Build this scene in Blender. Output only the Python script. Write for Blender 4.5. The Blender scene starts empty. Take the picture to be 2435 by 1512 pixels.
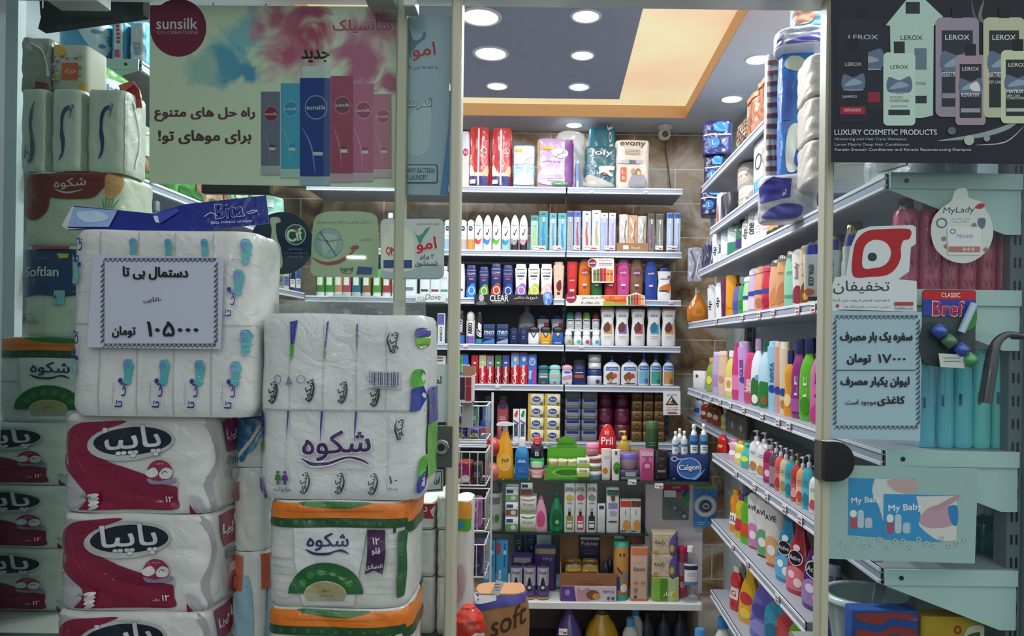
import bpy, math, random
from mathutils import Vector, Matrix
from mathutils.geometry import tessellate_polygon, delaunay_2d_cdt
import numpy as np
random.seed(7)
SC = bpy.context.scene
# ---------------------------------------------------------------- camera, light, exposure
F, PX, PY, EYE = 1700.0, 1320.0, 820.0, 1.5          # focal length and principal point in the 2435x1512 frame
ROLL = math.radians(0.75)
cam = bpy.data.cameras.new('camera'); CAM = bpy.data.objects.new('camera', cam)
SC.collection.objects.link(CAM); SC.camera = CAM
cam.sensor_fit = 'HORIZONTAL'; cam.sensor_width = 36.0; cam.lens = 36.0*F/2435.0
cam.shift_x = (1217.5-PX)/2435.0; cam.shift_y = (PY-756.0)/2435.0
cam.clip_start = 0.05; cam.clip_end = 60
CAM.matrix_world = Matrix.Translation((0, 0, EYE)) @ Matrix.Rotation(math.pi/2, 4, 'X') @ Matrix.Rotation(ROLL, 4, 'Z')
vs = SC.view_settings
vs.view_transform = 'Standard'; vs.look = 'None'; vs.gamma = 1; vs.exposure = 0.0; vs.use_curve_mapping = False
W_ = bpy.data.worlds.new('world'); SC.world = W_; W_.use_nodes = True
_nt = W_.node_tree; _bg = _nt.nodes['Background']
_tc = _nt.nodes.new('ShaderNodeTexCoord'); _sx = _nt.nodes.new('ShaderNodeSeparateXYZ'); _cr = _nt.nodes.new('ShaderNodeValToRGB')
_nt.links.new(_tc.outputs['Generated'], _sx.inputs[0]); _nt.links.new(_sx.outputs['Z'], _cr.inputs[0])
_cr.color_ramp.elements[0].position = 0.0; _cr.color_ramp.elements[0].color = (.36, .38, .385, 1)
_cr.color_ramp.elements[1].position = 0.5; _cr.color_ramp.elements[1].color = (.86, .9, .89, 1)
_nt.links.new(_cr.outputs[0], _bg.inputs[0]); _bg.inputs[1].default_value = 1.55
SC.cycles.use_denoising = True
SC.cycles.max_bounces = 10; SC.cycles.transparent_max_bounces = 24; SC.cycles.caustics_reflective = False; SC.cycles.caustics_refractive = False
SC.cycles.sample_clamp_indirect = 4.0
CEIL, LAMP_W = 2.785, 3.9

# ---------------------------------------------------------------- pixel <-> place
_c, _s = math.cos(ROLL), math.sin(ROLL)
def un(px, py):
    dx, dy = px-PX, py-PY
    return _c*dx+_s*dy, -_s*dx+_c*dy
def at(px, py, Y):                       # the point of the plane y=Y seen at a pixel
    a, b = un(px, py); return Vector((a/F*Y, Y, EYE-b/F*Y))
def atX(px, py, X):
    a, b = un(px, py); Y = X*F/a; return Vector((X, Y, EYE-b/F*Y))
def Yx(px, X, py=900): return X*F/un(px, py)[0]
# ---------------------------------------------------------------- materials
def lin(h):
    h = h.lstrip('#')
    if len(h) == 3: h = ''.join(c*2 for c in h)
    return tuple(((x/12.92) if x <= .04045 else ((x+.055)/1.055)**2.4) for x in (int(h[i:i+2], 16)/255 for i in (0, 2, 4)))
_M = {}
def M(h, kind='p'):
    if not isinstance(h, str): return h
    if ':' in h: h, kind = h.split(':')
    k = (h, kind)
    if k in _M: return _M[k]
    m = bpy.data.materials.new(f'{kind}_{h}'); m.use_nodes = True
    nt = m.node_tree; b = nt.nodes['Principled BSDF']; N = nt.nodes.new; L = nt.links.new
    c = (*lin(h), 1)
    b.inputs['Base Color'].default_value = c
    R = b.inputs['Roughness']; R.default_value = {'p': .38, 'paper': .75, 'film': .3, 'gloss': .16, 'metal': .3, 'matte': .9, 'emit': .5, 'chrome': .12, 'tissue': .55}.get(kind, .4)
    if kind in ('p', 'paper', 'gloss', 'matte'):      # faint grain
        n = N('ShaderNodeTexNoise'); n.inputs['Scale'].default_value = 60 if kind != 'matte' else 18
        mx = N('ShaderNodeMix'); mx.data_type = 'RGBA'
        mx.inputs['A'].default_value = tuple(x*.93 for x in c[:3])+(1,); mx.inputs['B'].default_value = tuple(min(1, x*1.05) for x in c[:3])+(1,)
        L(n.outputs['Fac'], mx.inputs['Factor']); L(mx.outputs['Result'], b.inputs['Base Color'])
    if kind in ('film', 'tissue'):
        n = N('ShaderNodeTexNoise'); n.inputs['Scale'].default_value = 22; n.inputs['Detail'].default_value = 3; n.inputs['Distortion'].default_value = 1.5
        bp = N('ShaderNodeBump'); bp.inputs['Strength'].default_value = .28 if kind == 'film' else .18; bp.inputs['Distance'].default_value = .01
        tc = N('ShaderNodeTexCoord'); L(tc.outputs['Object'], n.inputs['Vector'])
        L(n.outputs['Fac'], bp.inputs['Height']); L(bp.outputs[0], b.inputs['Normal'])
        b.inputs['Coat Weight'].default_value = .5 if kind == 'film' else .15; b.inputs['Coat Roughness'].default_value = .12
        L(bp.outputs[0], b.inputs['Coat Normal'])
    if kind in ('metal', 'chrome'): b.inputs['Metallic'].default_value = 1
    if kind == 'gloss': b.inputs['Coat Weight'].default_value = .4; b.inputs['Coat Roughness'].default_value = .08
    if kind == 'emit':
        b.inputs['Emission Color'].default_value = c; b.inputs['Emission Strength'].default_value = 6
    if kind in ('clear', 'glass', 'wrap'):            # clear plastic, window glass, plastic wrap
        o = nt.nodes['Material Output']; t = N('ShaderNodeBsdfTransparent'); g = N('ShaderNodeBsdfGlossy'); mx = N('ShaderNodeMixShader')
        t.inputs[0].default_value = c; g.inputs['Roughness'].default_value = .02 if kind == 'glass' else .12
        lw = N('ShaderNodeLayerWeight'); lw.inputs[0].default_value = .5
        pw = N('ShaderNodeMath'); pw.operation = 'POWER'; pw.inputs[1].default_value = 5
        fr = N('ShaderNodeMapRange'); fr.inputs['To Min'].default_value = .018 if kind == 'glass' else .04; fr.inputs['To Max'].default_value = .9
        L(lw.outputs['Facing'], pw.inputs[0]); L(pw.outputs[0], fr.inputs[0])
        if kind == 'wrap':
            g.inputs['Roughness'].default_value = .22
            df = N('ShaderNodeBsdfDiffuse'); df.inputs[0].default_value = (.8, .85, .85, 1); m2 = N('ShaderNodeMixShader'); m2.inputs[0].default_value = .16
            L(t.outputs[0], m2.inputs[1]); L(df.outputs[0], m2.inputs[2])
            n = N('ShaderNodeTexNoise'); n.inputs['Scale'].default_value = 30; n.inputs['Distortion'].default_value = 2
            bp = N('ShaderNodeBump'); bp.inputs['Strength'].default_value = .7; bp.inputs['Distance'].default_value = .02
            L(n.outputs['Fac'], bp.inputs['Height']); L(bp.outputs[0], g.inputs['Normal']); L(bp.outputs[0], lw.inputs['Normal'])
            L(fr.outputs[0], mx.inputs[0]); L(m2.outputs[0], mx.inputs[1])
        else:
            L(fr.outputs[0], mx.inputs[0]); L(t.outputs[0], mx.inputs[1])
        L(g.outputs[0], mx.inputs[2]); L(mx.outputs[0], o.inputs[0])
    _M[k] = m; return m
# ---------------------------------------------------------------- lettering
_FORM = {}
for _ch, _b, _n in (('ا', 0xFE8D, 2), ('آ', 0xFE81, 2), ('أ', 0xFE83, 2), ('ب', 0xFE8F, 4), ('پ', 0xFB56, 4), ('ت', 0xFE95, 4), ('ث', 0xFE99, 4), ('ج', 0xFE9D, 4), ('چ', 0xFB7A, 4),
                    ('ح', 0xFEA1, 4), ('خ', 0xFEA5, 4), ('د', 0xFEA9, 2), ('ذ', 0xFEAB, 2), ('ر', 0xFEAD, 2), ('ز', 0xFEAF, 2), ('ژ', 0xFB8A, 2), ('س', 0xFEB1, 4), ('ش', 0xFEB5, 4),
                    ('ص', 0xFEB9, 4), ('ض', 0xFEBD, 4), ('ط', 0xFEC1, 4), ('ظ', 0xFEC5, 4), ('ع', 0xFEC9, 4), ('غ', 0xFECD, 4), ('ف', 0xFED1, 4), ('ق', 0xFED5, 4), ('ک', 0xFB8E, 4),
                    ('گ', 0xFB92, 4), ('ل', 0xFEDD, 4), ('م', 0xFEE1, 4), ('ن', 0xFEE5, 4), ('ه', 0xFEE9, 4), ('و', 0xFEED, 2), ('ی', 0xFBFC, 4)):
    _FORM[_ch] = (_b, _n)
def shape(s):
    if not any(c in _FORM for c in s): return s
    out = []
    for i, ch in enumerate(s):
        if ch not in _FORM:
            if ch != '\u200c': out.append(ch)
            continue
        b, n = _FORM[ch]
        pj = i > 0 and s[i-1] in _FORM and _FORM[s[i-1]][1] == 4
        nj = i+1 < len(s) and s[i+1] in _FORM and n == 4
        k = (3 if nj else 1) if pj else (2 if nj else 0)
        out.append(chr(b + (k if n == 4 else int(pj))))
    r = out[::-1]; i = 0
    dig = '۰۱۲۳۴۵۶۷۸۹0123456789'
    while i < len(r):
        if r[i] in dig:
            j = i
            while j < len(r) and r[j] in dig: j += 1
            r[i:j] = r[i:j][::-1]; i = j
        else: i += 1
    return ''.join(r)
_T = {}
def glyphs(s):
    k = s
    if k not in _T:
        c = bpy.data.curves.new('lettering', 'FONT'); c.body = shape(s); c.resolution_u = 3; c.fill_mode = 'NONE'; c.size = 10
        o = bpy.data.objects.new('lettering', c); SC.collection.objects.link(o)
        dg = bpy.context.evaluated_depsgraph_get(); me = bpy.data.meshes.new_from_object(o.evaluated_get(dg))
        co = np.array([(v.co.x, v.co.y) for v in me.vertices]); ed = np.array([tuple(e.vertices) for e in me.edges])
        bpy.data.objects.remove(o); bpy.data.meshes.remove(me); bpy.data.curves.remove(c)
        vs_, fs = [], []
        if len(ed):                                    # close the outlines, triangulate, keep what the outlines wind around
            r = delaunay_2d_cdt([Vector(p) for p in co], [tuple(map(int, e)) for e in ed], [], 0, 1e-6)
            V = np.array([tuple(p) for p in r[0]]); T3 = np.array([f for f in r[2] if len(f) == 3])
            cen = V[T3].mean(1); A, B = co[ed[:, 0]], co[ed[:, 1]]
            d1, d2 = A[None]-cen[:, None], B[None]-cen[:, None]
            ang = np.arctan2(d1[..., 0]*d2[..., 1]-d1[..., 1]*d2[..., 0], (d1*d2).sum(-1)).sum(1)
            ok = np.abs(ang) > 3
            vs_ = [tuple(p) for p in V]; fs = []
            for t, keep in zip(T3, ok):
                if keep:
                    p, q, w_ = V[t]; fs.append(tuple(map(int, t if (q[0]-p[0])*(w_[1]-p[1])-(q[1]-p[1])*(w_[0]-p[0]) > 0 else t[::-1])))
        if not vs_: vs_ = [(0, 0), (1, 1)]
        x0, x1 = min(v[0] for v in vs_), max(v[0] for v in vs_); y0, y1 = min(v[1] for v in vs_), max(v[1] for v in vs_)
        w, h = max(x1-x0, 1e-4), max(y1-y0, 1e-4)
        _T[k] = ([((x-x0)/w-.5, (y-y0)/h-.5) for x, y in vs_], fs, w/h)
    return _T[k]
# ---------------------------------------------------------------- mesh builder
OBJ = []
class MB:
    def __init__(s): s.v, s.f, s.mi, s.sm, s.mats = [], [], [], [], []
    def m(s, mat):
        mat = M(mat)
        if mat not in s.mats: s.mats.append(mat)
        return s.mats.index(mat)
    def add(s, vs_, fs, mat, smooth=False):
        b = len(s.v); i = s.m(mat); s.v += [tuple(v) for v in vs_]
        for f in fs: s.f.append([x+b for x in f]); s.mi.append(i); s.sm.append(smooth)
    def box(s, x0, y0, z0, x1, y1, z1, mat, bev=0.0):
        if bev <= 0 or min(abs(x1-x0), abs(y1-y0), abs(z1-z0)) < 2.2*bev:
            s.add([(x, y, z) for x in (x0, x1) for y in (y0, y1) for z in (z0, z1)], [(0, 1, 3, 2), (4, 6, 7, 5), (0, 4, 5, 1), (2, 3, 7, 6), (0, 2, 6, 4), (1, 5, 7, 3)], mat); return
        e = bev; P = []; Q = {}
        for i, x in enumerate((x0, x1)):
            for j, y in enumerate((y0, y1)):
                for k, z in enumerate((z0, z1)):
                    sx, sy, sz = (e if i == 0 else -e), (e if j == 0 else -e), (e if k == 0 else -e)
                    Q[i, j, k] = len(P); P += [(x, y+sy, z+sz), (x+sx, y, z+sz), (x+sx, y+sy, z)]
        Fs = []
        for i in (0, 1): Fs.append([Q[i, a, b] for a, b in ((0, 0), (1, 0), (1, 1), (0, 1))]); Fs.append([Q[a, i, b]+1 for a, b in ((0, 0), (1, 0), (1, 1), (0, 1))]); Fs.append([Q[a, b, i]+2 for a, b in ((0, 0), (1, 0), (1, 1), (0, 1))])
        for a in (0, 1):
            for b in (0, 1):
                Fs.append([Q[a, b, 0], Q[a, b, 1], Q[a, b, 1]+1, Q[a, b, 0]+1]); Fs.append([Q[a, 0, b], Q[a, 1, b], Q[a, 1, b]+2, Q[a, 0, b]+2]); Fs.append([Q[0, a, b]+1, Q[1, a, b]+1, Q[1, a, b]+2, Q[0, a, b]+2])
        Fs += [[q, q+1, q+2] for q in Q.values()]
        s.add(P, Fs, mat)
    def loft(s, rings, n, mat, N=20, cx=0, cy=0, caps=True):      # rings: (z, rx, ry)
        vs_ = []; ang = [2*math.pi*(i+.5)/N for i in range(N)]
        if n > 3.2:                                    # even steps along the four sides
            N = N//4*4; K = N//4
            ang = [math.pi/2*(i//K)-math.pi/4+math.atan(-1+2*(i % K+.5)/K)+math.pi/4 for i in range(N)]
        def pt(a, rx, ry):
            c, q = math.cos(a), math.sin(a)
            if n > 3.2:
                k = (abs(c)**n+abs(q)**n)**(-1/n); return c*k*rx+cx, q*k*ry+cy
            return math.copysign(abs(c)**(2/n), c)*rx+cx, math.copysign(abs(q)**(2/n), q)*ry+cy
        for z, rx, ry in rings:
            for a in ang: x, y = pt(a, rx, ry); vs_.append((x, y, z))
        fs = [(r*N+i, r*N+(i+1) % N, (r+1)*N+(i+1) % N, (r+1)*N+i) for r in range(len(rings)-1) for i in range(N)]
        s.add(vs_, fs, mat, True)
        if caps:
            s.add(vs_[:N], [list(range(N))[::-1]], mat); s.add(vs_[-N:], [list(range(N))], mat)
    def tube(s, pts, r, mat, N=8, closed=False):
        P = [Vector(p) for p in pts]; n = len(P); vs_ = []; fs = []
        up = None
        for i in range(n):
            a = P[(i-1) % n] if (closed or i > 0) else P[i]; b = P[(i+1) % n] if (closed or i < n-1) else P[i]
            t = (b-a).normalized()
            if up is None: up = Vector((0, 0, 1)) if abs(t.z) < .9 else Vector((1, 0, 0))
            x = t.cross(up).normalized(); up = x.cross(t).normalized()
            rr = r[i] if isinstance(r, (list, tuple)) else r
            for k in range(N): a_ = 2*math.pi*k/N; vs_.append(P[i]+x*math.cos(a_)*rr+up*math.sin(a_)*rr)
        for i in range(n if closed else n-1):
            j = (i+1) % n
            fs += [(i*N+k, i*N+(k+1) % N, j*N+(k+1) % N, j*N+k) for k in range(N)]
        s.add(vs_, fs, mat, True)
        if not closed: s.add(vs_[:N], [list(range(N))[::-1]], mat); s.add(vs_[-N:], [list(range(N))], mat)
    def plate(s, pts, thick, mat, side=None):          # closed outline of 3D points, pushed along its normal
        P = [Vector(p) for p in pts]; nrm = Vector((0, 0, 0))
        for i in range(len(P)): nrm += P[i].cross(P[(i+1) % len(P)])
        nrm = (P[1]-P[0]).cross(P[2]-P[0]) if nrm.length < 1e-12 else nrm
        nrm.normalize(); d = nrm*thick; n = len(P)
        tri = tessellate_polygon([P])
        Q = [p+d for p in P]
        s.add(P, [t[::-1] for t in tri], mat); s.add(Q, tri, mat)
        s.add(P+Q, [(i, (i+1) % n, n+(i+1) % n, n+i) for i in range(n)], side or mat)
    def build(s, name, parent=None, loc=(0, 0, 0), rz=0.0):
        me = bpy.data.meshes.new(name); me.from_pydata(s.v, [], s.f)
        for m_ in s.mats: me.materials.append(m_)
        me.polygons.foreach_set('material_index', s.mi); me.polygons.foreach_set('use_smooth', s.sm); me.update()
        o = bpy.data.objects.new(name, me); o.location = loc; o.rotation_euler = (0, 0, rz)
        if parent: o.parent = parent
        OBJ.append(o); return o
LAB = []
def tag(o, label, cat, group=None, kind=None, order=None):
    o['label'] = label
    if cat: o['category'] = cat
    if group: o['group'] = group
    if kind: o['kind'] = kind
    LAB.append((o, order)); return o
def thing(name, label, cat, loc=(0, 0, 0), rz=0.0, group=None, order=None):
    o = bpy.data.objects.new(name, None); o.empty_display_size = .02; o.location = loc; o.rotation_euler = (0, 0, rz)
    OBJ.append(o); return tag(o, label, cat, group, None, order)
def struct(name, mb, label=None, cat=None):
    o = mb.build(name); o['kind'] = 'structure'
    if label: o['label'] = label; o['category'] = cat or name.split('_')[0]
    return o
# ---------------------------------------------------------------- flat graphics laid on a surface
def spline(P, k=5, closed=True):
    n = len(P); out = []
    for i in range(n if closed else n-1):
        g = (lambda j: P[j % n]) if closed else (lambda j: P[max(0, min(n-1, j))])
        p0, p1, p2, p3 = g(i-1), g(i), g(i+1), g(i+2)
        for q in range(k):
            t = q/k
            out.append(tuple(.5*((2*p1[c])+(-p0[c]+p2[c])*t+(2*p0[c]-5*p1[c]+4*p2[c]-p3[c])*t*t+(-p0[c]+3*p1[c]-3*p2[c]+p3[c])*t**3) for c in (0, 1)))
    if not closed: out.append(P[-1])
    return out
def refine(P, tri, sub):
    P = list(P); work = [tuple(t) for t in tri]; out = []; mid = {}
    while work:
        t = work.pop(); L_ = [math.dist(P[t[i]], P[t[(i+1) % 3]]) for i in range(3)]; i = L_.index(max(L_))
        if L_[i] <= sub or len(P) > 4000: out.append(t); continue
        a, b, c = t[i], t[(i+1) % 3], t[(i+2) % 3]; key = (min(a, b), max(a, b))
        if key not in mid: mid[key] = len(P); P.append(((P[a][0]+P[b][0])/2, (P[a][1]+P[b][1])/2))
        m = mid[key]; work += [(a, m, c), (m, b, c)]
    return P, out
def draw(mb, mp, items, kind='p', up=1, k0=1, sub=0):
    """mp(a, b, k): surface point at (a, b) lifted by layer k; up=-1 where b grows downwards (photo rows)."""
    lay = min(1.0, 6.0/max(1, len(items)))              # keep many layers within a thin stack
    for k, it in enumerate(items):
        k = k0+k*lay; t = it[0]
        if t == 'r':
            x0, y0, x1, y1, c = it[1:6]; nx, ny = it[6:8] if len(it) > 7 else (6, 4)
            if sub: nx, ny = max(nx, min(30, int(abs(x1-x0)/sub)+1)), max(ny, min(30, int(abs(y1-y0)/sub)+1))
            vs_ = [mp(x0+(x1-x0)*i/nx, y0+(y1-y0)*j/ny, k) for j in range(ny+1) for i in range(nx+1)]
            fs = [(j*(nx+1)+i, j*(nx+1)+i+1, (j+1)*(nx+1)+i+1, (j+1)*(nx+1)+i) for j in range(ny) for i in range(nx)]
            mb.add(vs_, fs, M(c, kind), True)
        elif t in 'eE':
            cx, cy, rx, ry = it[1:5]
            if t == 'e': c = it[5]; r0 = 0.0; a0, a1 = it[6:8] if len(it) > 7 else (0, 360)
            else: r0 = it[5]; c = it[6]; a0, a1 = it[7:9] if len(it) > 8 else (0, 360)
            n = 28 if kind != 'tiny' else 12; rr = [r0+(1-r0)*q/3 for q in range(4)]
            vs_ = [mp(cx+rx*r*math.cos(math.radians(a0+(a1-a0)*i/n)), cy+ry*up*r*math.sin(math.radians(a0+(a1-a0)*i/n)), k) for r in rr for i in range(n+1)]
            mb.add(vs_, [(q*(n+1)+i, q*(n+1)+i+1, (q+1)*(n+1)+i+1, (q+1)*(n+1)+i) for q in range(3) for i in range(n)], M(c, kind), True)
        elif t in 'ps':
            P = it[1]; c = it[2]
            if t == 's': P = spline(P)
            tri = tessellate_polygon([[Vector((a, b, 0)) for a, b in P]])
            if sub: P, tri = refine(P, tri, sub)
            mb.add([mp(a, b, k) for a, b in P], tri, M(c, kind), True)
        elif t == 'l':
            P, w, c = it[1:4]; P = spline(P, 4, False) if len(P) > 2 else P
            vs_ = []; n = len(P)
            for i in range(n):
                a, b = P[max(0, i-1)], P[min(n-1, i+1)]; dx, dy = b[0]-a[0], b[1]-a[1]; d = math.hypot(dx, dy) or 1
                ww = w*(math.sin(math.pi*(i+.4)/(n-.2)) if len(it) > 4 else 1)
                vs_ += [mp(P[i][0]-dy/d*ww/2, P[i][1]+dx/d*ww/2, k), mp(P[i][0]+dy/d*ww/2, P[i][1]-dx/d*ww/2, k)]
            mb.add(vs_, [(2*i, 2*i+1, 2*i+3, 2*i+2) for i in range(n-1)], M(c, kind), True)
        elif t == 't':
            s, cx, cy, w, h, c = it[1:7]; rot = math.radians(it[7]) if len(it) > 7 else 0; bold = it[8] if len(it) > 8 else 0.0; sh = it[9] if len(it) > 9 else 0.0
            G, fs, asp = glyphs(s)
            if not h: h = abs(w)/asp
            if not w: w = abs(h)*asp
            cr, sr = math.cos(rot), math.sin(rot); o = abs(h)*bold*.55
            for q, (ox, oy) in enumerate(((-o, -o*.6), (o, -o*.6), (-o, o*.6), (o, o*.6), (0, 0)) if bold > .011 else ((0, 0),)):   # heavier strokes
                vs_ = []
                for x, y in G:
                    x, y = x*(w-2*o)+sh*y*h+ox, y*(h-1.2*o)+oy
                    x, y = cr*x-sr*y, sr*x+cr*y
                    vs_.append(mp(cx+x, cy+y*up, k+.12*q*lay))
                mb.add(vs_, fs, M(c, kind))
def pxmap(Y, eps=.0006, f=None):                       # the upright plane y=Y, coordinates are photo pixels
    def mp(a, b, k):
        p = at(a, b, Y); p.y -= eps*k
        return p
    return mp
def quad_px(x0, y0, x1, y1): return [(x0, y1), (x1, y1), (x1, y0), (x0, y0)]
def rrect(x0, y0, x1, y1, r, n=5):
    P = []
    for cx, cy, a in ((x1-r, y1-r, 0), (x0+r, y1-r, 90), (x0+r, y0+r, 180), (x1-r, y0+r, 270)):
        P += [(cx+r*math.cos(math.radians(a+90*i/n)), cy+r*math.sin(math.radians(a+90*i/n))) for i in range(n+1)]
    return P
def sheet(name, label, cat, outline, Y, base, items, thick=.002, kind='paper', group=None, part=None, extra=None):
    """A flat printed thing (poster, sticker, notice) at its real distance: outline in photo pixels on the plane y=Y."""
    mb = MB(); P = [at(a, b, Y) for a, b in outline]
    tri = tessellate_polygon([P]); n = len(P); Q = [p+Vector((0, thick, 0)) for p in P]
    bm_ = M(base, kind)
    mb.add(P, tri, bm_); mb.add(Q, tri, bm_); mb.add(P+Q, [(i, (i+1) % n, n+(i+1) % n, n+i) for i in range(n)], bm_)
    draw(mb, pxmap(Y, .0003), items, kind, -1)
    o = mb.build(name); return tag(o, label, cat, group)
# ---------------------------------------------------------------- bodies (bottles, boxes, soft packs)
PROF = {
 'std': [(0, .9), (.02, .98), (.06, 1), (.72, 1), (.84, .93), (.93, .7), (.98, .45), (1, .42)],
 'sun': [(0, .86), (.03, .95), (.3, 1), (.62, 1), (.84, .9), (.96, .8), (1, .78)],
 'slab': [(0, .78), (.02, .8), (.5, .9), (.97, 1), (1, .97)],
 'hour': [(0, .9), (.03, .97), (.2, 1), (.42, .95), (.66, .82), (.84, .93), (1, 1)],
 'can': [(0, .95), (.02, 1), (.93, 1), (.97, .9), (1, .75)],
 'leaf': [(0, .95), (.02, 1), (.6, 1), (.74, .97), (.84, .82), (.92, .58), (.97, .32), (1, .1)],
 'cyl': [(0, .97), (.02, 1), (.98, 1), (1, .97)],
 'round': [(0, .8), (.04, .95), (.12, 1), (.6, 1), (.76, .9), (.88, .68), (.96, .42), (1, .38)],
 'taper': [(0, .93), (.03, 1), (.15, 1), (.5, .85), (.8, .62), (.95, .5), (1, .48)],
 'drop': [(0, .8), (.05, .95), (.3, 1), (.5, .93), (.72, .6), (.9, .3), (1, .25)],
 'dome': [(0, 1), (.5, 1), (.75, .85), (.92, .5), (1, .15)],
 'box': [(0, .97), (.012, 1), (.988, 1), (1, .97)],
 'bag': [(0, .9), (.03, .97), (.12, 1), (.85, 1), (.95, .95), (1, .84)],
 'soft': [(0, .95), (.02, .98), (.06, 1), (.94, 1), (.98, .98), (1, .95)],
 'waist': [(0, .93), (.04, 1), (.28, 1), (.5, .84), (.62, .84), (.78, .96), (.9, .75), (1, .4)],
 'tub': [(0, .86), (.06, .92), (1, 1)],
 'bell': [(0, .95), (.03, 1), (.2, .98), (.5, .9), (.75, .68), (.9, .42), (1, .36)],
}
def interp(pr, t):
    t = max(0, min(1, t))
    for (a, u), (b, w) in zip(pr, pr[1:]):
        if t <= b: return u+(w-u)*(t-a)/max(b-a, 1e-9)
    return pr[-1][1]
class Body:
    def __init__(s, prof, W, D, H, n=2.4, lump=0.0, ph=0.0, flat=False):
        s.pr = PROF[prof] if isinstance(prof, str) else prof; s.W, s.D, s.H, s.n, s.lump, s.ph = W, D, H, n, lump, ph
        s.flat = flat                                  # flat: depth does not follow the outline so strongly
    def rad(s, t):
        w = interp(s.pr, t); return s.W/2*w, s.D/2*(w if not s.flat else .5+.5*w)
    def mesh(s, mb, mat, N=20):
        ts = sorted(set([a for a, _ in s.pr]+([i/24 for i in range(1, 24)] if s.lump else [])))
        b = len(mb.v); mb.loft([(t*s.H,)+s.rad(t) for t in ts], s.n, mat, 64 if s.lump else N if s.n <= 3.2 else 36)
        if s.lump:
            for i in range(b, len(mb.v)): mb.v[i] = s.bump(mb.v[i])
    def bump(s, p):
        x, y, z = p; q = s.lump; h = s.ph
        d = q*(math.sin(x/s.W*9+h)*math.cos(z/s.H*7+h*2)+.6*math.sin(z/s.H*15+x/s.W*6+h))
        e = q*(math.sin(y/s.D*7+z/s.H*8+h))
        return (x+math.copysign(e, x)*min(1, abs(x)/s.W*2), y+math.copysign(d, y)*min(1, abs(y)/s.D*2), z+.5*q*math.sin(x/s.W*8+h)*(1 if z > .5*s.H else 0))
    def front(s, eps=.0007):                           # (u in -.5..5 of the width, v in 0..1 of the height)
        def mp(u, v, k):
            rx, ry = s.rad(v); x = u*s.W; q = min(.999, abs(x)/max(rx, 1e-6))
            p = (x, -ry*(1-q**s.n)**(1/s.n), v*s.H)
            if s.lump: p = s.bump(p)
            return (p[0], p[1]-eps*(k+.5)-(.0012 if s.lump else 0), p[2])
        return mp
    def right(s, eps=.0007, sg=1):
        def mp(u, v, k):
            rx, ry = s.rad(v); y = u*s.D; q = min(.999, abs(y)/max(ry, 1e-6))
            p = (sg*rx*(1-q**s.n)**(1/s.n), sg*y, v*s.H)
            if s.lump: p = s.bump(p)
            return (p[0]+sg*(eps*(k+.5)+(.0012 if s.lump else 0)), p[1], p[2])
        return mp
def cap_mesh(kind, w, d, h, col, z0, n=2.2, col2=None):
    """bottle tops: plain, dome, pump, trigger, spray, jar"""
    mb = MB(); rx, ry = w/2, d/2
    if kind in ('plain', 'jar'):
        mb.loft([(z0, rx, ry), (z0+h*.9, rx*.97, ry*.97), (z0+h, rx*.88, ry*.88)], n, col, 18)
        mb.loft([(z0-.0005, rx*1.02, ry*1.02), (z0+h*.08, rx*1.02, ry*1.02)], n, col, 18)
    elif kind == 'dome':
        mb.loft([(z0+h*t, rx*q, ry*q) for t, q in PROF['dome']], n, col, 18)
    elif kind == 'pump':
        mb.loft([(z0, rx, ry), (z0+h*.35, rx, ry), (z0+h*.42, rx*.6, ry*.6)], 2, col, 14)
        mb.loft([(z0+h*.4, rx*.3, ry*.3), (z0+h*.8, rx*.3, ry*.3)], 2, col, 10)
        mb.loft([(z0+h*.78, rx*.62, ry*.62), (z0+h*.97, rx*.7, ry*.7), (z0+h, rx*.5, ry*.5)], 2, col, 12)
        mb.tube([(0, 0, z0+h*.9), (-rx*1.3, 0, z0+h*.9), (-rx*2.0, 0, z0+h*.8)], [rx*.34, rx*.28, rx*.22], col, 8)
    elif kind == 'spray':
        mb.loft([(z0, rx, ry), (z0+h*.3, rx, ry), (z0+h*.36, rx*.6, ry*.6), (z0+h*.6, rx*.6, ry*.6), (z0+h*.64, rx*.75, ry*.75), (z0+h*.95, rx*.7, ry*.7), (z0+h, rx*.5, ry*.5)], 2, col, 14)
    elif kind == 'trigger':
        mb.loft([(z0, rx, ry), (z0+h*.3, rx, ry), (z0+h*.36, rx*.8, ry*.8), (z0+h*.6, rx*.75, ry*.75)], 2, col, 14)
        P = spline([(-rx*3.4, h*.62), (-rx*3.4, h*.82), (-rx*1.5, h*.98), (rx*1.2, h*.97), (rx*3.2, h*.82), (rx*3.3, h*.66), (rx*1, h*.58), (-rx*1.6, h*.6)], 3)
        mb.plate([(x, -ry*.7, z0+z) for x, z in P], -ry*1.4, col)
        Q = [(-rx*1.2, h*.6), (-rx*1.9, h*.6), (-rx*2.5, h*.25), (-rx*2.1, h*.1), (-rx*1.9, h*.3)]
        mb.plate([(x, -ry*.4, z0+z) for x, z in Q], -ry*.8, col)
    return mb
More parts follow.
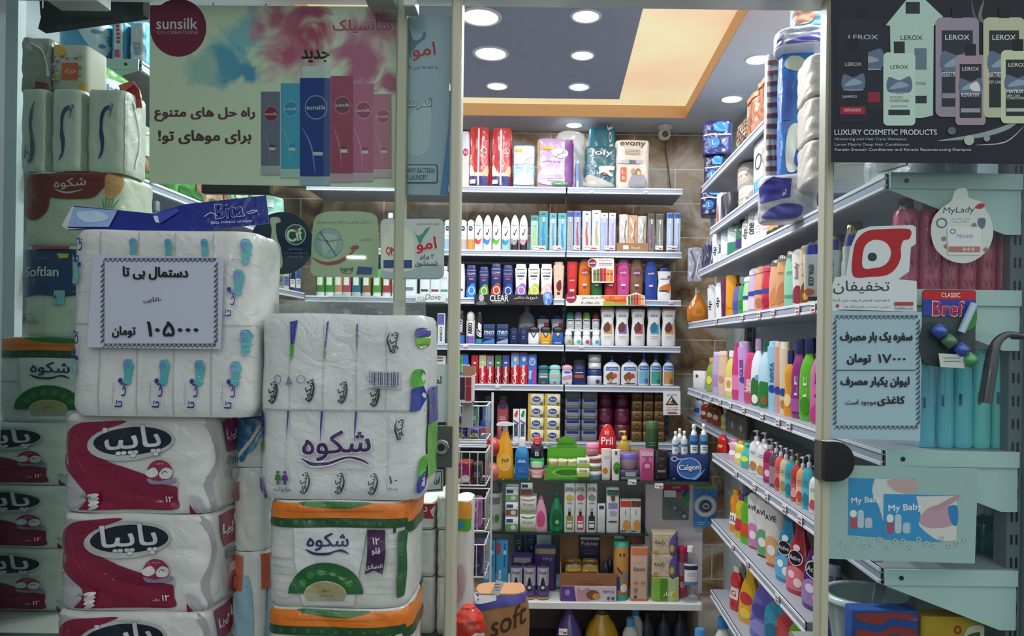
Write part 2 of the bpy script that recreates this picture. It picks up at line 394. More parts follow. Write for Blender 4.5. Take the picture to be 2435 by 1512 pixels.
# ================================================================ the setting
YG, XR, XL, YB = 1.5, 0.715, -1.365, 3.9            # glass front, shelf lips right / left / back
LW, RW, BW = -1.78, 1.03, 4.3                        # walls
def tilemat():
    m = bpy.data.materials.new('beige_marbled_tile'); m.use_nodes = True; nt = m.node_tree; b = nt.nodes['Principled BSDF']; N, L = nt.nodes.new, nt.links.new
    tc = N('ShaderNodeTexCoord'); mp = N('ShaderNodeMapping'); mp.inputs['Rotation'].default_value = (math.pi/2, 0, 0); mp.inputs['Location'].default_value = (.04, .105, 0)
    L(tc.outputs['Object'], mp.inputs[0])
    br = N('ShaderNodeTexBrick'); br.inputs['Scale'].default_value = 1; br.inputs['Brick Width'].default_value = .5; br.inputs['Row Height'].default_value = .205; br.inputs['Mortar Size'].default_value = .003; br.offset = .5
    L(mp.outputs[0], br.inputs['Vector'])
    n = N('ShaderNodeTexNoise'); n.inputs['Scale'].default_value = 4.5; n.inputs['Detail'].default_value = 6; n.inputs['Roughness'].default_value = .6; n.inputs['Distortion'].default_value = 1
    L(tc.outputs['Object'], n.inputs[0]); cr = N('ShaderNodeValToRGB'); L(n.outputs['Fac'], cr.inputs[0])
    e = cr.color_ramp.elements; e[0].position = .32; e[0].color = (*lin('5d4636'), 1); e[1].position = .62; e[1].color = (*lin('b3aca0'), 1); q = e.new(.47); q.color = (*lin('9a7c5c'), 1)
    br.inputs['Mortar'].default_value = (*lin('cfcac2'), 1); L(cr.outputs[0], br.inputs['Color1']); L(cr.outputs[0], br.inputs['Color2'])
    L(br.outputs['Color'], b.inputs['Base Color']); b.inputs['Roughness'].default_value = .32; return m
TILE = tilemat(); PAINT = M('cbccd4', 'matte'); GREYC = M('8d93a3', 'matte'); COVE = M('f0c090', 'matte'); ALU = M('9aa39c', 'metal')
def bx(name, *a, bev=0.0):
    mb = MB(); mb.box(*a, bev=bev); return struct(name, mb)
bx('floor', LW-.1, YG-.05, -.1, RW+.1, BW+.1, 0, 'b5afa6:gloss')
bx('floor_outside', -9, -11, -.25, 6, YG-.05, -.06, '5c5d5c:matte')
bx('wall_back', LW-.1, BW, 0, RW+.1, BW+.1, 3.0, TILE)
bx('wall_right', RW, YG-.02, 0, RW+.1, BW, 3.0, 'b8c6c8:matte')
bx('wall_left', LW-.1, YG-.02, 0, LW, BW, 3.0, 'a7adb0:matte')
# ceiling: soffit ring, warm recess, hung grey panel
mb = MB(); rx0, rx1, ry0, ry1 = -1.02, .72, 1.75, 4.03
for a in ((LW, YG, RW, ry0), (LW, ry1, RW, BW), (LW, ry0, rx0, ry1), (rx1, ry0, RW, ry1)):
    mb.box(a[0], a[1], CEIL, a[2], a[3], CEIL+.15, PAINT)
struct('ceiling', mb)
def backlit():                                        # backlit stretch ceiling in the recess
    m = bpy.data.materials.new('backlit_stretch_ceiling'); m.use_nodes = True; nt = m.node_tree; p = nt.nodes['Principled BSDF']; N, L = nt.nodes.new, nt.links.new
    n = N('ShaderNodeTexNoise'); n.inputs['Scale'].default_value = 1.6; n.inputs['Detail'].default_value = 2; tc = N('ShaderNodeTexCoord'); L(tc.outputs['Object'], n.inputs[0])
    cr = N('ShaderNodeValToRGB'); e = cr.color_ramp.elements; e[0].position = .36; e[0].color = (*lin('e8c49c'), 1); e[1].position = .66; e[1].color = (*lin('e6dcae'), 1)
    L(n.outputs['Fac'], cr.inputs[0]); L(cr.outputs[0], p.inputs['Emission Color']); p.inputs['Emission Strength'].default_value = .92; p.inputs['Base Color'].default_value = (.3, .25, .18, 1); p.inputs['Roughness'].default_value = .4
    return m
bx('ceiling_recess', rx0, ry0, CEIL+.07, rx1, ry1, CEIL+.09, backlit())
mb = MB()
mb.box(rx0-.001, ry0, CEIL+.002, rx0+.004, ry1, CEIL+.07, COVE); mb.box(rx1-.004, ry0, CEIL+.002, rx1+.001, ry1, CEIL+.07, COVE)
mb.box(rx0, ry1-.004, CEIL+.002, rx1, ry1+.001, CEIL+.07, COVE)
struct('trim_1', mb)
mb = MB(); mb.box(-.62, ry0+.3, CEIL, .318, 3.73, CEIL+.02, GREYC); struct('ceiling_panel', mb)
# facade: pillars and header of the shop front, mullions, glass
def frame_bar(name, x0, x1, y0, y1, z0, z1, col='8d9a95'):
    mb = MB(); mb.box(x0, y0, z0, x1, y1, z1, col, .004); return struct(name, mb)
zt = at(1400, 21, YG+.06).z
frame_bar('trim_2', -1.75, 1.6, YG-.04, YG+.06, zt, zt+.16, 'dbe6e4:gloss')
frame_bar('trim_3', at(1066, 760, YG).x, at(1091, 760, YG).x, YG-.012, YG+.03, 0, zt, 'b9b7a2')
frame_bar('trim_4', at(941, 400, YG).x, at(965, 400, YG).x, YG-.012, YG+.02, 0, zt, '9fa58f')
frame_bar('trim_5', at(1953, 760, YG).x, at(1975, 760, YG).x, YG-.012, YG+.03, 0, zt, 'b9b7a2')
frame_bar('wall_front', 1.25, 2.2, YG-.1, YG+.1, -.06, 3.0, '8b9494:matte')
frame_bar('wall_front_left', -2.6, -1.32, YG-.1, YG+.1, -.06, 3.0, '9fb0b4:matte')
bx('wall_outside_left', -1.5, -.4, -.06, -1.115, YG-.06, 3.2, '7c8789:matte')  # made-up side wall, added to shade the stack behind the left pane
bx('wall_above', -2.6, YG-.08, zt+.16, 2.2, YG+.08, 3.2, '4a5052:matte')
def pane(name, x0, x1, y, col):
    mb = MB(); mb.box(x0, y-.004, 0.02, x1, y+.004, zt, col+':glass'); return struct(name, mb)
pane('window_1', -1.32, at(941, 400, YG).x, YG+.004, 'f1f7f4')
pane('window_2', at(965, 400, YG).x, at(1066, 400, YG).x, YG+.01, 'f1f7f6')
pane('window_3', at(1975, 400, YG).x, 1.25, YG+.004, 'eef5f4')
# plinths carrying the goods outside and in the window
bx('trim_6', -1.32, 1.02, -.06, -.2, YG-.045, .834, '6c6a66:matte')
bx('trim_7', -1.6, YG+.04, 0, -.62, 2.02, .865, '8d8f8d:matte')
bx('trim_8', .66, YG+.02, 0, 1.02, 1.97, .72, '8d8f8d:matte')
# pale end board beside the window stack
bx('trim_9', -1.75, 2.0, .0, at(40, 300, 2.0).x, 2.03, 2.75, 'b7c4c6:matte')

# ---------------------------------------------------------------- ceiling lamps
def downlight(x, y, where, r=.047, w=LAMP_W):
    t = thing('ceiling_light', 'round recessed white ceiling downlight '+where, 'light', (x, y, CEIL), 0, 'recessed ceiling downlights')
    a = MB(); n = 28
    P = [(math.cos(2*math.pi*i/n), math.sin(2*math.pi*i/n)) for i in range(n)]
    prof = [(r*1.0, -.001), (r*1.03, -.005), (r*1.2, -.004), (r*1.24, .0)]
    a.add([(px*q, py*q, z) for q, z in prof for px, py in P], [(k*n+i, k*n+(i+1) % n, (k+1)*n+(i+1) % n, (k+1)*n+i) for k in range(3) for i in range(n)], 'd5d8da', True)
    a.build('ring', t)
    b = MB(); b.add([(px*r, py*r, -.0015) for px, py in P], [list(range(n))], 'fbfdff:emit'); b.build('diffuser', t)
    L = bpy.data.lights.new('downlight', 'AREA'); L.shape = 'DISK'; L.size = r*2; L.energy = w; L.color = (.93, .97, 1.0)
    lo = bpy.data.objects.new('lamp', L); lo.location = (0, 0, -.012); lo.parent = t; OBJ.append(lo)
for (px, py), wh, r in (((1377, 206), 'in the grey panel, right column, farthest from the door', .046), ((1385, 131), 'in the grey panel, right column, middle', .046), ((1393, 38), 'in the grey panel, right column, nearest the door', .05),
                        ((1182, 204), 'in the grey panel, left column, farthest from the door', .046), ((1167, 127), 'in the grey panel, left column, middle', .066), ((1143, 40), 'in the grey panel, left column, nearest the door', .068),
                        ((1803, 141), 'in the soffit above right rack, nearer the door', .05), ((1740, 235), 'in the soffit above right rack, farther from the door', .05),
                        ((1365, 297), 'in the soffit above the back shelves', .045)):
    a, b = un(px, py); Y = (CEIL-EYE)*F/-b; downlight(a/F*Y, Y, wh, r, LAMP_W*(.22 if py > 280 else .4 if Y > 3.4 else 1.1))
for x, y, wh in ((-1.2, 3.7, 'above the far left rack corner'), (-1.2, 3.1, 'above the middle of left rack'), (-1.2, 2.4, 'above the front of left rack'), (.92, 2.55, 'above the front of right rack'), (.9, 1.95, 'above the glass end of right rack'), (-.29, 2.35, 'in grey panel over the entrance, left'), (.14, 2.35, 'in grey panel over the entrance, right')):
    downlight(x, y, wh, w=LAMP_W*(3 if 'entrance' in wh else 2.3))
# security camera with its cable on the back wall
p = at(1580, 300, 4.16)
t = thing('security_camera', 'small white dome security camera under the back soffit with black cable', 'camera', (p.x, 4.16, CEIL))
mb = MB(); mb.loft([(-.003, .045, .045), (-.02, .043, .043), (-.03, .03, .03)], 2, 'cfc7c2'); mb.build('base', t)
mb = MB(); mb.loft([(-.085, .012, .012), (-.08, .026, .026), (-.06, .036, .036), (-.04, .034, .034), (-.025, .02, .02)], 2, 'd8d0ca', 18); mb.build('dome', t)
mb = MB(); mb.add([(.02*math.cos(a), -.036, -.06+.02*math.sin(a)) for a in [i*.3 for i in range(21)]], [list(range(21))], '222222:gloss'); mb.build('lens', t)
mb = MB(); mb.tube([(.02, .1, -.04), (.03, .125, -.12), (.045, .125, -.22), (.06, .11, -.36)], .003, '1b1b1b', 6); mb.build('cable', t)

# ---------------------------------------------------------------- shelving
WHITE, SHELFC = M('c9ccd6'), M('9a9ea9')
def shelf(name, label, x0, y0, x1, y1, z, face, group):
    """board with a ribbed price strip along its front edge; face = '-y', '-x', '+x'"""
    t = thing(name, label, 'shelf', ((x0+x1)/2, (y0+y1)/2, z), 0, group)
    hx, hy = (x1-x0)/2, (y1-y0)/2
    mb = MB(); mb.box(-hx, -hy, -.03, hx, hy, 0, SHELFC, .002); mb.build('board', t)
    mb = MB()
    for k, (a, b, o, c) in enumerate(((-.036, -.001, .004, WHITE), (-.034, -.027, .009, 'd9dbe2'), (-.024, -.012, .006, '9da3b3'), (-.009, -.001, .008, 'd9dbe2'))):
        if face == '-y': mb.box(-hx, -hy-o, a, hx, -hy-.0005, b, c)
        elif face == '-x': mb.box(-hx-o, -hy, a, -hx-.0005, hy, b, c)
        else: mb.box(hx+.0005, -hy, a, hx+o, hy, b, c)
    mb.build('price_strip', t)
    return t
def bracket(t, x_tip, x_wall, y, col='d8eae8'):       # triangular end bracket with a bolt, child of a shelf
    o = t.location; a, b = x_tip-o.x, x_wall-o.x; y -= o.y
    mb = MB(); mb.plate([(a, y, -.033), (b, y, -.033), (b, y, -.13), (b-(b-a)*.12, y, -.13), (a, y, -.036)], .003, col); mb.box(min(a, b), y-.006, -.034, max(a, b), y-.002, .0, col); mb.build('end_bracket', t)
    mb = MB(); mb.tube([(a+(b-a)*.12, y-.008, -.018), (a+(b-a)*.12, y-.003, -.018)], .005, '20282a', 10); mb.build('bolt', t)
xm = at(1345, 640, YB).x; xr = at(1620, 640, YB).x; SB = {}
ORD = ['top', 'second', 'third', 'fourth', 'fifth', 'sixth']
for i, (yl, yr) in enumerate(((444, 446), (595, 597), (708, 712), (817, 823), (912, 918), (1050, 1052))):
    z = at(1345, (yl+yr)/2, YB).z; SB[i] = z
    shelf('wall_shelf', f'{ORD[i]} shelf of the back wall unit, left bay', XL, YB, xm-.004, 4.22, z, '-y', 'back wall shelves')
    shelf('wall_shelf', f'{ORD[i]} shelf of the back wall unit, right bay', xm+.004, YB, xr, 4.22, z, '-y', 'back wall shelves')
def upright(x, y, label, z1, sx=.03, sy=.05, slots=None):
    t = thing('shelf_upright', label, 'upright', (x, y, 0), 0, 'slotted shelf uprights')
    mb = MB(); mb.box(-sx/2, -sy/2, 0, sx/2, sy/2, z1, '7b808b', .002)
    for k in range(int(z1/.05)):
        z = .03+k*.05
        mb.box(-.008, -sy/2-.0006, z, -.003, -sy/2, z+.022, '15171a'); mb.box(.003, -sy/2-.0006, z, .008, -sy/2, z+.022, '15171a')
    mb.build('post', t)
upright(xm, 4.245, 'slotted upright between the two bays of back unit', 2.2)
upright(xr-.02, 4.245, 'slotted upright at right end of back unit', 2.3)
upright(XL+.05, 4.245, 'slotted upright at left end of back unit', 2.2)
mb = MB(); mb.box(XL, 4.272, .1, xm-.01, 4.29, 2.03, '3a3c43'); mb.box(xm+.01, 4.272, .1, xr, 4.29, 1.88, '3a3c43'); tag(mb.build('back_panel'), 'dark grey back panel behind the lower back wall shelves', 'panel')
SR = {}
for k, (z, y1, lb) in {'T': (2.285, 3.5, 'top'), 'A': (2.05, 3.3, 'second'), 'B': (1.88, 3.55, 'third'), 'C': (1.63, 3.8, 'fourth'), 'D': (1.283, 3.8, 'fifth'), 'E': (1.028, 3.19, 'sixth'), 'F': (.735, 3.19, 'seventh'), 'G': (.42, 3.19, 'bottom')}.items():
    x0 = XR if k not in 'FG' else XR
    t = shelf('rack_shelf', f'{lb} shelf of the right rack', x0, 2.36 if k in 'TA' else 2.0 if k in 'FG' else 1.545, 1.0, y1, z, '-x', 'right rack shelves'); SR[k] = z
    if k in 'BCDE': bracket(t, x0, 1.0, 1.54)
upright(1.0, 1.575, 'slotted upright at the glass end of right rack', 2.75); upright(1.0, 2.5, 'slotted upright in the middle of right rack', 2.75); upright(1.0, 3.7, 'slotted upright at the far end of right rack', 2.75)
SL = {}
for k, (z, y0, lb) in {'T': (2.41, 2.33, 'top'), 'A': (2.03, 2.06, 'second'), 'B': (1.765, 2.06, 'third'), 'C': (1.45, 2.06, 'fourth'), 'D': (1.1, 2.06, 'fifth')}.items():
    t = shelf('rack_shelf', f'{lb} shelf of the left rack', LW+.08, y0, XL, 3.86, z, '+x', 'left rack shelves'); SL[k] = z
    bracket(t, XL, LW+.08, y0-.004, 'b9c6cc')
upright(LW+.07, 2.1, 'slotted upright at the near end of left rack', 2.75); upright(LW+.07, 3.7, 'slotted upright at the far end of left rack', 2.75)
# ================================================================ goods: one builder for every packed thing
def item(name, label, cat, loc, W, H, D=None, rz=0.0, prof='std', n=2.4, col='ffffff', kind='p', cap=None, g=(), gs=(), gk='p', group=None, order=None, lump=0.0, parts=(), flat=False, tilt=0.0, N=20, eps=.0007, px=None):
    """body + printed label + top; cap = (kind, colour, share of the height, width share[, depth share, part name]); g: graphics on the front, gs: on the right side"""
    D = D or W*.6
    t = thing(name, label, cat, loc, rz, group, order)
    if tilt: t.rotation_euler = (0, tilt, rz) if isinstance(tilt, float) else (tilt[0], tilt[1], rz)
    ch = cap[2] if cap else 0; BH = H*(1-ch)
    bd = Body(prof, W, D, BH, n, lump, random.random()*6, flat)
    mb = MB(); bd.mesh(mb, M(col, kind), N); b = mb.build('body', t)
    if lump: eps = max(eps, .0012)
    if g:
        mb = MB(); mp = bd.front(eps)
        if px: x0, y0, x1, y1 = px; draw(mb, lambda a, b, k: mp((a-(x0+x1)/2)/(x1-x0), (y1-b)/(y1-y0), k), g, gk, -1, sub=max(x1-x0, y1-y0)*.045)
        else: draw(mb, mp, g, gk, sub=.07 if lump else .16)
        mb.build('printed_label', t)
    if gs:
        mb = MB(); draw(mb, bd.right(eps), gs, gk, sub=.1); mb.build('side_print', t)
    if cap:
        cw = cap[3] if len(cap) > 3 else .45; cd = cap[4] if len(cap) > 4 and cap[4] else min(cw*W/D, .95) if cap[0] not in ('plain', 'jar', 'dome') or n < 2.1 else cw
        m2 = cap_mesh(cap[0], W*cw, D*cd, H*ch, M(cap[1], 'p'), BH-.001, 2.0 if cap[0] in ('pump', 'spray', 'trigger') else n)
        m2.build(cap[5] if len(cap) > 5 else {'pump': 'pump', 'spray': 'spray_nozzle', 'trigger': 'trigger', 'jar': 'lid'}.get(cap[0], 'cap'), t)
    for pn, f in parts:
        m3 = MB(); f(m3, bd, W, D, H); m3.build(pn, t)
    return t
def sh(px, wpx, ytop, z, Y, name, label, cat='bottle', d=.6, dm=None, **k):   # on a shelf facing the door; D from the width
    w = wpx/F*Y; D = dm or w*d
    x = at(px, 700, Y).x; ybase = PY+(EYE-z)/Y*F+ (px-PX)*_s
    H = at(px, ytop, Y).z-z
    return item(name, label, cat, (x, Y+D/2, z+.0006), w, H, D, **k)
def R(v0, v1, c, u=.4, u0=None): return ('r', -u if u0 is None else u0, v0, u, v1, c)
def E(cu, cv, ru, rv, c): return ('e', cu, cv, ru, rv, c)
def T(s, cu, cv, w, h, c, rot=0, b=0.012, sh_=0): return ('t', s, cu, cv, w, h, c, rot, b, sh_)
def swoosh(c, v0=.1, v1=.45): return ('s', [(-.42, v0+.05), (.1, v0), (.42, v1), (.3, v1-.03), (0, v0+.12), (-.42, v0+.18)], c)
def lines(v, n, c, w=.5, dv=.025, h=.009): return [('r', -w/2, v-i*dv, w/2, v-i*dv+h, c, 3, 1) for i in range(n)]
YS = 3.925
def price(px, py, Y, s='۱۲۵۰۰۰', w=.024, h=.012, where=''):
    p = at(px, py, Y); mb = MB(); mb.box(-w/2, -.0015, -h/2, w/2, 0, h/2, 'e8e6e4:paper')
    mp = lambda a, b, k: (a, -.0015-.0004*k, b)
    draw(mb, mp, [('r', 0, -h*.3, w*.42, -h*.02, 'b8323a', 1, 1), T(s, -w*.08, h*.05, w*.7, h*.35, '333333')], 'paper')
    tag(mb.build('price_tag', None, p), 'white price tag '+where, 'price tag', 'price tags on the shelf edges')
# ---- top shelf: diaper and pad packs
z = SB[0]; dp = 'on top back shelf'
sh(1097, 30, 312, z, YS, 'diaper_pack', f'pale pink diaper pack half behind the door post {dp}', 'pack', prof='bag', n=4, col='dfc4bd', kind='film', g=[R(.55, .95, 'c9d2e6', .46), E(.2, .62, .22, .07, 'b32b3d'), T('14', .2, .62, .2, .05, 'f4eeee')], group='packs on the top back shelf')
for px, yt, s in ((1135, 302, 'with bull logo and number 2'), (1188, 304, 'with number 19')):
    sh(px, 48, yt, z, YS, 'diaper_pack', f'tall red diaper pack with white centre stripe, {s}', 'pack', prof='bag', n=3, col='b8282c', kind='film', lump=.003, group='packs on the top back shelf',
       g=[R(0.02, .18, '2c2670', .42), R(.18, .24, 'd8cabb', .44), ('s', [(-.44, .2), (-.2, .2), (-.38, .38)], 'd9cdbf'), ('s', [(.44, .2), (.15, .2), (.4, .36)], 'c8b08c'), ('r', -.06, .03, .02, .97, 'eadcd6', 2, 12), ('E', .25, .6, .15, .05, .75, 'd9cfcf'), R(.05, .12, 'c9cdd8', -.15, -.42), T('19' if yt == 304 else '2', -.38, .5, .14, .06, 'f1e3e0')])
sh(1242, 50, 346, z, YS-.02, 'pad_pack', f'light blue adult diaper pack with white top {dp}', 'pack', prof='soft', n=5, col='9dbbd6', kind='film', lump=.002, group='packs on the top back shelf',
   g=[R(.55, .97, 'd9d0ce', .46), R(.83, .91, 'd9a640', -.1, -.42), E(.2, .68, .25, .08, 'eae2e0'), T('نانسی', .2, .68, .36, .09, '8d4a78', 12), T('پوشک بزرگسال', 0, .46, .8, .06, '3a5a86'), T('مدل چسبی', 0, .38, .6, .05, '3a5a86'), ('s', [(-.4, .05), (.4, .05), (.35, .2), (-.1, .25), (-.4, .18)], 'dfe6ee')])
sh(1316, 86, 330, z, YS-.02, 'pad_pack', f'large lilac incontinence pad pack with purple right edge {dp}', 'pack', prof='soft', n=6, col='b494bc', kind='film', lump=.003, group='packs on the top back shelf',
   g=[R(.02, .97, '6a2a78', .49, .26), R(.02, .97, 'c4a95a', -.44, -.49), R(.76, .84, 'c8a23c', -.06, -.38), E(.13, .7, .22, .1, 'd9d2dc'), T('نانسی', .13, .7, .3, .1, '3d2350', 12), T('پوشینه بهداشتی', -.1, .53, .5, .06, '6a3278'), ('s', [(-.42, .08), (.2, .05), (.22, .3), (-.1, .4), (-.4, .35)], 'c0acca'), *lines(.22, 3, '7a5a86', .4, .05), E(.13, .07, .24, .045, '3c8040'), T('۱۰ عدد', .13, .07, .3, .04, 'e8f0e0')])
sh(1352, 66, 312, z, YS+.12, 'plastic_bag', f'glossy white plastic bag standing behind the lilac pack {dp}', 'bag', prof='bag', n=3, col='dfe3ea', kind='film', lump=.01)
sh(1370, 10, 382, z, YS+.02, 'folded_bag', f'narrow white and blue folded bag between lilac and teal packs {dp}', 'bag', prof='box', n=5, dm=.1, col='ccd6e4', kind='film', g=[R(.3, .9, '5d86b8', .3)])
JL = [T('Joly', 0, .83, .72, .17, 'e9e4e0', 0, .03, .2), *lines(.62, 5, '4f8c9a', .3, .035), ('s', [(-.05, .5), (.4, .52), (.4, .42), (.25, .4), (.38, .3), (.3, .26), (.1, .36), (-.1, .3), (-.05, .38)], 'd9c8be'), E(.12, .32, .06, .03, 'b8402c'), ('s', [(-.48, .02), (.42, .02), (.2, .14), (-.2, .26), (-.48, .27)], 'a9a7a3'), E(-.3, .18, .09, .035, 'c8a08c')]
sh(1425, 74, 348, z, YS-.03, 'diaper_pack', f'dark teal adult diaper pack with white lettering, front of two {dp}', 'pack', prof='soft', n=5, col='14535e', kind='film', lump=.002, g=JL, group='packs on the top back shelf')
sh(1428, 62, 303, z, YS+.19, 'diaper_pack', f'bright teal diaper pack with sideways lettering, standing behind {dp}', 'pack', prof='soft', n=5, col='15788f', kind='film', lump=.002, g=[T('Joly', .3, .8, .5, .2, 'eef2f2', -80, .03), R(.5, .98, '2a93aa', -.3, -.48)], group='packs on the top back shelf')
sh(1500, 80, 333, z, YS-.03, 'diaper_pack', f'cream adult diaper pack with couple photo and black lettering {dp}', 'pack', prof='soft', n=5, col='dac9b8', kind='film', lump=.002, group='packs on the top back shelf',
   g=[T('evony', 0, .9, .75, .11, '1b1512', 0, .02), *lines(.78, 4, '8a8f78', .45, .03), R(.5, .58, 'b8aeb0', .3, -.45), R(.5, .57, '5b6076', .1, -.1), R(.13, .42, 'd2542c', -.18, -.36), T('L', -.27, .33, .08, .07, 'f2e2d8'), T('8', -.27, .2, .08, .06, 'f2e2d8'), ('s', [(-.1, .02), (.42, .02), (.36, .24), (.25, .28), (.12, .24), (0, .26)], '8f8d94'), E(.02, .34, .07, .06, 'b08a76'), E(.16, .33, .075, .07, '9a5a40'), E(.17, .3, .05, .045, 'd8ac94')])
# ---- second shelf: deodorants and toothbrushes
z = SB[1]; dp = 'on second back shelf'
for px, lo, c, yt in ((1000, 'c7d7e6', 'white deodorant can with light blue base', 520), (1037, 'd8a04a', 'white deodorant can with yellow base', 523), (1062, '9db9dd', 'white deodorant can with blue base beside the door post', 521), (1099, 'b9a9a4', 'white deodorant can with grey base and red script', 521), (1117, 'd98a34', 'white deodorant can with orange base', 521)):
    sh(px, 16.5, yt, z, YS, 'deodorant_can', f'{c} {dp}', 'deodorant', d=1, prof='can', n=2, col='e9e6e6', cap=('dome', 'f1efef', .17, .96), g=[R(.02, .42, lo, .46), E(0, .84, .3, .1, '1b2550'), T('NIVEA', 0, .84, .4, .05, 'ffffff'), *lines(.55, 2, '8a6a70', .5)], group='deodorant cans on the second back shelf')
for px, lo, sw, c, yt in ((1136, 'dfd8d6', 'c9402f', 'red swoosh', 510), (1157, 'd6dbe6', '3c78c8', 'blue swoosh', 510), (1179, 'd5dccf', '5aa63a', 'green swoosh', 510), (1201, '8fb6c6', '2c8aa2', 'teal base', 515), (1222, '17181a', '8f9296', 'black base and grey swoosh', 510), (1243, '141416', 'c08aa0', 'black base and pink swoosh', 510)):
    sh(px, 20, yt, z, YS, 'deodorant_can', f'white leaf-topped deodorant can with {c} {dp}', 'deodorant', d=.8, prof='leaf', n=2.2, col='ece9ea', g=[R(.02, .3, lo, .46), swoosh(sw, .16, .36), ('l', [(-.14, .5), (-.04, .44), (.22, .6)], .06, '1a1a22'), T('Rexona', 0, .7, .6, .05, '2a2a40')], group='deodorant cans on the second back shelf')
def brush(px, w, yt, card, top, hand, label, zz=z, Y=YS, yb=None):
    def br(mb, bd, W, D, H):
        y = -D/2-.004; h = H
        mb.tube([(W*.05, y, h*.12), (W*.02, y, h*.3), (-W*.06, y, h*.5), (W*.03, y, h*.66), (W*.02, y, h*.82)], [W*.1, W*.13, W*.1, W*.06, W*.07], M(hand), 6)
        mb.box(-W*.06, y-.006, h*.72, W*.1, y, h*.84, 'f0f0ee')
    sh(px, w, yt, zz, Y, 'toothbrush_pack', label, 'toothbrush', dm=.014, prof='box', n=6, col=card, g=[R(.86, .985, top, .46), R(.05, .83, card, .42), ('r', -.16, .91, .16, .93, '22262c', 1, 1), *lines(.3, 2, 'e8ecf0', .4)], parts=[('toothbrush', br)], group='toothbrush packs on the second back shelf')
for a in ((1269, 18, 513, '8fb8b4', '2a7a78', 'c4c83a', 'teal toothbrush pack with lime brush'), (1290, 22, 502, '4f9aa6', '1d7a7c', '3f7fc4', 'tall teal toothbrush pack with blue brush'), (1313, 17, 507, '8fb4bf', '3f9aa2', '5d8ea6', 'pale teal toothbrush pack'), (1335, 20, 507, '7fb0c0', '35929c', '3f86b4', 'pale teal toothbrush pack with blue handle'),
          (1354, 15, 502, '8f9fbe', '2f3f8c', 'b8b03c', 'navy topped toothbrush pack with yellow brush'), (1371, 16, 502, '9aa3c2', '3a5ab2', 'b23a44', 'blue topped toothbrush pack with red brush'), (1393, 21, 502, 'b9bfd0', 'cfd0d4', 'd8502c', 'grey toothbrush pack with orange brush'), (1416, 21, 500, 'bfcbe0', 'd3d4d8', 'c8a43a', 'grey toothbrush pack with yellow handle'),
          (1435, 17, 506, 'a9aecb', 'd8d8e0', '9fb4d4', 'silver toothbrush pack with light blue brush'), (1454, 17, 506, 'b5b4d0', 'dedee4', 'b89ac8', 'silver toothbrush pack with lilac brush'), (1547, 16, 508, '6f6f62', '3b3a30', '8a3a86', 'dark toothbrush pack with purple brush'), (1567, 17, 509, '7b7c72', '44433a', 'b0b4c0', 'dark toothbrush pack with grey brush'),
          (1591, 15, 506, 'a9bad6', '1f4fa2', 'd0d6e2', 'clear blue topped toothbrush pack, left of two at right end'), (1609, 15, 506, 'b3c0d8', '1f4fa2', 'c4ccdc', 'clear blue topped toothbrush pack at the right end')):
    brush(*a[:6], a[6]+' '+dp)
p = at(1503, 597, YS); W = 75/F*YS
t = thing('display_carton', f'brown open display carton {dp}', 'box', (p.x, YS+.03, z))
mb = MB(); mb.box(-W/2, -.035, 0, W/2, -.032, .05, '8f6a4a'); mb.box(-W/2, -.032, 0, -W/2+.002, .03, .13, '7a5a40'); mb.box(W/2-.002, -.032, 0, W/2, .03, .13, '7a5a40'); mb.box(-W/2, -.03, 0, W/2, .03, .002, '7a5a40'); mb.box(-W/2, .028, .003, W/2, .03, .15, '7a5a40')
draw(mb, lambda a, b, k: (a, -.035-.0004*k, b), [T('Peacock', .02, .025, .05, .016, 'd6c2a8'), ('r', -.05, .015, -.02, .036, 'e2ded8', 1, 1)]); mb.build('carton', t)
for i, (px, c) in enumerate(((1481, 'cfc9bf'), (1503, 'c9916a'), (1525, 'bdb7ae'))):
    sh(px, 21, 510+i*2, z+.003, YS+.028, 'toothbrush_pack', f'shiny {["silver", "copper", "grey"][i]} blister pack standing in the brown carton {dp}', 'toothbrush', dm=.02, prof='box', n=5, col=c, kind='film', lump=.0015, g=[('l', [(-.3, .9), (.1, .6), (-.2, .4)], .12, 'efece6'), ('l', [(.3, .85), (.1, .5), (.3, .2)], .08, '6f675c')], group='blister packs in the brown carton')
for px, w, s in ((1282, 38, ''), (1325, 26, ''), (1371, 20, ''), (1405, 42, ''), (1449, 30, ''), (1567, 22, ''), (1597, 30, '')):
    price(px, 589, YS-.012, '۶۵۰۰۰', w/F*YS*.8, .022, f'at the feet of the toothbrushes {dp}')
# ---- third shelf: shampoos
z = SB[2]; dp = 'on third back shelf'; gr = 'shampoo bottles on the third back shelf'
sh(972, 36, 630, z, YS, 'lotion_bottle', f'white lotion bottle with grey bar {dp}', 'bottle', prof='std', n=3, col='dfe0e2', g=[R(.2, .3, '6f767c', .3), *lines(.6, 2, 'a9a9ac')], group=gr)
for px, c, s in ((1009, '3a3d42', 'dark bar'), (1034, '8a2f3c', 'red bar'), (1056, '4a8f86', 'teal bar')): sh(px, 24, 632, z, YS, 'lotion_bottle', f'white lotion bottle with {s} {dp}', 'bottle', prof='std', n=3, col='e2e2e4', cap=('plain', 'd9dadd', .12, .6), g=[R(.2, .28, c, .36), *lines(.7, 2, 'b0b0b4')], group=gr)
sh(1094, 22, 627, z, YS, 'lotion_bottle', f'white rounded lotion bottle beside the door post {dp}', 'bottle', prof='sun', n=2.5, col='dcd8d2', g=[R(.2, .26, '6a4a30', .3)], group=gr)
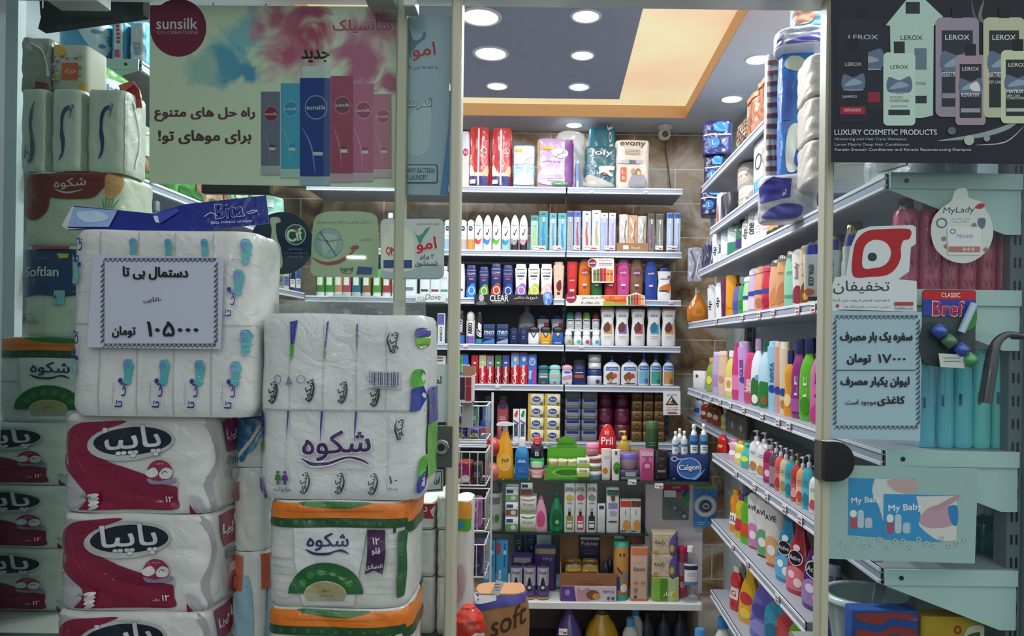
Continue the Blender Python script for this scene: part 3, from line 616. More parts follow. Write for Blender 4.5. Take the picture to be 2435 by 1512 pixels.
def clear(px, w, yt, col, fg, bl, acc, s): sh(px, w, yt, z, YS, 'shampoo_bottle', f'{s} {dp}', 'bottle', d=.45, prof='slab', n=4, col=col, cap=('plain', col, .13, .86, None, 'cap'), g=[T('CLEAR', 0, .84, .72, .065, fg), R(.95, .965, fg, .36), R(.72, .76, acc, .3), *lines(.66, 2, fg, .4, .03), ('s', [(-.42, .03), (.4, .03), (.4, .42), (.1, .5), (-.2, .4), (-.42, .3)], bl), ('E', .05, .25, .3, .14, .8, 'f0ece4')], group=gr)
for a in ((1120, 25, 630, '1c2c6c', 'dfe2ee', '2b7ed0', 'c03444', 'navy shampoo bottle with bright blue base'), (1150, 24, 634, '1d2f68', 'b4bcd6', '6a9a3c', 'b83444', 'navy shampoo bottle with lime green base'), (1179, 26, 626, '1b2a66', 'e2e4f0', 'a8482c', 'c03444', 'navy shampoo bottle with red brown base'), (1207, 26, 630, '1a2962', 'a8b2d2', '2a4a9a', 'b02f40', 'navy shampoo bottle with blue globe'),
          (1238, 28, 627, 'e6e6e8', '2c2c34', '9a72be', '1c1c20', 'white shampoo bottle with purple base'), (1269, 28, 627, 'e8e8ea', '2c2c34', 'b9c64a', '1c1c20', 'white shampoo bottle with lime base'), (1299, 28, 627, 'e9e8ea', '2c2c34', 'dfb4b4', '1c1c20', 'white shampoo bottle with pink base')): clear(*a)
sh(1328, 26, 622, z, YS, 'shampoo_bottle', f'cream pink shampoo bottle with dark fruit picture {dp}', 'bottle', d=.45, prof='slab', n=4, col='d8b8a4', cap=('plain', 'd9bba9', .1, .8), g=[('s', [(-.1, .5), (.2, .55), (.25, .3), (0, .22), (-.2, .35)], '6a1f24'), R(.12, .2, '5a2a28', .14), *lines(.68, 1, '8a6a5c', .2)], group=gr)
def sun(px, w, yt, col, disc, s, capc='9a9694'): sh(px, w, yt, z, YS, 'shampoo_bottle', f'{s} {dp}', 'bottle', d=.55, prof='sun', n=2.6, col=col, kind='gloss', cap=('plain', capc, .07, .66), g=[E(0, .72, .32, .1, disc), T('sunsilk', 0, .72, .5, .06, 'efe0e4'), R(.36, .41, 'd9ccd2', .16), R(.3, .35, disc, .12), ('l', [(-.3, .55), (-.2, .35), (-.05, .1)], .05, col)], group=gr)
sh(1360, 26, 622, z, YS, 'shampoo_bottle', f'flat red shampoo bottle {dp}', 'bottle', d=.5, prof='slab', n=3.5, col='c5262c', kind='gloss', g=[E(0, .5, .3, .08, 'b01f28'), T('sunsilk', 0, .5, .46, .05, 'f0d8d8'), R(.2, .26, 'dcc8c8', .2)], group=gr)
for a in ((1390, 30, 616, 'cf6a1c', 'a2381e', 'orange shampoo bottle'), (1419, 27, 618, '2c6a34', '1c4a24', 'green shampoo bottle half behind hanging card'), (1452, 29, 618, 'be2c34', '8c1a28', 'scarlet shampoo bottle half behind the hanging card'), (1482, 31, 616, 'c44a8a', 'a02c6c', 'pink shampoo bottle'), (1514, 31, 617, '7c5636', '5a2a5c', 'brown shampoo bottle with purple disc'), (1548, 29, 619, '27459a', '1d377e', 'royal blue shampoo bottle', '4a6ab2')): sun(*a)
sh(1580, 33, 634, z, YS, 'shampoo_bottle', f'white shampoo bottle with slanted navy cap and orange splash {dp}', 'bottle', d=.5, prof='hour', n=3, col='e4e3e6', cap=('dome', '1f2f72', .14, .7), g=[T('head&shoulders', 0, .74, .6, .06, '26305c'), R(.76, .84, 'b03048', .38, .2), ('s', [(-.4, .42), (.3, .58), (.42, .45), (.3, .25), (0, .32)], 'c86a2a'), R(.3, .35, '4a3a34', .25, -.4), *lines(.18, 1, '6a6a70', .3)], group=gr)
# ---- fourth shelf
z = SB[3]; dp = 'on fourth back shelf'; gr = 'toiletries on the fourth back shelf'
sh(1027, 26, 765, z, YS, 'aftershave_box', f'black aftershave carton {dp}', 'box', d=.5, prof='box', n=8, col='1d1d22', g=[*lines(.55, 3, '8a3a44', .5, .08), *lines(.9, 2, '5a5a60')], group=gr)
sh(1050, 18, 745, z, YS, 'shaving_box', f'white shaving carton with purple top {dp}', 'box', d=.6, prof='box', n=8, col='e3e2e6', g=[R(.62, .97, '6a58a8', .4), T('ARKO', 0, .3, .5, .3, '1a1a22', 90, .02)], group=gr)
sh(1097, 18, 738, z, YS, 'shaving_foam_can', f'black shaving foam can with blue base {dp}', 'can', d=1, prof='cyl', n=2, col='141518', cap=('plain', '101012', .16, .9), g=[R(.02, .3, '2d62b4', .48), T('ARKO', 0, .62, .48, .42, 'efeff2', 90, .03)], group=gr)
sh(1119, 21, 740, z, YS, 'shaving_foam_can', f'white shaving foam can with purple base {dp}', 'can', d=1, prof='can', n=2, col='dcdbe0', cap=('dome', 'd6d6da', .24, .9), g=[R(.02, .3, '7a5cb4', .48), R(.93, .97, 'c8a83c', .44), T('ARKO', 0, .62, .46, .48, '1a1a22', 90, .03)], group=gr)
sh(1140, 20, 741, z, YS, 'shaving_gel_can', f'black shaving gel can with teal base {dp}', 'can', d=1, prof='cyl', n=2, col='16171b', cap=('plain', '0f0f12', .15, .8), g=[R(.02, .17, '1f8a96', .48), T('Gillette', 0, .52, .5, .6, 'f0f0f2', 90, .04, .2)], group=gr)
for px, c in ((1164, '3f74c0'), (1196, '8fa0b4')):
    sh(px, 29, 771, z, YS, 'aftershave_box', f'navy men aftershave carton with {"blue" if px < 1180 else "silver"} corner {dp}', 'box', d=.5, prof='box', n=8, col='17284e', g=[('p', [(-.45, .02), (.45, .02), (.45, .28), (-.45, .1)], c), T('men', 0, .58, .8, .17, 'dfe4ee', 0, .03), R(.8, .94, '27477e', .42), R(.44, .47, '5a8ac8', .42), *lines(.4, 3, '9fb2d0', .7, .06)], group=gr)
for px in (1223, 1246): sh(px, 21, 779, z, YS, 'deodorant_stick', f'navy stick deodorant {dp}', 'deodorant', d=.6, prof='sun', n=3, col='18244c', g=[E(0, .72, .2, .06, '2f4478'), *lines(.45, 2, '8f9cc0', .3, .12, .03)], group=gr)
for px, c, s in ((1270, 'dddcdf', 'white'), (1299, 'd99a1c', 'yellow'), (1328, '2554a4', 'blue')): sh(px, 27, 775, z, YS-.01, 'deodorant_stick', f'{s} stick deodorant with black dome cap {dp}', 'deodorant', d=.6, prof='sun', n=3, col=c, cap=('dome', '141418', .32, .96), g=[('p', [(-.32, .95), (.32, .95), (0, .5)], '1a1a20'), ('p', [(-.18, .9), (.18, .9), (0, .62)], 'a8a8b0'), R(.12, .17, 'f0e8d8', .3)], group=gr)
sh(1253, 40, 728, z, YS+.1, 'lotion_bottle', f'grey rounded bottle marked dp standing behind the sticks {dp}', 'bottle', prof='std', n=2.6, col='8e9298', cap=('plain', '777b82', .16, .3), g=[T('dp', 0, .5, .42, .22, '35383e')], group=gr)
for px in (1292, 1326): sh(px, 30, 744, z, YS+.1, 'shampoo_bottle', f'white shampoo bottle with navy cap behind the sticks {dp}', 'bottle', prof='hour', n=3, col='d7d8df', cap=('dome', '24346f', .2, .8), g=[R(.7, .86, 'b8334a', .4, .1), T('head&shoulders', -.05, .6, .7, .07, '2a3460')], group=gr)
SUBZ = at(1387, 783, YS).z
t = thing('riser_shelf', f'small white riser between roll-on rows {dp}', 'riser', (at(1387, 783, YS).x, YS+.06, z))
W = 84/F*YS
mb = MB(); mb.box(-W/2, -.02, SUBZ-z-.012, W/2, .05, SUBZ-z, 'd3d4d8', .002); mb.build('top', t)
mb = MB(); mb.box(-W/2, .03, 0, W/2, .05, SUBZ-z-.012, 'aaabb2'); mb.build('back', t)
for px, c, s in ((1357, '2f9a80', 'teal'), (1376, 'b39cc8', 'lilac'), (1396, '82b83c', 'lime'), (1418, '8c1f3c', 'crimson')): sh(px, 18, 741, SUBZ, YS+.045, 'roll_on', f'white roll-on deodorant with {s} dome cap on the riser', 'deodorant', d=.85, prof='cyl', n=2.2, col='dcdcdf', cap=('dome', c, .42, 1.0), g=[*lines(.8, 1, '333338', .8, .1, .09), *lines(.45, 2, '9aa', .6, .2, .05)], group='roll-ons')
for px, c, s, b in ((1353, 'a8963c', 'olive disc', 'b9bcc0'), (1375, '58b08a', 'green disc', 'e2e3e5'), (1396, 'c04a4a', 'red disc', 'e2e3e5'), (1419, '4aa4c4', 'blue disc', 'e2e3e5')): sh(px, 19, 786, z, YS-.01, 'roll_on', f'white roll-on deodorant with {s} under the riser', 'deodorant', d=.85, prof='sun', n=2.2, col=b, cap=('dome', 'e6e7e9', .3, .9), g=[E(.12, .3, .26, .2, c)], group='roll-ons')
for px, tc, c, s in ((1446, 'b08a4a', 'c8952c', 'gold'), (1481, '5f5f86', '7a58a8', 'purple'), (1519, '6a1c2c', 'c0404c', 'red'), (1557, '4f8aa6', '3aa0be', 'blue'), (1592, 'b0623a', 'd8803c', 'orange')):
    sh(px, 34, 729, z, YS, 'shampoo_bottle', f'white waisted shampoo bottle with {s} cap and picture {dp}', 'bottle', d=.55, prof='hour', n=2.8, col='dcdad9', cap=('plain', tc, .075, .98), g=[T('DEX', 0, .83, .5, .06, '20242c', 0, .03), R(.9, .905, '50545c', .2), R(.34, .6, c, .3, -.25), ('s', [(-.3, .5), (0, .66), (.2, .52), (.1, .4), (-.2, .38)], '5a3030' if s != 'blue' else '2c6a8a'), *lines(.25, 2, '77777c', .5, .05)], group=gr)
# ---- fifth shelf
z = SB[4]; dp = 'on fifth back shelf'; gr = 'goods on the fifth back shelf'
sh(1040, 44, 846, z, YS, 'toothpaste_box', f'white carton with red print seen through the door {dp}', 'box', d=.5, prof='box', n=8, col='c9ccd0', g=[*lines(.9, 2, 'a04a50', .7, .1, .05)], group=gr)
sh(1097, 38, 842, z, YS, 'toothpaste_box', f'green and blue toothpaste carton beside the door post {dp}', 'box', d=.5, prof='box', n=8, col='2a62b8', g=[R(.4, .97, '4f9a3c', .15, -.47), E(-.2, .75, .25, .15, '1f6a2c'), T('CO2', .33, .5, .3, .5, 'dfe6f2', 90)], group=gr)
for px, w, yt, tc, c, s in ((1131, 17, 845, 'b82028', '9a1a22', 'plain red'), (1150, 18, 843, 'b2bc8c', 'c22028', 'pale green topped'), (1168, 17, 845, '7c7c92', 'b8232a', 'grey topped'), (1187, 16, 844, '2e7a44', '8c2030', 'green topped'), (1205, 17, 844, '27549a', 'a02430', 'blue topped'), (1227, 20, 838, '6fa0cc', 'c3202c', 'tall sky blue topped'), (1247, 20, 838, '3f74c4', 'c3202c', 'tall blue topped')):
    sh(px, w, yt, z, YS, 'toothpaste_box', f'red toothpaste carton, {s} {dp}', 'box', d=.7, prof='box', n=8, col=c, g=[R(.52, .97, tc, .46), ('s', [(-.46, .45), (.46, .62), (.46, .4), (-.46, .3)], c), E(.05, .78, .2, .07, 'd8d4cc') if px > 1215 else R(.7, .76, 'd0c8c4', .2), T('Colgate', 0, .3, .6, .5, 'f2e6e6', 90, .03)], group=gr)
sh(1268, 21, 842, z, YS, 'toothpaste_box', f'blue and magenta toothpaste carton {dp}', 'box', d=.7, prof='box', n=8, col='3a6cc0', g=[R(.02, .55, 'b43a8c', .46, .1), ('E', 0, .75, .34, .13, .7, 'c4d4ee'), T('3D', 0, .78, .4, .1, 'd4e0f2'), T('whitening', -.22, .3, .3, .5, 'dfe4f2', 90)], group=gr)
for px, w, c, c2, s in ((1295, 28, '1f5c60', 'cfc4b4', 'dark teal'), (1322, 28, '8cc4be', 'd8a090', 'mint')): sh(px, w, 867, z, YS, 'deodorant_stick', f'{s} stick deodorant {dp}', 'deodorant', d=.6, prof='sun', n=3, col=c, cap=('dome', c, .22, .96), g=[R(.42, .56, c2, .34), R(.64, .68, 'dce8e4', .34), E(0, .12, .16, .07, 'b04a50')], group=gr)
sh(1351, 26, 867, z, YS, 'deodorant_stick', f'white and pink stick deodorant {dp}', 'deodorant', d=.6, prof='sun', n=3, col='d9d6dc', cap=('dome', 'd49aa8', .24, .98), g=[E(0, .82, .34, .09, '3a6ab4'), ('s', [(-.4, .5), (.3, .62), (.4, .4), (-.3, .3)], 'c48aa4'), E(0, .1, .16, .06, '8a8a98')], group=gr)
sh(1380, 31, 868, z, YS, 'deodorant_stick', f'navy stick deodorant with orange print {dp}', 'deodorant', d=.6, prof='sun', n=3, col='1f2c5c', g=[R(.34, .5, 'b0482c', .34), R(.6, .63, 'ccd0dc', .3), E(0, .84, .25, .05, '3a4a80')], group=gr)
sh(1380, 32, 855, z, YS+.1, 'cream_jar', f'grey tin standing behind the navy stick {dp}', 'jar', d=1, prof='cyl', n=2, col='6a6d72', cap=('jar', '8a8c90', .3, 1), group=gr)
jz = z
for w, yt, bc, lc, s in ((36, 878, 'c4cad8', '22306e', 'large white navy-lidded jar, bottom of jar stack'), (31, 862, 'd6d6d8', 'dcdcde', 'white cream jar, middle of jar stack'), (31, 843, 'c2c3c6', 'd4d4d6', 'white cream jar, top of jar stack')):
    sh(1417, w, yt, jz, YS, 'cream_jar', f'{s} {dp}', 'jar', d=1, prof='cyl', n=2, col=bc, cap=('jar', lc, .42, 1.02), g=[E(.2, .35, .14, .25, '4a4048')] if w > 35 else [*lines(.5, 1, '9a9aa2', .4, .1, .1)], group=gr)
    jz = at(1417, yt, YS).z+.001
for px, c, s in ((1458, 'c8502c', 'papaya'), (1500, 'b84438', 'pomegranate')): sh(px, 40, 846, z, YS, 'pump_bottle', f'wide white pump lotion bottle with {s} picture {dp}', 'bottle', d=.5, prof='std', n=3.4, col='dcdadc', cap=('pump', '3456b4', .22, .22), g=[R(.64, .8, '2d62b8', .36), T('Comeon', 0, .72, .56, .09, 'eef2fa'), ('s', [(-.36, .4), (0, .58), (.1, .3), (-.2, .18)], '7a5030'), E(.15, .42, .14, .1, c), E(-.1, .2, .1, .07, 'd89060'), R(.06, .1, '3a3a40', .3)], group=gr)
for px, c, s, l2 in ((1534, '6fa8c8', 'pale blue', '5a6a74'), (1563, '3f9a86', 'green', '3a6a58'), (1593, 'b88a5c', 'tan', '8a5c34')): sh(px, 27, 838, z, YS, 'pump_bottle', f'white lotion bottle with blue clear-hooded pump and {s} label {dp}', 'bottle', d=.7, prof='std', n=2.4, col='dfe0e2', cap=('spray', '3556aa', .3, .34), g=[R(.08, .62, c, .42), R(.66, .86, '2d6ab4', .4), T('Comeon', 0, .76, .6, .08, 'eef2fa'), E(.22, .2, .16, .1, l2)], group=gr)
# ---- sixth shelf
z = SB[5]; dp = 'on sixth back shelf'; gr = 'goods on the sixth back shelf'
for px, c, s in ((1129, '4a7a6a', 'green'), (1164, '4f78b0', 'blue'), (1199, 'b8545c', 'coral')): sh(px, 28, 940, z, YS+.05, 'lotion_bottle', f'{s} body lotion bottle with purple disc {dp}', 'bottle', d=.6, prof='std', n=3, col=c, cap=('plain', '3a4248', .1, .8), g=[E(0, .85, .36, .09, '352f70'), R(.1, .62, c, .4), E(0, .3, .2, .1, '2a3a40' if px < 1150 else '6a2a30'), *lines(.55, 2, 'e6dcdc', .5, .05, .02)], group=gr)
sh(1160, 34, 1000, z, YS-.02, 'can', f'dark spray can with red and blue top behind the wire rack {dp}', 'can', d=1, prof='can', n=2, col='6a6f7c', cap=('plain', '2c3f86', .3, .9), g=[R(.5, .9, 'a03038', .48)], group=gr)
for px, c in ((1231, 'c8503c'), (1247, '2c9048')): sh(px, 15, 973, z, YS-.01, 'toothpaste_box', f'white toothpaste carton on end with {"red" if px < 1240 else "green"} leaf {dp}', 'box', d=.8, prof='box', n=8, col='e6e5e8', g=[('s', [(-.3, .8), (.1, .97), (.3, .9), (.1, .75)], c), T('SENSODYNE', 0, .35, .4, .6, '38405c', 90, .02), ('l', [(-.4, .65), (.4, .55)], .05, '4a5a9a')], group=gr)
for col, px in enumerate((1274, 1313)):
    for r in range(4):
        w = 38/F*YS; h = 28.2/F*YS
        item('soap_box', f'yellow soap carton, {["lowest", "second up", "third up", "topmost"][r]} of {"left" if col == 0 else "right"} soap stack {dp}', 'box', (at(px, 1000, YS-.02).x, YS+.005, z+.0006+r*(h+.0004)), w, h, .05, prof='box', n=9, col='dcd3a8', group='soap cartons stacked on the sixth back shelf',
             g=[R(.03, .97, 'c9a94c', -.3, -.48), R(.05, .2, 'c8c5b8', .48, -.1), E(.02, .55, .26, .22, '2f4a94'), T('Dove', .02, .55, .34, .2, 'e6e8f0'), ('s', [(-.3, .3), (0, .2), (.4, .34), (.3, .24), (0, .1), (-.3, .2)], '9fb0c8'), E(.34, .18, .1, .12, '6a5a40')])
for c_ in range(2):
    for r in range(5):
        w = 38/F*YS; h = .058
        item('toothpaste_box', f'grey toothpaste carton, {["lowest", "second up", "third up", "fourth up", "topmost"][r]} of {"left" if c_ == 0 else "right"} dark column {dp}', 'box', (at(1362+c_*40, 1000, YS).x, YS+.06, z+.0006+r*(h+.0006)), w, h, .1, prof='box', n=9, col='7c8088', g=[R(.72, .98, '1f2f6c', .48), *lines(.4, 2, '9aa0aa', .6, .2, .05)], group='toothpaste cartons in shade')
for c_ in range(2):
    for r in range(3):
        w = 40/F*YS
        item('tin', f'burgundy tin, {["lowest", "middle", "topmost"][r]} of {"left" if c_ == 0 else "right"} burgundy stack {dp}', 'tin', (at(1441+c_*42, 1000, YS).x, YS+.1, z+.0006+r*.0905), w, .09, .09, prof='cyl', n=2.2, col='5a1a34', cap=('jar', '6a2040', .3, 1), g=[E(0, .5, .3, .3, '7a3a52')], group='burgundy tins')
for c_ in range(3):
    for r in range(5):
        w = 25/F*YS; h = .056
        item('carton', f'brown carton, {["lowest", "second up", "third up", "fourth up", "topmost"][r]} of the {["left", "middle", "right"][c_]} brown stack {dp}', 'box', (at(1516+c_*27, 1000, YS).x, YS+.06, z+.0006+r*(h+.0006)), w, h, .08, prof='box', n=9, col='6a4e2c', g=[E(0, .45, .24, .24, '3a2a1a'), R(.8, .9, 'a07c44', .36), T('LUX', 0, .45, .3, .2, 'c8a45c')], group='small brown cartons')
# ---- signs and tags on the unit
def card3(name, label, cat, x0, y0, x1, y1, Y, base, items, r=4, group=None): return sheet(name, label, cat, rrect(x0, y0, x1, y1, r)[::-1], Y, base, items, .0015, 'paper', group)
YP = YB-.016
card3('notice_card', 'white NOTICE card with black warning triangle hanging from the fifth back shelf', 'sign', 1577, 930, 1618, 987, YP, 'e2e0e0', [T('NOTICE', 1598, 939, 24, 5, '26262a'), ('p', [(1582, 963), (1597, 941), (1613, 963)], '16161a'), ('p', [(1587, 960), (1597, 945.5), (1608, 960)], 'd9d4cc'), ('s', [(1590, 959), (1596, 954), (1600, 948), (1604, 952), (1606, 959)], '2a2620'), ('r', 1589, 956.5, 1600, 959.5, 'd8a02c', 1, 1), T('این مکان', 1598, 968, 26, 4, '33333a'), T('مجهز به دوربین', 1598, 973.5, 30, 4.5, '33333a'), T('می باشد', 1598, 978, 16, 3, '33333a'), ('r', 1587, 980, 1610, 983.5, 'b8323a', 1, 1)], 2)
card3('shelf_sign', 'black CLEAR brand strip with white lettering on the edge of the third back shelf', 'sign', 1128, 700, 1316, 724, YP, '15161a', [T('CLEAR', 1187, 709, 44, 15, 'ececf0', 0, .02), T('شروع یک شگفتی', 1250, 708, 56, 9, 'dcdce0'), T('بدون شوره', 1248, 717.5, 44, 4, 'a04050'), R(719.5, 720.5, '9a9aa2', 1200, 1172), E(1145, 708, 6, 9, 'a8a8ac'), ('s', [(1133, 724), (1157, 724), (1152, 716), (1145, 718), (1138, 716)], '55575e')], 1)
pts = [(1291, 701), (1300, 694), (1311, 697), (1314, 712), (1308, 724), (1295, 724), (1292, 712)]
sheet('shelf_sign', 'blue jellyfish shaped cut-out on right end of the black strip', 'sign', spline(pts, 3)[::-1], YP-.004, '5a7ec4', [('s', [(1295, 700), (1305, 698), (1309, 708), (1300, 710)], '9ab4e4'), ('l', [(1298, 712), (1300, 718), (1298, 722)], 2, 'c4d4f0'), ('l', [(1305, 712), (1306, 722)], 2, '2d4a96')], .0015)
def minis(x0, y0, w, h, cs): return [q for i, c in enumerate(cs) for q in (('p', rrect(x0+i*w+.4, y0+abs(i-len(cs)/2+.5)*1.6, x0+(i+1)*w-.4, y0+h, 1.5, 2), c), ('e', x0+(i+.5)*w, y0+h*.45, w*.3, w*.3, '6a1a30'))]
card3('shelf_sign', 'white, green and orange Sunsilk strip on the edge of the third back shelf', 'sign', 1345, 702, 1533, 727, YP, 'd6d2c8', [('p', [(1434, 716), (1480, 712), (1533, 714), (1533, 726.5), (1434, 726.5)], '8aa83a'), ('p', [(1428, 703), (1533, 703), (1533, 720), (1470, 722), (1440, 716)], 'd8742c'), E(1358, 707, 13, 13.5, '8c1738'), T('sunsilk', 1358, 707, 19, 6, 'f0dde2'), T('راه حل های متنوع', 1408, 708, 48, 7, '4a3c38'), T('برای موهای تو', 1404, 719, 44, 7, '4a3c38'), T('سانسیلک', 1470, 712, 58, 13, 'a02c30', -3, .03)], 1)
sheet('shelf_sign', 'cut-out of small colourful shampoo bottles at right end of the Sunsilk strip', 'sign', [(1490, 726), (1534, 726), (1534, 705), (1520, 698), (1512, 695), (1494, 702), (1490, 708)], YP-.004, 'dcd4c8', minis(1493, 699, 6.4, 26, ['6a5a3a', '3c7a3c', 'b0282c', 'b81f30', 'd87c28', 'e0a878']), .0015)
card3('hanging_card', 'hanging Sunsilk card with a red disc and six bottles in front of the red shampoos', 'sign', 1407, 614, 1460, 672, YP, 'dedad6', [T('سانسیلک', 1436, 618.5, 32, 8, 'a02838'), *[('r', 1424, 625+i*4, 1456, 627+i*4, '8a807c', 1, 1) for i in range(2)], *minis(1410, 637, 8, 32, ['8a6a3c', '3f7c34', '9a2028', 'b81f30', 'd88a20', 'd8702c'])], 3)
sheet('hanging_card', 'round red Sunsilk badge at the top left of the hanging card', 'sign', [(1409+11*math.cos(a), 625-11*math.sin(a)) for a in [i*.2618 for i in range(24)]], YP-.004, 'dedad6', [E(1409, 625, 9.5, 9.5, '7a1530'), T('sunsilk', 1409, 625, 15, 4.5, 'f0dde2')], .0015)
card3('shelf_sign', 'small white Dove strip seen through the door on the third back shelf', 'sign', 988, 698, 1060, 718, YP, 'd9dad8', [T('Dove', 1030, 706, 36, 13, '3a3d46', 0, .0, .2), T('داو', 1000, 707, 16, 7, '55585e')], 1)
for i, (px, py) in enumerate(((1406, 457), (1535, 457), (1107, 823), (1383, 825), (1595, 719), (1125, 916), (1183, 919), (1225, 1054), (1305, 1054), (1020, 828))):
    price(px, py, YP, '۸۵۰۰۰', where=['under the teal packs', 'under the cream pack', 'under the black shaving can', 'under the roll-ons', 'at the right end of the third back shelf', 'under the red cartons at left', 'under the grey topped red carton', 'under the white cartons on the sixth back shelf', 'under the soap stack', 'on the fourth back shelf, seen through the door'][i])
# ================================================================ right rack: rows that face the aisle
RA = math.radians(-64)
def rk(rows, key, where, group, deep=.0):
    rows = sorted(rows, key=lambda r: r[0]); z = SR[key] if isinstance(key, str) else key
    for i, r in enumerate(rows):
        px, yt, prof, col, cap, g, desc = r[:7]; k = dict(r[7]) if len(r) > 7 else {}
        Y = Yx(px, XR+.02+deep, yt); W = k.pop('W', .07)
        nb = [abs(Yx(q[0], XR+.02+deep, yt)-Y) for q in rows[max(0, i-1):i+2] if q is not r]
        if nb: W = min(W, max(.026, min(nb)*.97/1.04))
        D = W*k.pop('d', .55); H = max(.05, at(px, yt, Y).z-z)
        x = XR+.014+deep+W/2*.44+D/2*.9
        k.setdefault('n', 2.6)
        item(k.pop('name', 'shampoo_bottle'), f'{desc} {where}', k.pop('cat', 'bottle'), (x, Y, z+.0006), W, H, D, RA, prof, col=col, kind=k.pop('kind', 'gloss'), cap=cap, g=g, group=group, order='door', **k)
def fr(c, c2='e8dccc', u=.34): return [R(.12, .5, c2, u), E(.02, .26, .26, .1, c), ('s', [(-.3, .2), (0, .12), (.3, .2), (.2, .34), (-.1, .38)], c), *lines(.66, 2, '55505a', .4, .05, .015)]
def vt(s, c='3a3440', v=.45, h=.4, w=.3): return [T(s, 0, v, w, h, c, 90, .02)]
# fourth shelf: body washes
rk([(1683, 677, 'slab', 'd9d8d8', ('plain', 'cfcfd2', .1, .8), vt('dp'), 'white bottle with vertical black print, farthest'), (1701, 672, 'slab', 'e0e0e2', ('plain', 'dcdcde', .1, .8), vt('dp', '2a2a30', .5), 'white bottle with bold black letters'),
    (1715, 660, 'slab', '5a2448', ('plain', '5a2448', .1, .8), [], 'thin dark purple bottle'), (1728, 655, 'cyl', 'd8921a', None, [R(.2, .22, 'b87410', .3)], 'tall plain yellow bottle'), (1744, 674, 'sun', '6a5aa4', ('pump', '1a1a20', .12, .3), [R(.2, .5, '4a4a96', .36)], 'violet bottle'), (1757, 674, 'sun', '3a9a54', ('plain', '2a2a30', .08, .4), [R(.2, .5, '2a7a3c', .36)], 'green bottle'),
    (1769, 655, 'sun', 'a9cf9c', ('dome', 'c4d8c0', .16, .9), [R(.45, .56, '2c3f90', .4), R(.1, .4, 'c8dcb8', .3)], 'pale green body wash with navy label'), (1782, 636, 'sun', 'c4a8c8', ('dome', 'd2c6d8', .16, .9), [R(.45, .56, '2c3f90', .4), R(.1, .4, 'd4c0d8', .3)], 'lilac body wash with navy label'), (1797, 631, 'sun', 'd99a72', ('dome', 'd8a88c', .16, .9), [R(.45, .56, '2c3f90', .4), E(0, .24, .26, .12, 'b86a50')], 'peach body wash with navy label'),
    (1814, 627, 'sun', 'c43048', ('dome', 'c84054', .16, .9), [R(.45, .56, '2c3f90', .4), E(0, .24, .26, .12, 'a01c38')], 'crimson body wash with navy label'), (1832, 618, 'sun', 'd8a07c', ('plain', 'a9a6a2:chrome', .12, .8), [('s', [(-.3, .1), (.3, .2), (.2, .5), (-.2, .4)], 'c88058')], 'peach shower gel with silver cap, smaller'), (1848, 607, 'sun', 'd39a6c', ('plain', 'b0aca8:chrome', .11, .8), [('s', [(-.3, .1), (.3, .2), (.2, .55), (-.2, .4)], 'b87448'), *lines(.75, 2, '6a4a34', .4)], 'tall orange shower gel with silver cap'),
    (1869, 597, 'sun', '8fc8ac', ('plain', 'b4b8b8:chrome', .11, .8), [*lines(.7, 3, '4a8a70', .4), R(.2, .24, '4a9a7c', .3)], 'mint shower gel with silver cap'), (1887, 590, 'slab', 'dcd4d2', ('dome', 'd6ccc8', .08, .8), [('s', [(-.35, .08), (.3, .06), (.35, .3), (0, .38), (-.3, .28)], '8a2c3c'), *vt('body', '8a5a60', .66, .3)], 'white body wash with red berries'), (1905, 580, 'slab', 'cfb48c', ('dome', 'c8b088', .08, .8), [('s', [(-.35, .06), (.3, .06), (.35, .3), (0, .4), (-.3, .25)], '6a4420'), E(.1, .15, .2, .07, 'd8922a'), *vt('body', '7a5a3c', .66, .3)], 'cream body wash with chocolate picture'),
    (1923, 575, 'slab', 'dcdcdf', ('plain', '20264e', .16, .9), [('p', [(-.4, .05), (.4, .05), (.1, .4)], '2a2a34'), *vt('care', '2a3050', .6, .3)], 'white bottle with navy cap and grey triangle'), (1939, 570, 'slab', '26262b', ('plain', '18181c', .12, .9), vt('LE', 'd0d0d4', .7, .16) + [E(0, .3, .25, .1, '6a5a54')], 'black bottle with pale letters'), (1962, 560, 'slab', '8a8078', ('plain', '5a544e', .12, .9), [R(.1, .4, 'a89c90', .36)], 'taupe bottle half behind the glass edge')],
   'C', 'on fourth right shelf', 'body washes on the fourth right shelf')
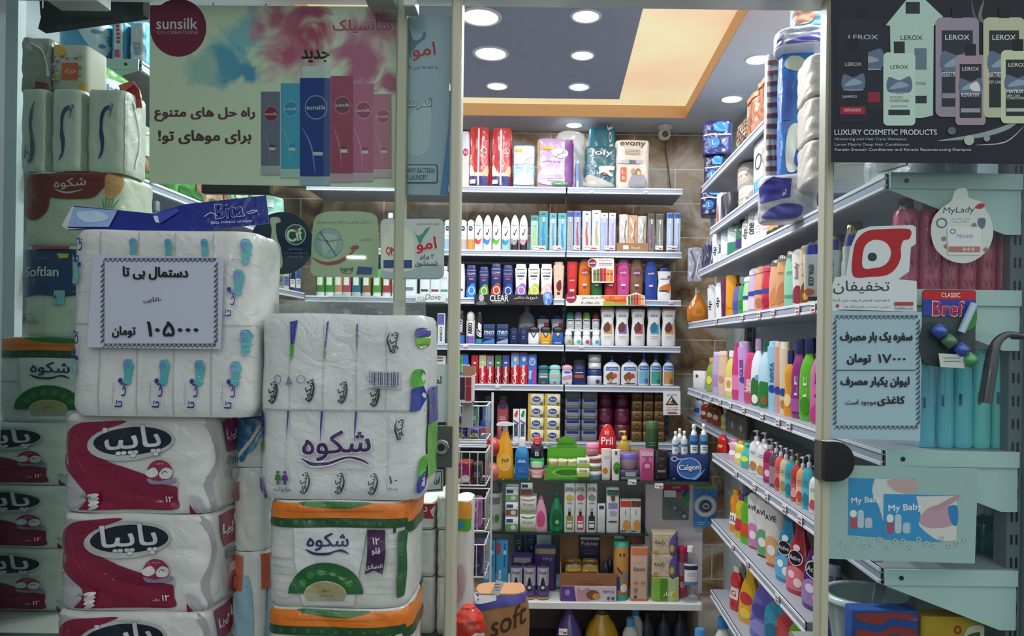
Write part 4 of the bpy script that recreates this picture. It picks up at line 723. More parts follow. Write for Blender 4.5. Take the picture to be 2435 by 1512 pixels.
# fifth shelf: shampoos
rk([(1652, 882, 'box', 'd8d4d4', None, [E(-.1, .7, .12, .1, '6a2a34')], 'small white carton with a red flower', {'name': 'soap_carton', 'cat': 'box', 'n': 8, 'kind': 'paper', 'W': .1}), (1681, 850, 'round', '8a9a3c', ('plain', 'c4a03c', .14, .5), [E(0, .4, .3, .14, 'd8cf4a')], 'green and yellow bottle'), (1695, 836, 'sun', 'b8a4cc', ('plain', 'c0b0d0', .1, .8), [R(.2, .5, '9a86b8', .36)], 'lilac bottle'), (1709, 834, 'sun', 'd8b49c', ('plain', 'd8c0ae', .1, .8), [E(0, .4, .25, .1, 'c08a70')], 'peach bottle'),
    (1727, 833, 'round', 'd6c868', ('plain', 'dcdad4', .14, .5), [R(.15, .5, 'e4dcc0', .36), E(0, .34, .2, .1, 'c89a2c')], 'yellow and white bottle'), (1743, 815, 'sun', 'c83a78', ('plain', 'b82c60', .14, .6), [R(.2, .5, 'd878a0', .34)], 'hot pink bottle'), (1756, 811, 'slab', 'bf92c8', ('plain', 'c0a4cc', .1, .8), [E(.1, .4, .26, .06, '3a4a9c'), *vt('GLISS', '6a3a86', .62, .3)], 'orchid purple bottle with blue oval'), (1772, 838, 'sun', 'c84470', ('plain', 'd03c74', .14, .7), vt('Balsam', 'e8c8d4', .4, .5), 'short pink bottle with vertical white print'),
    (1789, 805, 'round', 'd9e0e4', ('plain', 'b890b8', .16, .5), [('s', [(-.44, .05), (.44, .05), (.44, .42), (.1, .5), (-.3, .44)], '2f6a2c'), E(0, .12, .24, .08, 'e2ddd0'), E(.2, .5, .2, .05, '6aa0c8')], 'white shampoo with palm picture and lilac cap'), (1807, 808, 'round', 'b4d0e0', ('plain', '1f5c40', .16, .5), [('s', [(-.44, .05), (.44, .05), (.44, .4), (.1, .46), (-.3, .42)], '2a7434'), E(.1, .14, .24, .08, '8a5a34')], 'pale blue shampoo with coconut picture and green cap'),
    (1828, 810, 'slab', '8fc0da', ('plain', '9cc8de', .08, .8), [E(0, .34, .3, .06, '2c3f90'), *vt('NIVEA', '3a6a9a', .6, .3)], 'sky blue shampoo with navy oval'), (1843, 812, 'slab', 'c49a90', ('plain', 'd0aaa0', .08, .8), [E(0, .34, .3, .06, '2c3f90')], 'rose shampoo with navy oval'), (1857, 812, 'slab', 'd8c4a4', ('plain', 'd8ccb4', .1, .8), [E(0, .34, .3, .06, '2c3f90'), E(0, .16, .2, .06, 'a8804c')], 'cream shampoo with navy oval'), (1869, 832, 'waist', 'd8901c', ('plain', '20205c', .2, .5), [E(0, .3, .3, .12, 'e8c890')], 'orange shampoo with navy cap'),
    (1886, 805, 'round', '8a2c78', ('plain', '1f1f56', .18, .55), vt('LE', 'e0c8dc', .5, .2)+[R(.1, .3, 'a85098', .36)], 'purple shampoo with navy cap'), (1906, 803, 'round', '5cb02c', ('plain', '1f1f56', .18, .55), vt('LE', 'dcecc8', .5, .2)+[E(0, .22, .3, .12, '3c8a1c')], 'bright green shampoo with navy cap'), (1932, 798, 'round', 'cf6aa4', ('plain', 'c23c78', .2, .5), vt('LE', '5a2048', .55, .14, .34)+[('s', [(-.4, .05), (.4, .05), (.3, .3), (-.2, .24)], 'c03c84')], 'large pink shampoo with pink cap'), (1957, 838, 'round', 'd8d4dc', ('plain', 'd4d0d8', .16, .5), vt('LE', '3a3050', .55, .14)+[('s', [(-.3, .1), (.3, .2), (.3, .4), (-.1, .3)], '7a6ab4')], 'white shampoo with violet petal')],
   'D', 'on fifth right shelf', 'shampoos on the fifth right shelf')
# third shelf: small cartons and bottles
rk([(1694, 555, 'slab', 'd8d8dc', ('plain', 'dcdce0', .1, .8), vt('dp', '2a2a30', .5), 'white carton-like bottle with black print'), (1705, 548, 'slab', 'dcdbde', ('plain', 'dcdce0', .1, .8), vt('hair', '2a2a30', .5), 'taller white bottle with black print'), (1719, 545, 'box', 'c4d2da', None, [R(.2, .8, 'd8e0e4', .4)], 'pale blue carton', {'n': 8}), (1735, 540, 'box', 'd0dcd8', None, [R(.05, .5, '2c7a60', .46)], 'white and green carton', {'n': 8}), (1752, 520, 'std', '3a6a58', ('plain', '1c1c20', .16, .5), [R(.2, .5, '3a2c6a', .4)], 'dark green bottle with purple band'),
    (1766, 505, 'std', 'd6d2c8', ('plain', 'dcdad6', .14, .6), vt('dp', '4a4640', .5), 'white bottle with grey print'), (1781, 490, 'cyl', 'dedede', ('plain', 'dedede', .1, .9), vt('one', '2a2a30', .5), 'tall white can'), (1796, 480, 'std', 'dcdad8', ('plain', 'c0a860', .14, .4), [*lines(.5, 3, '8a8690', .4, .08)], 'white bottle with gold cap'), (1811, 470, 'std', 'd8d0dc', ('plain', 'c8b0cc', .16, .4), [*lines(.5, 3, '8a7a90', .4, .08)], 'white bottle with lilac cap')],
   'B', 'on third right shelf', 'bottles on the third right shelf')
for i in range(6):
    Y = Yx(1830+i*14, XR+.02, 560); w = .075
    item('hair_dye_carton', 'small white and gold carton on third right shelf', 'box', (XR+.05, Y, SR['B']+.0006), w*.9, .045, .05, RA, 'box', 9, 'd6d2c8', 'paper', g=[R(.1, .5, '2a2a2c', .46), ('r', -.4, .55, .1, .9, 'c8a45c', 2, 1), E(.25, .5, .14, .3, '8a6a3c')], group='small cartons on the third right shelf', order='door')
# inner row below the fifth shelf: hand soaps standing on a low riser
zr = at(1690, 1018, 3.5).z
shelf('rack_shelf', 'short inner shelf at the far end of right rack, below the fifth', XR+.07, 2.72, 1.0, 4.2, zr, '-x', 'right rack shelves')
rk([(1651, 945, 'waist', 'b8c4dc', ('plain', '3a58a8', .14, .5), [R(.2, .5, '3a58b8', .36)], 'clear blue dish soap'), (1668, 955, 'std', '8a3c20', ('plain', 'c8c4c0', .12, .5), [E(0, .4, .3, .14, 'e0d4cc')], 'amber liquid soap with white label, farthest'), (1682, 955, 'std', '9a4428', ('plain', 'c8c4c0', .12, .5), [E(0, .4, .3, .14, 'e0d4cc')], 'amber liquid soap with white label, middle'), (1696, 958, 'std', '8c3a22', ('plain', 'b03c30', .12, .5), [E(0, .4, .3, .14, 'd8b8a8')], 'amber liquid soap with pale red label'), (1716, 972, 'std', 'c8c06a', ('plain', 'd8d8d0', .2, .6), [E(0, .4, .3, .14, 'a8a040')], 'pale yellow bottle')],
   zr, 'on the short inner right shelf', 'soap bottles on the inner right shelf', .075)
for i in range(7):
    px = 1733+i*7; Y = Yx(px, XR+.115, 1000)
    item('room_spray', 'small clear scented bottle with gold cap behind the pumps', 'bottle', (XR+.115, Y, zr+.0006), .03, .13, .03, RA, 'std', 2.2, '6a6450', 'gloss', cap=('plain', 'b09a60', .2, .5), g=[E(0, .4, .3, .16, ['5a4a8a', '3a6a9a', 'b09a3c'][i % 3])], group='small scented bottles behind the pumps', order='door')
PW = ('pump', 'd6d6d8', .24, .3)
rk([(1706, 1033, 'waist', 'b81c22', ('plain', 'b01a20', .12, .4), [E(0, .4, .25, .1, 'c89a3c')], 'red bottle, farthest'), (1734, 1043, 'waist', 'd8a4b8', ('plain', 'd87a9a', .12, .5), [E(0, .4, .3, .14, 'e8d8dc')], 'pink baby shampoo'), (1748, 1048, 'waist', 'd8cc6a', ('plain', 'd4b83c', .12, .5), [E(0, .4, .3, .14, 'ece4c0')], 'yellow baby shampoo'), (1763, 1052, 'drop', '3fb0a8', ('plain', '4ab8b0', .1, .5), [E(0, .4, .3, .12, 'd4dc50')], 'teal baby shampoo'),
    (1784, 1022, 'std', 'dadadc', PW, fr('b07a4a'), 'white pump soap with brown picture'), (1802, 1027, 'std', 'dcdcde', PW, fr('c08a4c'), 'white pump soap with almond picture'), (1818, 1042, 'std', '8a1c4c', ('pump', 'b0b0b4', .24, .3), [R(.1, .6, 'a8386a', .36), E(0, .3, .2, .1, 'e0c0d0')], 'magenta pump soap'), (1833, 1050, 'std', '5a4450', PW, [R(.1, .6, '9a7a8a', .36)], 'plum pump soap'), (1846, 1058, 'std', 'cf5a4c', PW, fr('a8382c', 'd87a6a'), 'coral pump soap'), (1858, 1064, 'std', 'c8b498', PW, fr('a08a6a', 'd4c4ac'), 'beige pump soap'),
    (1871, 1068, 'std', '2f9aa8', ('pump', 'a8a49a', .24, .3), fr('1c7a8c', '4fb0ba'), 'teal pump soap'), (1885, 1078, 'std', 'b83c40', ('pump', 'b09a70', .24, .3), fr('e0a0a0', 'c85a5c'), 'red pump soap'), (1898, 1085, 'std', 'd89a70', PW, fr('c04a3c', 'e4c0a0'), 'peach pump soap'), (1912, 1080, 'std', '3fa0b4', PW, fr('2c8098', '5ab4c4'), 'large turquoise pump soap'), (1929, 1105, 'std', 'dcdcde', PW, fr('c84a5c'), 'white pump soap with pink flower'), (1945, 1110, 'std', 'dcdad8', PW, [R(.42, .52, '2c3f90', .4), E(0, .22, .26, .12, 'a03c8c')], 'white pump soap with navy band'), (1962, 1120, 'std', 'dad6d4', PW, [R(.42, .52, '2c3f90', .4), E(0, .22, .26, .12, 'c8504c')], 'white pump soap half behind the glass edge')],
   'E', 'on sixth right shelf', 'pump soaps on the sixth right shelf')
AV = lambda c, c2: [T('AVE', -.04, .8, .55, .09, '22222a', 0, .03), ('s', [(-.35, .14), (.35, .14), (.4, .4), (0, .52), (-.3, .42)], c), E(0, .3, .2, .08, 'e4dce0'), R(.05, .09, c2, .25)]
AC = lambda c, c2, f: [E(0, .56, .3, .12, '16161c'), ('E', 0, .56, .3, .12, .88, 'd8d8dc'), T('Active', 0, .56, .44, .07, 'e0e0e4', 0, .03), ('s', [(-.36, .1), (.36, .1), (.36, .36), (0, .44), (-.36, .34)], c2), E(-.1, .3, .14, .06, f), E(.16, .2, .16, .07, f), E(.05, .72, .14, .05, f)]
rk([(1737, 1164, 'waist', 'd8881c', ('plain', 'd8861a', .1, .5), [R(.2, .5, 'e0dcd4', .36), T('SL', 0, .36, .5, .14, '2a2a30', 0, .04)], 'orange cleaner bottle with white label'), (1750, 1176, 'waist', 'c8b02c', ('plain', '6a3a8a', .12, .5), [R(.2, .5, 'b83048', .36)], 'yellow cleaner bottle with purple cap'), (1763, 1180, 'waist', '5aa82c', ('plain', '4a9a24', .12, .5), [R(.2, .5, 'c8482c', .36)], 'green cleaner bottle'),
    (1779, 1172, 'slab', 'dcdad6', ('dome', 'd4d2ce', .06, .8), AV('c47ab8', 'b82c5c'), 'white AVE laundry liquid with pink flowers', {'W': .1}), (1799, 1180, 'slab', 'dcdad6', ('dome', 'd4d2ce', .06, .8), AV('5aa070', '1c4a2c'), 'white AVE laundry liquid with green leaves', {'W': .1}), (1820, 1190, 'slab', 'd8d4ce', ('dome', 'd0ccc6', .06, .8), AV('d8a06a', 'c8482c'), 'white AVE laundry liquid with orange fruit', {'W': .1}),
    (1848, 1216, 'bell', '2f8ab8', ('plain', '1f6a9a', .12, .4), AC('2f8ab8', '58a8d0', 'dce8f0'), 'blue softener bottle with round black logo', {'W': .12}), (1874, 1236, 'bell', 'b02838', ('plain', '98202e', .12, .4), AC('b02838', 'd8707c', 'ecd0d4'), 'red softener bottle with round black logo', {'W': .13}), (1912, 1252, 'bell', '42246a', ('plain', '301850', .12, .4), AC('42246a', '9a7ab0', 'd8cce4'), 'purple softener bottle with round black logo', {'W': .15})],
   'F', 'on seventh right shelf', 'laundry liquids on the seventh right shelf')
rk([(1738, 1346, 'waist', 'b82c34', ('plain', 'c8c4c0', .12, .5), [R(.3, .6, 'd8c8c8', .34), T('G', 0, .45, .4, .14, 'b02030', 0, .05)], 'red jug'), (1757, 1350, 'bell', 'd8a41c', ('plain', 'd8a41c', .1, .4), [E(0, .5, .3, .12, 'b8343c'), E(0, .2, .26, .1, 'e0c04a')], 'yellow jug', {'W': .13}), (1784, 1362, 'bell', '6a62b4', ('plain', 'c8c4cc', .12, .4), [E(0, .5, .3, .12, '4a4490'), E(0, .22, .34, .12, '8a84c4')], 'violet jug', {'W': .16}), (1820, 1412, 'std', '2f8cac', ('plain', '3a98b4', .12, .4), [E(0, .5, .3, .16, '1c6a8c')], 'blue jug', {'W': .12}), (1848, 1434, 'std', 'b83c44', ('plain', 'c8a898', .12, .4), [E(0, .5, .3, .16, 'd87a80')], 'red hand soap jug', {'W': .12}), (1878, 1452, 'std', '6ab02c', ('plain', 'c8b498', .12, .4), [E(0, .5, .3, .16, '9ad05c')], 'green hand soap jug', {'W': .12}), (1912, 1484, 'std', '8a6a4c', ('plain', 'a88a6c', .12, .4), [E(0, .5, .3, .16, 'b8987c')], 'brown hand soap jug', {'W': .13})],
   'G', 'on the bottom right shelf', 'jugs on the bottom right shelf')
# price tags along the right shelf edges
for key, pxs in (('C', (1700, 1762, 1802, 1835, 1893, 1930)), ('D', (1668, 1690, 1712, 1736, 1768, 1812, 1850, 1876)), ('E', (1752, 1796, 1826, 1868, 1906)), ('F', (1746, 1782, 1854))):
    for px in pxs:
        Y = Yx(px, XR-.012, 900); mb = MB(); mb.box(-.018, -.0012, -.016, .018, 0, .012, 'd8d8da:paper')
        draw(mb, lambda a, b, k: (a, -.0012-.0004*k, b), [('r', -.01, -.012, .014, -.006, 'b8323a', 1, 1), ('r', -.013, 0, .013, .004, '55555c', 1, 1)], 'paper')
        tag(mb.build('price_tag', None, (XR-.011, Y, SR[key]-.016), -math.pi/2), {'C': 'small white price tag on the edge of fourth right shelf', 'D': 'small white price tag on the edge of fifth right shelf', 'E': 'small white price tag on the edge of sixth right shelf', 'F': 'small white price tag on the edge of seventh right shelf'}[key], 'price tag', 'price tags on the right rack', None, 'door')
# amber pump bottle at the far end of the fourth shelf and hanging dark packs on the wall corner
p = at(1645, 765, 3.75)
item('baby_shampoo_bottle', 'amber teardrop pump bottle standing at the far end of fourth right shelf', 'bottle', (p.x+.03, 3.75, SR['C']+.0006), .115, at(1645, 683, 3.75).z-SR['C'], .06, 0, 'drop', 2.3, 'b86a18', 'gloss', cap=('plain', 'b8a898', .16, .26), g=[('s', [(-.2, .2), (.2, .2), (.26, .4), (0, .72), (-.26, .4)], 'c8812c'), *lines(.42, 3, '8a4a10', .3, .06)])
for i, (px, yt, yb, c, w, s) in enumerate(((1706, 293, 372, '20266c', 66, 'large navy pad pack at the top of the hanging column'), (1702, 372, 440, '1c2250', 46, 'navy pad pack second down in the hanging column'), (1698, 440, 512, '1d2355', 50, 'navy pad pack lowest in the hanging column'))):
    Y = 3.62; a, b = at(px, yt, Y), at(px, yb, Y)
    item('pad_pack', s, 'pack', (a.x, Y+.02*i, b.z), w/F*Y, a.z-b.z-.002, .1, -.25, 'soft', 4, c, 'film', lump=.004, g=[('r', -.46, .56, .46, .6, 'd0d2da', 6, 1), E(-.1, .34, .2, .16, '3a7ac0'), ('s', [(-.1, .7), (.3, .68), (.36, .9), (0, .95)], '3a8ad0'), T('ژوان', -.3, .78, .2, .14, 'e4e6ee'), T('L', -.1, .34, .12, .14, 'e8eaf0')], group='navy pad packs hanging in the far right corner', order='top')
for i, (px, yt, yb, c, w, s) in enumerate(((1655, 590, 650, '9a9aa8', 34, 'silver foil wrapped pack hanging beside the right rack end'), (1668, 580, 640, '3a3266', 22, 'dark violet foil pack hanging beside the right rack end'))):
    Y = 3.7; a, b = at(px, yt, Y), at(px, yb+20, Y)
    item('foil_pack', s, 'pack', (a.x+.035*i, Y-.05*i, b.z), w/F*Y, a.z-b.z, .04, -.3, 'soft', 4, c, 'film', lump=.004, g=[('l', [(-.3, .9), (0, .5), (-.2, .1)], .1, '5a5a6c'), ('l', [(.3, .8), (.1, .3), (.3, .05)], .08, 'c8c8d4')])
mb = MB(); mb.box(-.01, 0, 0, .01, .004, .58, 'b8bcc8'); tag(mb.build('clip_strip', None, (at(1702, 400, 3.62).x+.01, 3.725, 2.02)), 'thin plastic clip strip behind the hanging navy pad packs', 'strip')
# paper goods on the two upper shelves
def rbox(px, yt, key, wpx, label, name='tissue_pack', cat='pack', D=.16, W=None, deep=0, **k):
    Y = Yx(px, XR+.02+deep, yt); z = SR[key]; W = W or wpx*Y*Y/F/(XR+.02); H = at(px, yt, Y).z-z
    k.setdefault('prof', 'soft'); k.setdefault('n', 6)
    return item(name, label, cat, (XR+.012+deep+D/2, Y, z+.0006), W, H, D, -math.pi/2, order='door', **k)
rbox(1822, 185, 'T', 32, W=.14, label='copper coloured wrapped pack, nearest of the row on the top right shelf', col='b06a40', kind='film', lump=.003, g=[('r', -.02, .02, .02, .98, '8a4c2c', 1, 6), ('s', [(-.4, .1), (.3, .1), (.3, .3), (-.2, .4)], 'a05a34'), R(.85, .95, 'c88a5c', .46)], group='copper packs on the top right shelf')
rbox(1793, 225, 'T', 26, W=.14, label='copper coloured wrapped pack, farthest of the row on the top right shelf', col='a86440', kind='film', lump=.003, g=[('r', -.02, .02, .02, .98, '8a4c2c', 1, 6), R(.85, .95, 'c08456', .46)], group='copper packs on the top right shelf')
rbox(1766, 296, 'T', 44, 'carton with orange, navy and white mosaic pattern on the top right shelf', 'tissue_box', 'box', W=.17, prof='box', n=9, col='8a7a68', kind='paper', g=[('p', [(a+.08*math.cos(q*2.1+i), b+.07*math.sin(q*2.1+i)) for q in range(3)], ['c8602c', '22284a', 'd8d0c8', 'c88a3c', '3a3a40'][i % 5]) for i, (a, b) in enumerate([(-.4+.16*x, .12+.16*y) for x in range(6) for y in range(6)])])
for i, (px, yt, s) in enumerate(((1764, 380, 'upper'), (1766, 428, 'lower'))):
    Y = Yx(px, XR+.04, yt); zz = SR['A']+.0006+(0 if i else .097)
    item('paper_roll', f'white patterned paper towel roll, {s} of two on the second right shelf', 'roll', (XR+.1, Y, zz), (.15), .096, .14, -math.pi/2, 'box', 3, 'cfc4b8', 'tissue', g=[*[('r', -.48, .12+.2*j, .48, .135+.2*j, 'a8988c', 6, 1) for j in range(4)], *[E(-.4+.2*j, .5, .03, .05, 'b88a8a') for j in range(5)]], gs=[('E', 0, .5, .4, .4, .3, 'b8aea4')], group='paper towel rolls')
rbox(1815, 325, 'A', 48, 'white and sky blue tissue pack with double ring print on the second right shelf', D=.1, col='d4d6da', kind='film', g=[R(.02, .28, '5aa8d8', .48), ('E', -.12, .6, .16, .14, .8, '4a4048'), ('E', .2, .62, .14, .14, .85, '6a6a74'), T('۱۰۰', -.2, .16, .3, .12, 'f0f4f8'), R(.1, .2, '2a3a8a', .36, .2)])
for i, (px, yt, c) in enumerate(((1712, 462, 'd8d4d0'), (1722, 465, '2a2a34'), (1732, 460, '3c3c46'))):
    rbox(px, yt, 'A', 12,  ['white carton with orange flame', 'dark foil packet', 'charcoal foil packet'][i]+' at the far end of second right shelf', 'carton', 'box', .08, W=.08, prof='box', n=8, col=c, g=[('s', [(-.2, .1), (.2, .1), (.1, .5), (-.05, .7)], 'c8602c' if i == 0 else '6a6a74')])
# bundles hanging from the upper shelves close to the entrance
def hang(name, label, x, y, z0, z1, W, D, rz, **k):
    return item(name, label, 'pack', (x, y, z0), W, z1-z0, D, rz, **k)
Y = 2.28; a, b = at(1856, 125, Y), at(1858, 440, Y)
hang('wafer_pack', 'tall clear pack of brown and white rolls at the end of top right shelf', a.x-.015, Y+.03, b.z, a.z, .045, .04, -.1, prof='soft', n=4, col='b9b2ae', kind='film', lump=.002, g=[('r', -.46, .03+i*.08, .46, .065+i*.08, '6a3a34', 4, 1) for i in range(12)])
Y = 2.2; a, b = at(1893, 128, Y), at(1893, 432, Y)
hang('tissue_pack', 'tall blue film pack with white bear pictures beside the entrance on the right', a.x, Y, b.z, a.z, .095, .08, -.15, prof='soft', n=5, col='1f66ae', kind='film', lump=.004, g=[E(-.1, .88, .3, .06, 'c8ccb4'), ('r', -.46, .45, -.2, .8, '3a58a8', 2, 4), ('E', .2, .55, .16, .04, .6, 'd8dce0'), ('s', [(-.3, .06), (.1, .1), (.2, .3), (0, .42), (-.3, .36)], 'c4c8c0'), ('s', [(-.1, .12), (.3, .05), (.4, .3), (.1, .3)], '1a4a96')])
Y = 1.98; zt_ = at(1945, 130, Y).z
for i in range(3):
    a, b = at(1955, 150+i*100, Y), at(1955, 247+i*100, Y)
    hang('tissue_bundle', ['topmost', 'middle', 'lowest'][i]+' white wrapped tissue bundle hanging by the right glass edge', a.x+.03, Y, b.z+.003, a.z, .165, .16, -.1, prof='soft', n=5, col='d0c8c0', kind='film', lump=.003, g=[('l', [(-.4, .8-.1*i), (0, .7), (.3, .9)], .03, 'eae6e2'), ('l', [(-.3, .3), (.1, .4), (.4, .2+.1*i)], .03, 'e8e4e0')], group='white tissue bundles by the right glass edge', order='top')
Y = 2.16
a, b = at(1926, 22, Y), at(1926, 84, Y)
hang('diaper_pack', 'pale blue diaper pack with baby face on the very top by the entrance', a.x+.02, Y+.02, b.z+.004, a.z+.04, .13, .13, -.3, prof='soft', n=4, col='7ab4d8', kind='film', lump=.005, g=[('s', [(-.44, .2), (-.1, .15), (.1, .5), (-.05, .85), (-.4, .7)], 'bf9480'), R(.3, .95, 'c8d8e8', .47, .2), ('r', .28, .4, .34, .9, '4a6a9a', 1, 1)])
a, b = at(1908, 82, Y), at(1908, 128, Y)
hang('pad_pack', 'white and violet soft pack lying under the pale blue diaper pack', a.x, Y, b.z+.002, a.z, .16, .14, -.3, prof='bag', n=3, col='c4c8d6', kind='film', lump=.003, g=[('s', [(-.3, .1), (.45, .1), (.45, .35), (.1, .45)], '5f56a0'), ('p', [(-.48, .1), (-.36, .15), (-.38, .8)], '3a2c8a')])
Y = 2.11; a, b = at(1872, 420, Y), at(1880, 530, Y)
hang('tissue_bag', 'clear plastic bag with navy label sagging over the second right shelf', a.x, Y, b.z, a.z, .16, .07, -.5, prof='bag', n=3, col='bcbcc2', kind='film', lump=.004, g=[('p', [(-.44, .42), (.1, .5), (.12, .9), (-.2, .97), (-.46, .75)], '2b2a86'), T('شکوه', .0, .62, .14, .1, 'd8dae8', 70), ('s', [(-.4, .1), (.2, .05), (.3, .3), (-.1, .35)], '4a4a9a')])
Y = 1.72
hang('tissue_bundle', 'grey white wrapped tissue pack on third right shelf below the black poster', .86, 1.7, SR['B']+.001, SR['B']+.2, .22, .17, -1.2, prof='soft', n=4, col='b4b6b8', kind='film', lump=.004, g=[R(.2, .7, '9aa09c', .2), ('l', [(-.4, .8), (.3, .7)], .05, 'd8dcdc')])
# ================================================================ display counter in front of the back wall unit
YC = 3.2; ZC = at(1400, 1143, YC).z; ZM = at(1400, 1269, YC).z; ZB = at(1450, 1432, YC).z
cx0, cx1 = -.30, .70
ct = thing('display_counter', 'glass and white board display counter packed with toiletries before the back wall', 'counter', ((cx0+cx1)/2, YC+.2, 0))
cm = (cx0+cx1)/2; hx = (cx1-cx0)/2; xs = at(1536, 1200, YC+.12).x-cm
def cp(name, x0, y0, z0, x1, y1, z1, c):
    mb = MB(); mb.box(x0, y0-.2, z0, x1, y1-.2, z1, c, .0015); return mb.build(name, ct)
cp('glass_top', -hx, .003, ZC-.012, hx, .4, ZC, 'd4e4e0:glass'); cp('glass_edge', -hx, 0, ZC-.012, hx, .0025, ZC, '33443f:gloss')
cp('glass_shelf', -hx, 0.013, ZM-.01, xs, .4, ZM, 'd4e4e0:glass'); cp('glass_edge', -hx, 0.01, ZM-.01, xs, .0125, ZM, '2a3835:gloss')
cp('bottom_board', -hx, -.01, ZB-.03, hx-.03, .4, ZB, 'd6d6d4')
cp('white_panel', xs, .13, ZB, hx-.001, .15, ZC-.013, 'cfc8cf')
cp('back_panel', -hx, .385, .0, hx, .4, ZC-.013, '6a5f5c')
cp('side_panel', hx-.022, .1, 0, hx, .384, ZB-.031, 'd2d2d2'); cp('side_panel', -hx, .1, 0, -hx+.02, .384, ZB-.031, 'c8c8c8')
cp('kick_board', -hx, .0, 0.06, hx-.1, .384, .08, '4a4643')
Y1 = YC+.02; dp = 'on the glass counter'; gr = 'goods on the glass counter'
S = lambda px, w, yt, nm, lb, *a, **k: sh(px, w, yt, k.pop('z', ZC), k.pop('Y', Y1), nm, lb, *a, group=k.pop('group', gr), **k)
S(1205, 44, 1003, 'spray_bottle', f'yellow trigger spray bottle with white trigger {dp}', prof='bell', n=2.6, col='d89a1c', kind='gloss', cap=('trigger', 'e0e0de', .17, .26), g=[E(.0, .34, .34, .17, 'e0ae4a'), ('E', 0, .34, .36, .18, .93, 'f0d08a'), T('Top', .02, .38, .4, .1, '4a2a14', 8, .02, .2)])
S(1246, 33, 1043, 'mouthwash_bottle', f'blue mouthwash bottle with white cap {dp}', prof='std', n=3.4, col='2f7fb8', kind='gloss', cap=('plain', 'dcdcda', .2, .5), g=[R(.12, .66, '1f62ac', .4), R(.5, .56, '8fc0e0', .3), T('Oral', 0, .58, .4, .08, 'e8f0f8'), *lines(.34, 3, '9ac4e4', .5, .06)])
zz = ZC
for i, (w, yt, c, lc, s) in enumerate(((34, 1116, 'c07a80', 'd89a96', 'pink jar, lowest of the four piece stack'), (34, 1090, '8fc8a4', '2fa04c', 'mint jar with green lid, second of the stack'), (30, 1060, '2a2438', '342c44', 'dark jar marked B, third of the stack'))):
    S(1282, w, yt, 'cream_jar', f'{s} {dp}', 'jar' if 0 else 'jar', z=zz, d=1, prof='cyl', n=2, col=c, cap=('jar', lc, .3, 1.03), g=[T('B', 0, .5, .3, .5, 'e8e8ec', 0, .04)] if i == 2 else [R(.2, .6, 'd8ccc8', .36)]); zz = at(1282, yt, Y1).z+.0012
S(1282, 21, 1040, 'cream_bottle', f'small red bottle on top of the dark jar {dp}', z=zz, d=1, prof='cyl', n=2, col='b82a30', cap=('plain', 'c8444a', .4, .9), g=[T('50', 0, .5, .5, .4, 'e8d8d8')])
# green display box with soaps
p = at(1350, 1140, Y1); W = 99/F*Y1; H1 = at(1350, 1071, Y1).z-ZC
t = thing('display_box', f'bright green display box of soap bars with rounded header {dp}', 'box', (p.x, Y1+.06, ZC+.0006))
mb = MB(); mb.box(-W/2, -.06, 0, W/2, -.057, H1*.48, '5aa82c'); mb.box(-W/2, .05, 0, W/2, .055, H1, '58a42a'); mb.box(-W/2, -.057, 0, -W/2+.003, .05, H1*.6, '4f9a26'); mb.box(W/2-.003, -.057, 0, W/2, .05, H1*.6, '4f9a26'); mb.box(-W/2+.003, -.057, 0, W/2-.003, .05, .004, '4a9022')
draw(mb, lambda a, b, k: (a, -.06-.0004*k, b), [('e', 0, H1*.24, W*.38, H1*.14, '3a7a1c'), ('E', 0, H1*.24, W*.38, H1*.14, .8, '8cc85c'), T('soap bar', 0, H1*.1, W*.7, H1*.06, 'a8d880')], 'paper'); mb.build('tray', t)
mb = MB(); mb.plate([(W*.26*math.cos(a)-W*.02, .0495, H1+.05*max(0, math.sin(a))) for a in [math.pi*i/14 for i in range(15)]], -.005, '4f9a2a'); draw(mb, lambda a, b, k: (a, .0415-.0004*k, b), [T('Dermasense', -.01, H1+.018, W*.4, .015, '1f4a14')]); mb.build('header', t)
for i in range(4):
    item('soap_bar', f'cream wrapped soap bar in the green display box, {["leftmost", "second from left", "third from left", "rightmost"][i]}', 'soap', (p.x-W*.36+i*W*.235, Y1+.045, ZC+.0052), W*.22, H1*.5+.012, .05, prof='soft', n=4, col='d8ccae', kind='film', lump=.002, g=[R(.5, .9, 'c8b48c', .4)], group='soap bars in the green box')
for i in range(2):
    item('soap_carton', f'small white and yellow soap carton on the green box corner, {["lower", "upper"][i]}', 'box', (p.x+W*.36, Y1-.028, ZC+.0006+i*.042+.02), W*.3, .04, .03, prof='box', n=9, col='d8d6c0', g=[R(.05, .4, 'a8c03c', .46), T('soap', 0, .65, .6, .3, '3a4a2a')], group='small soap cartons')
S(1414, 30, 1055, 'cream_jar', f'small pink jar on top of the white jar stack {dp}', 'jar', z=at(1414, 1083, Y1).z, d=1, prof='cyl', n=2.2, col='c87a8c', cap=('jar', 'd88aa0', .35, 1.02))
for i, (yb, yt, c, s) in enumerate(((1140, 1121, '5aa0c8', 'bottom'), (1120, 1102, '6aa04c', 'middle'), (1101, 1084, 'b83c3c', 'top'))):
    S(1418, 37, yt, 'cream_jar', f'white cream tub with {["blue", "green", "red"][i]} print, {s} of the white stack {dp}', 'jar', z=ZC if i == 0 else at(1418, yb, Y1).z+.0008, d=1, prof='tub', n=2, col='d8d4cc', cap=('jar', 'e2ded8', .35, 1.04), g=[R(.2, .7, c, .42)])
S(1450, 44, 1010, 'dish_soap_bottle', f'red Pril dish soap bottle behind the white tubes {dp}', Y=Y1+.12, prof=[(0, .9), (.05, 1), (.55, 1), (.75, .9), (.88, .66), (.96, .42), (1, .2)], n=2.6, col='c81c24', kind='gloss', g=[T('Pril', -.04, .68, .62, .15, 'f4f0f0', 0, .06), T('30', -.06, .84, .26, .07, 'f0d8d8', 0, .03)])
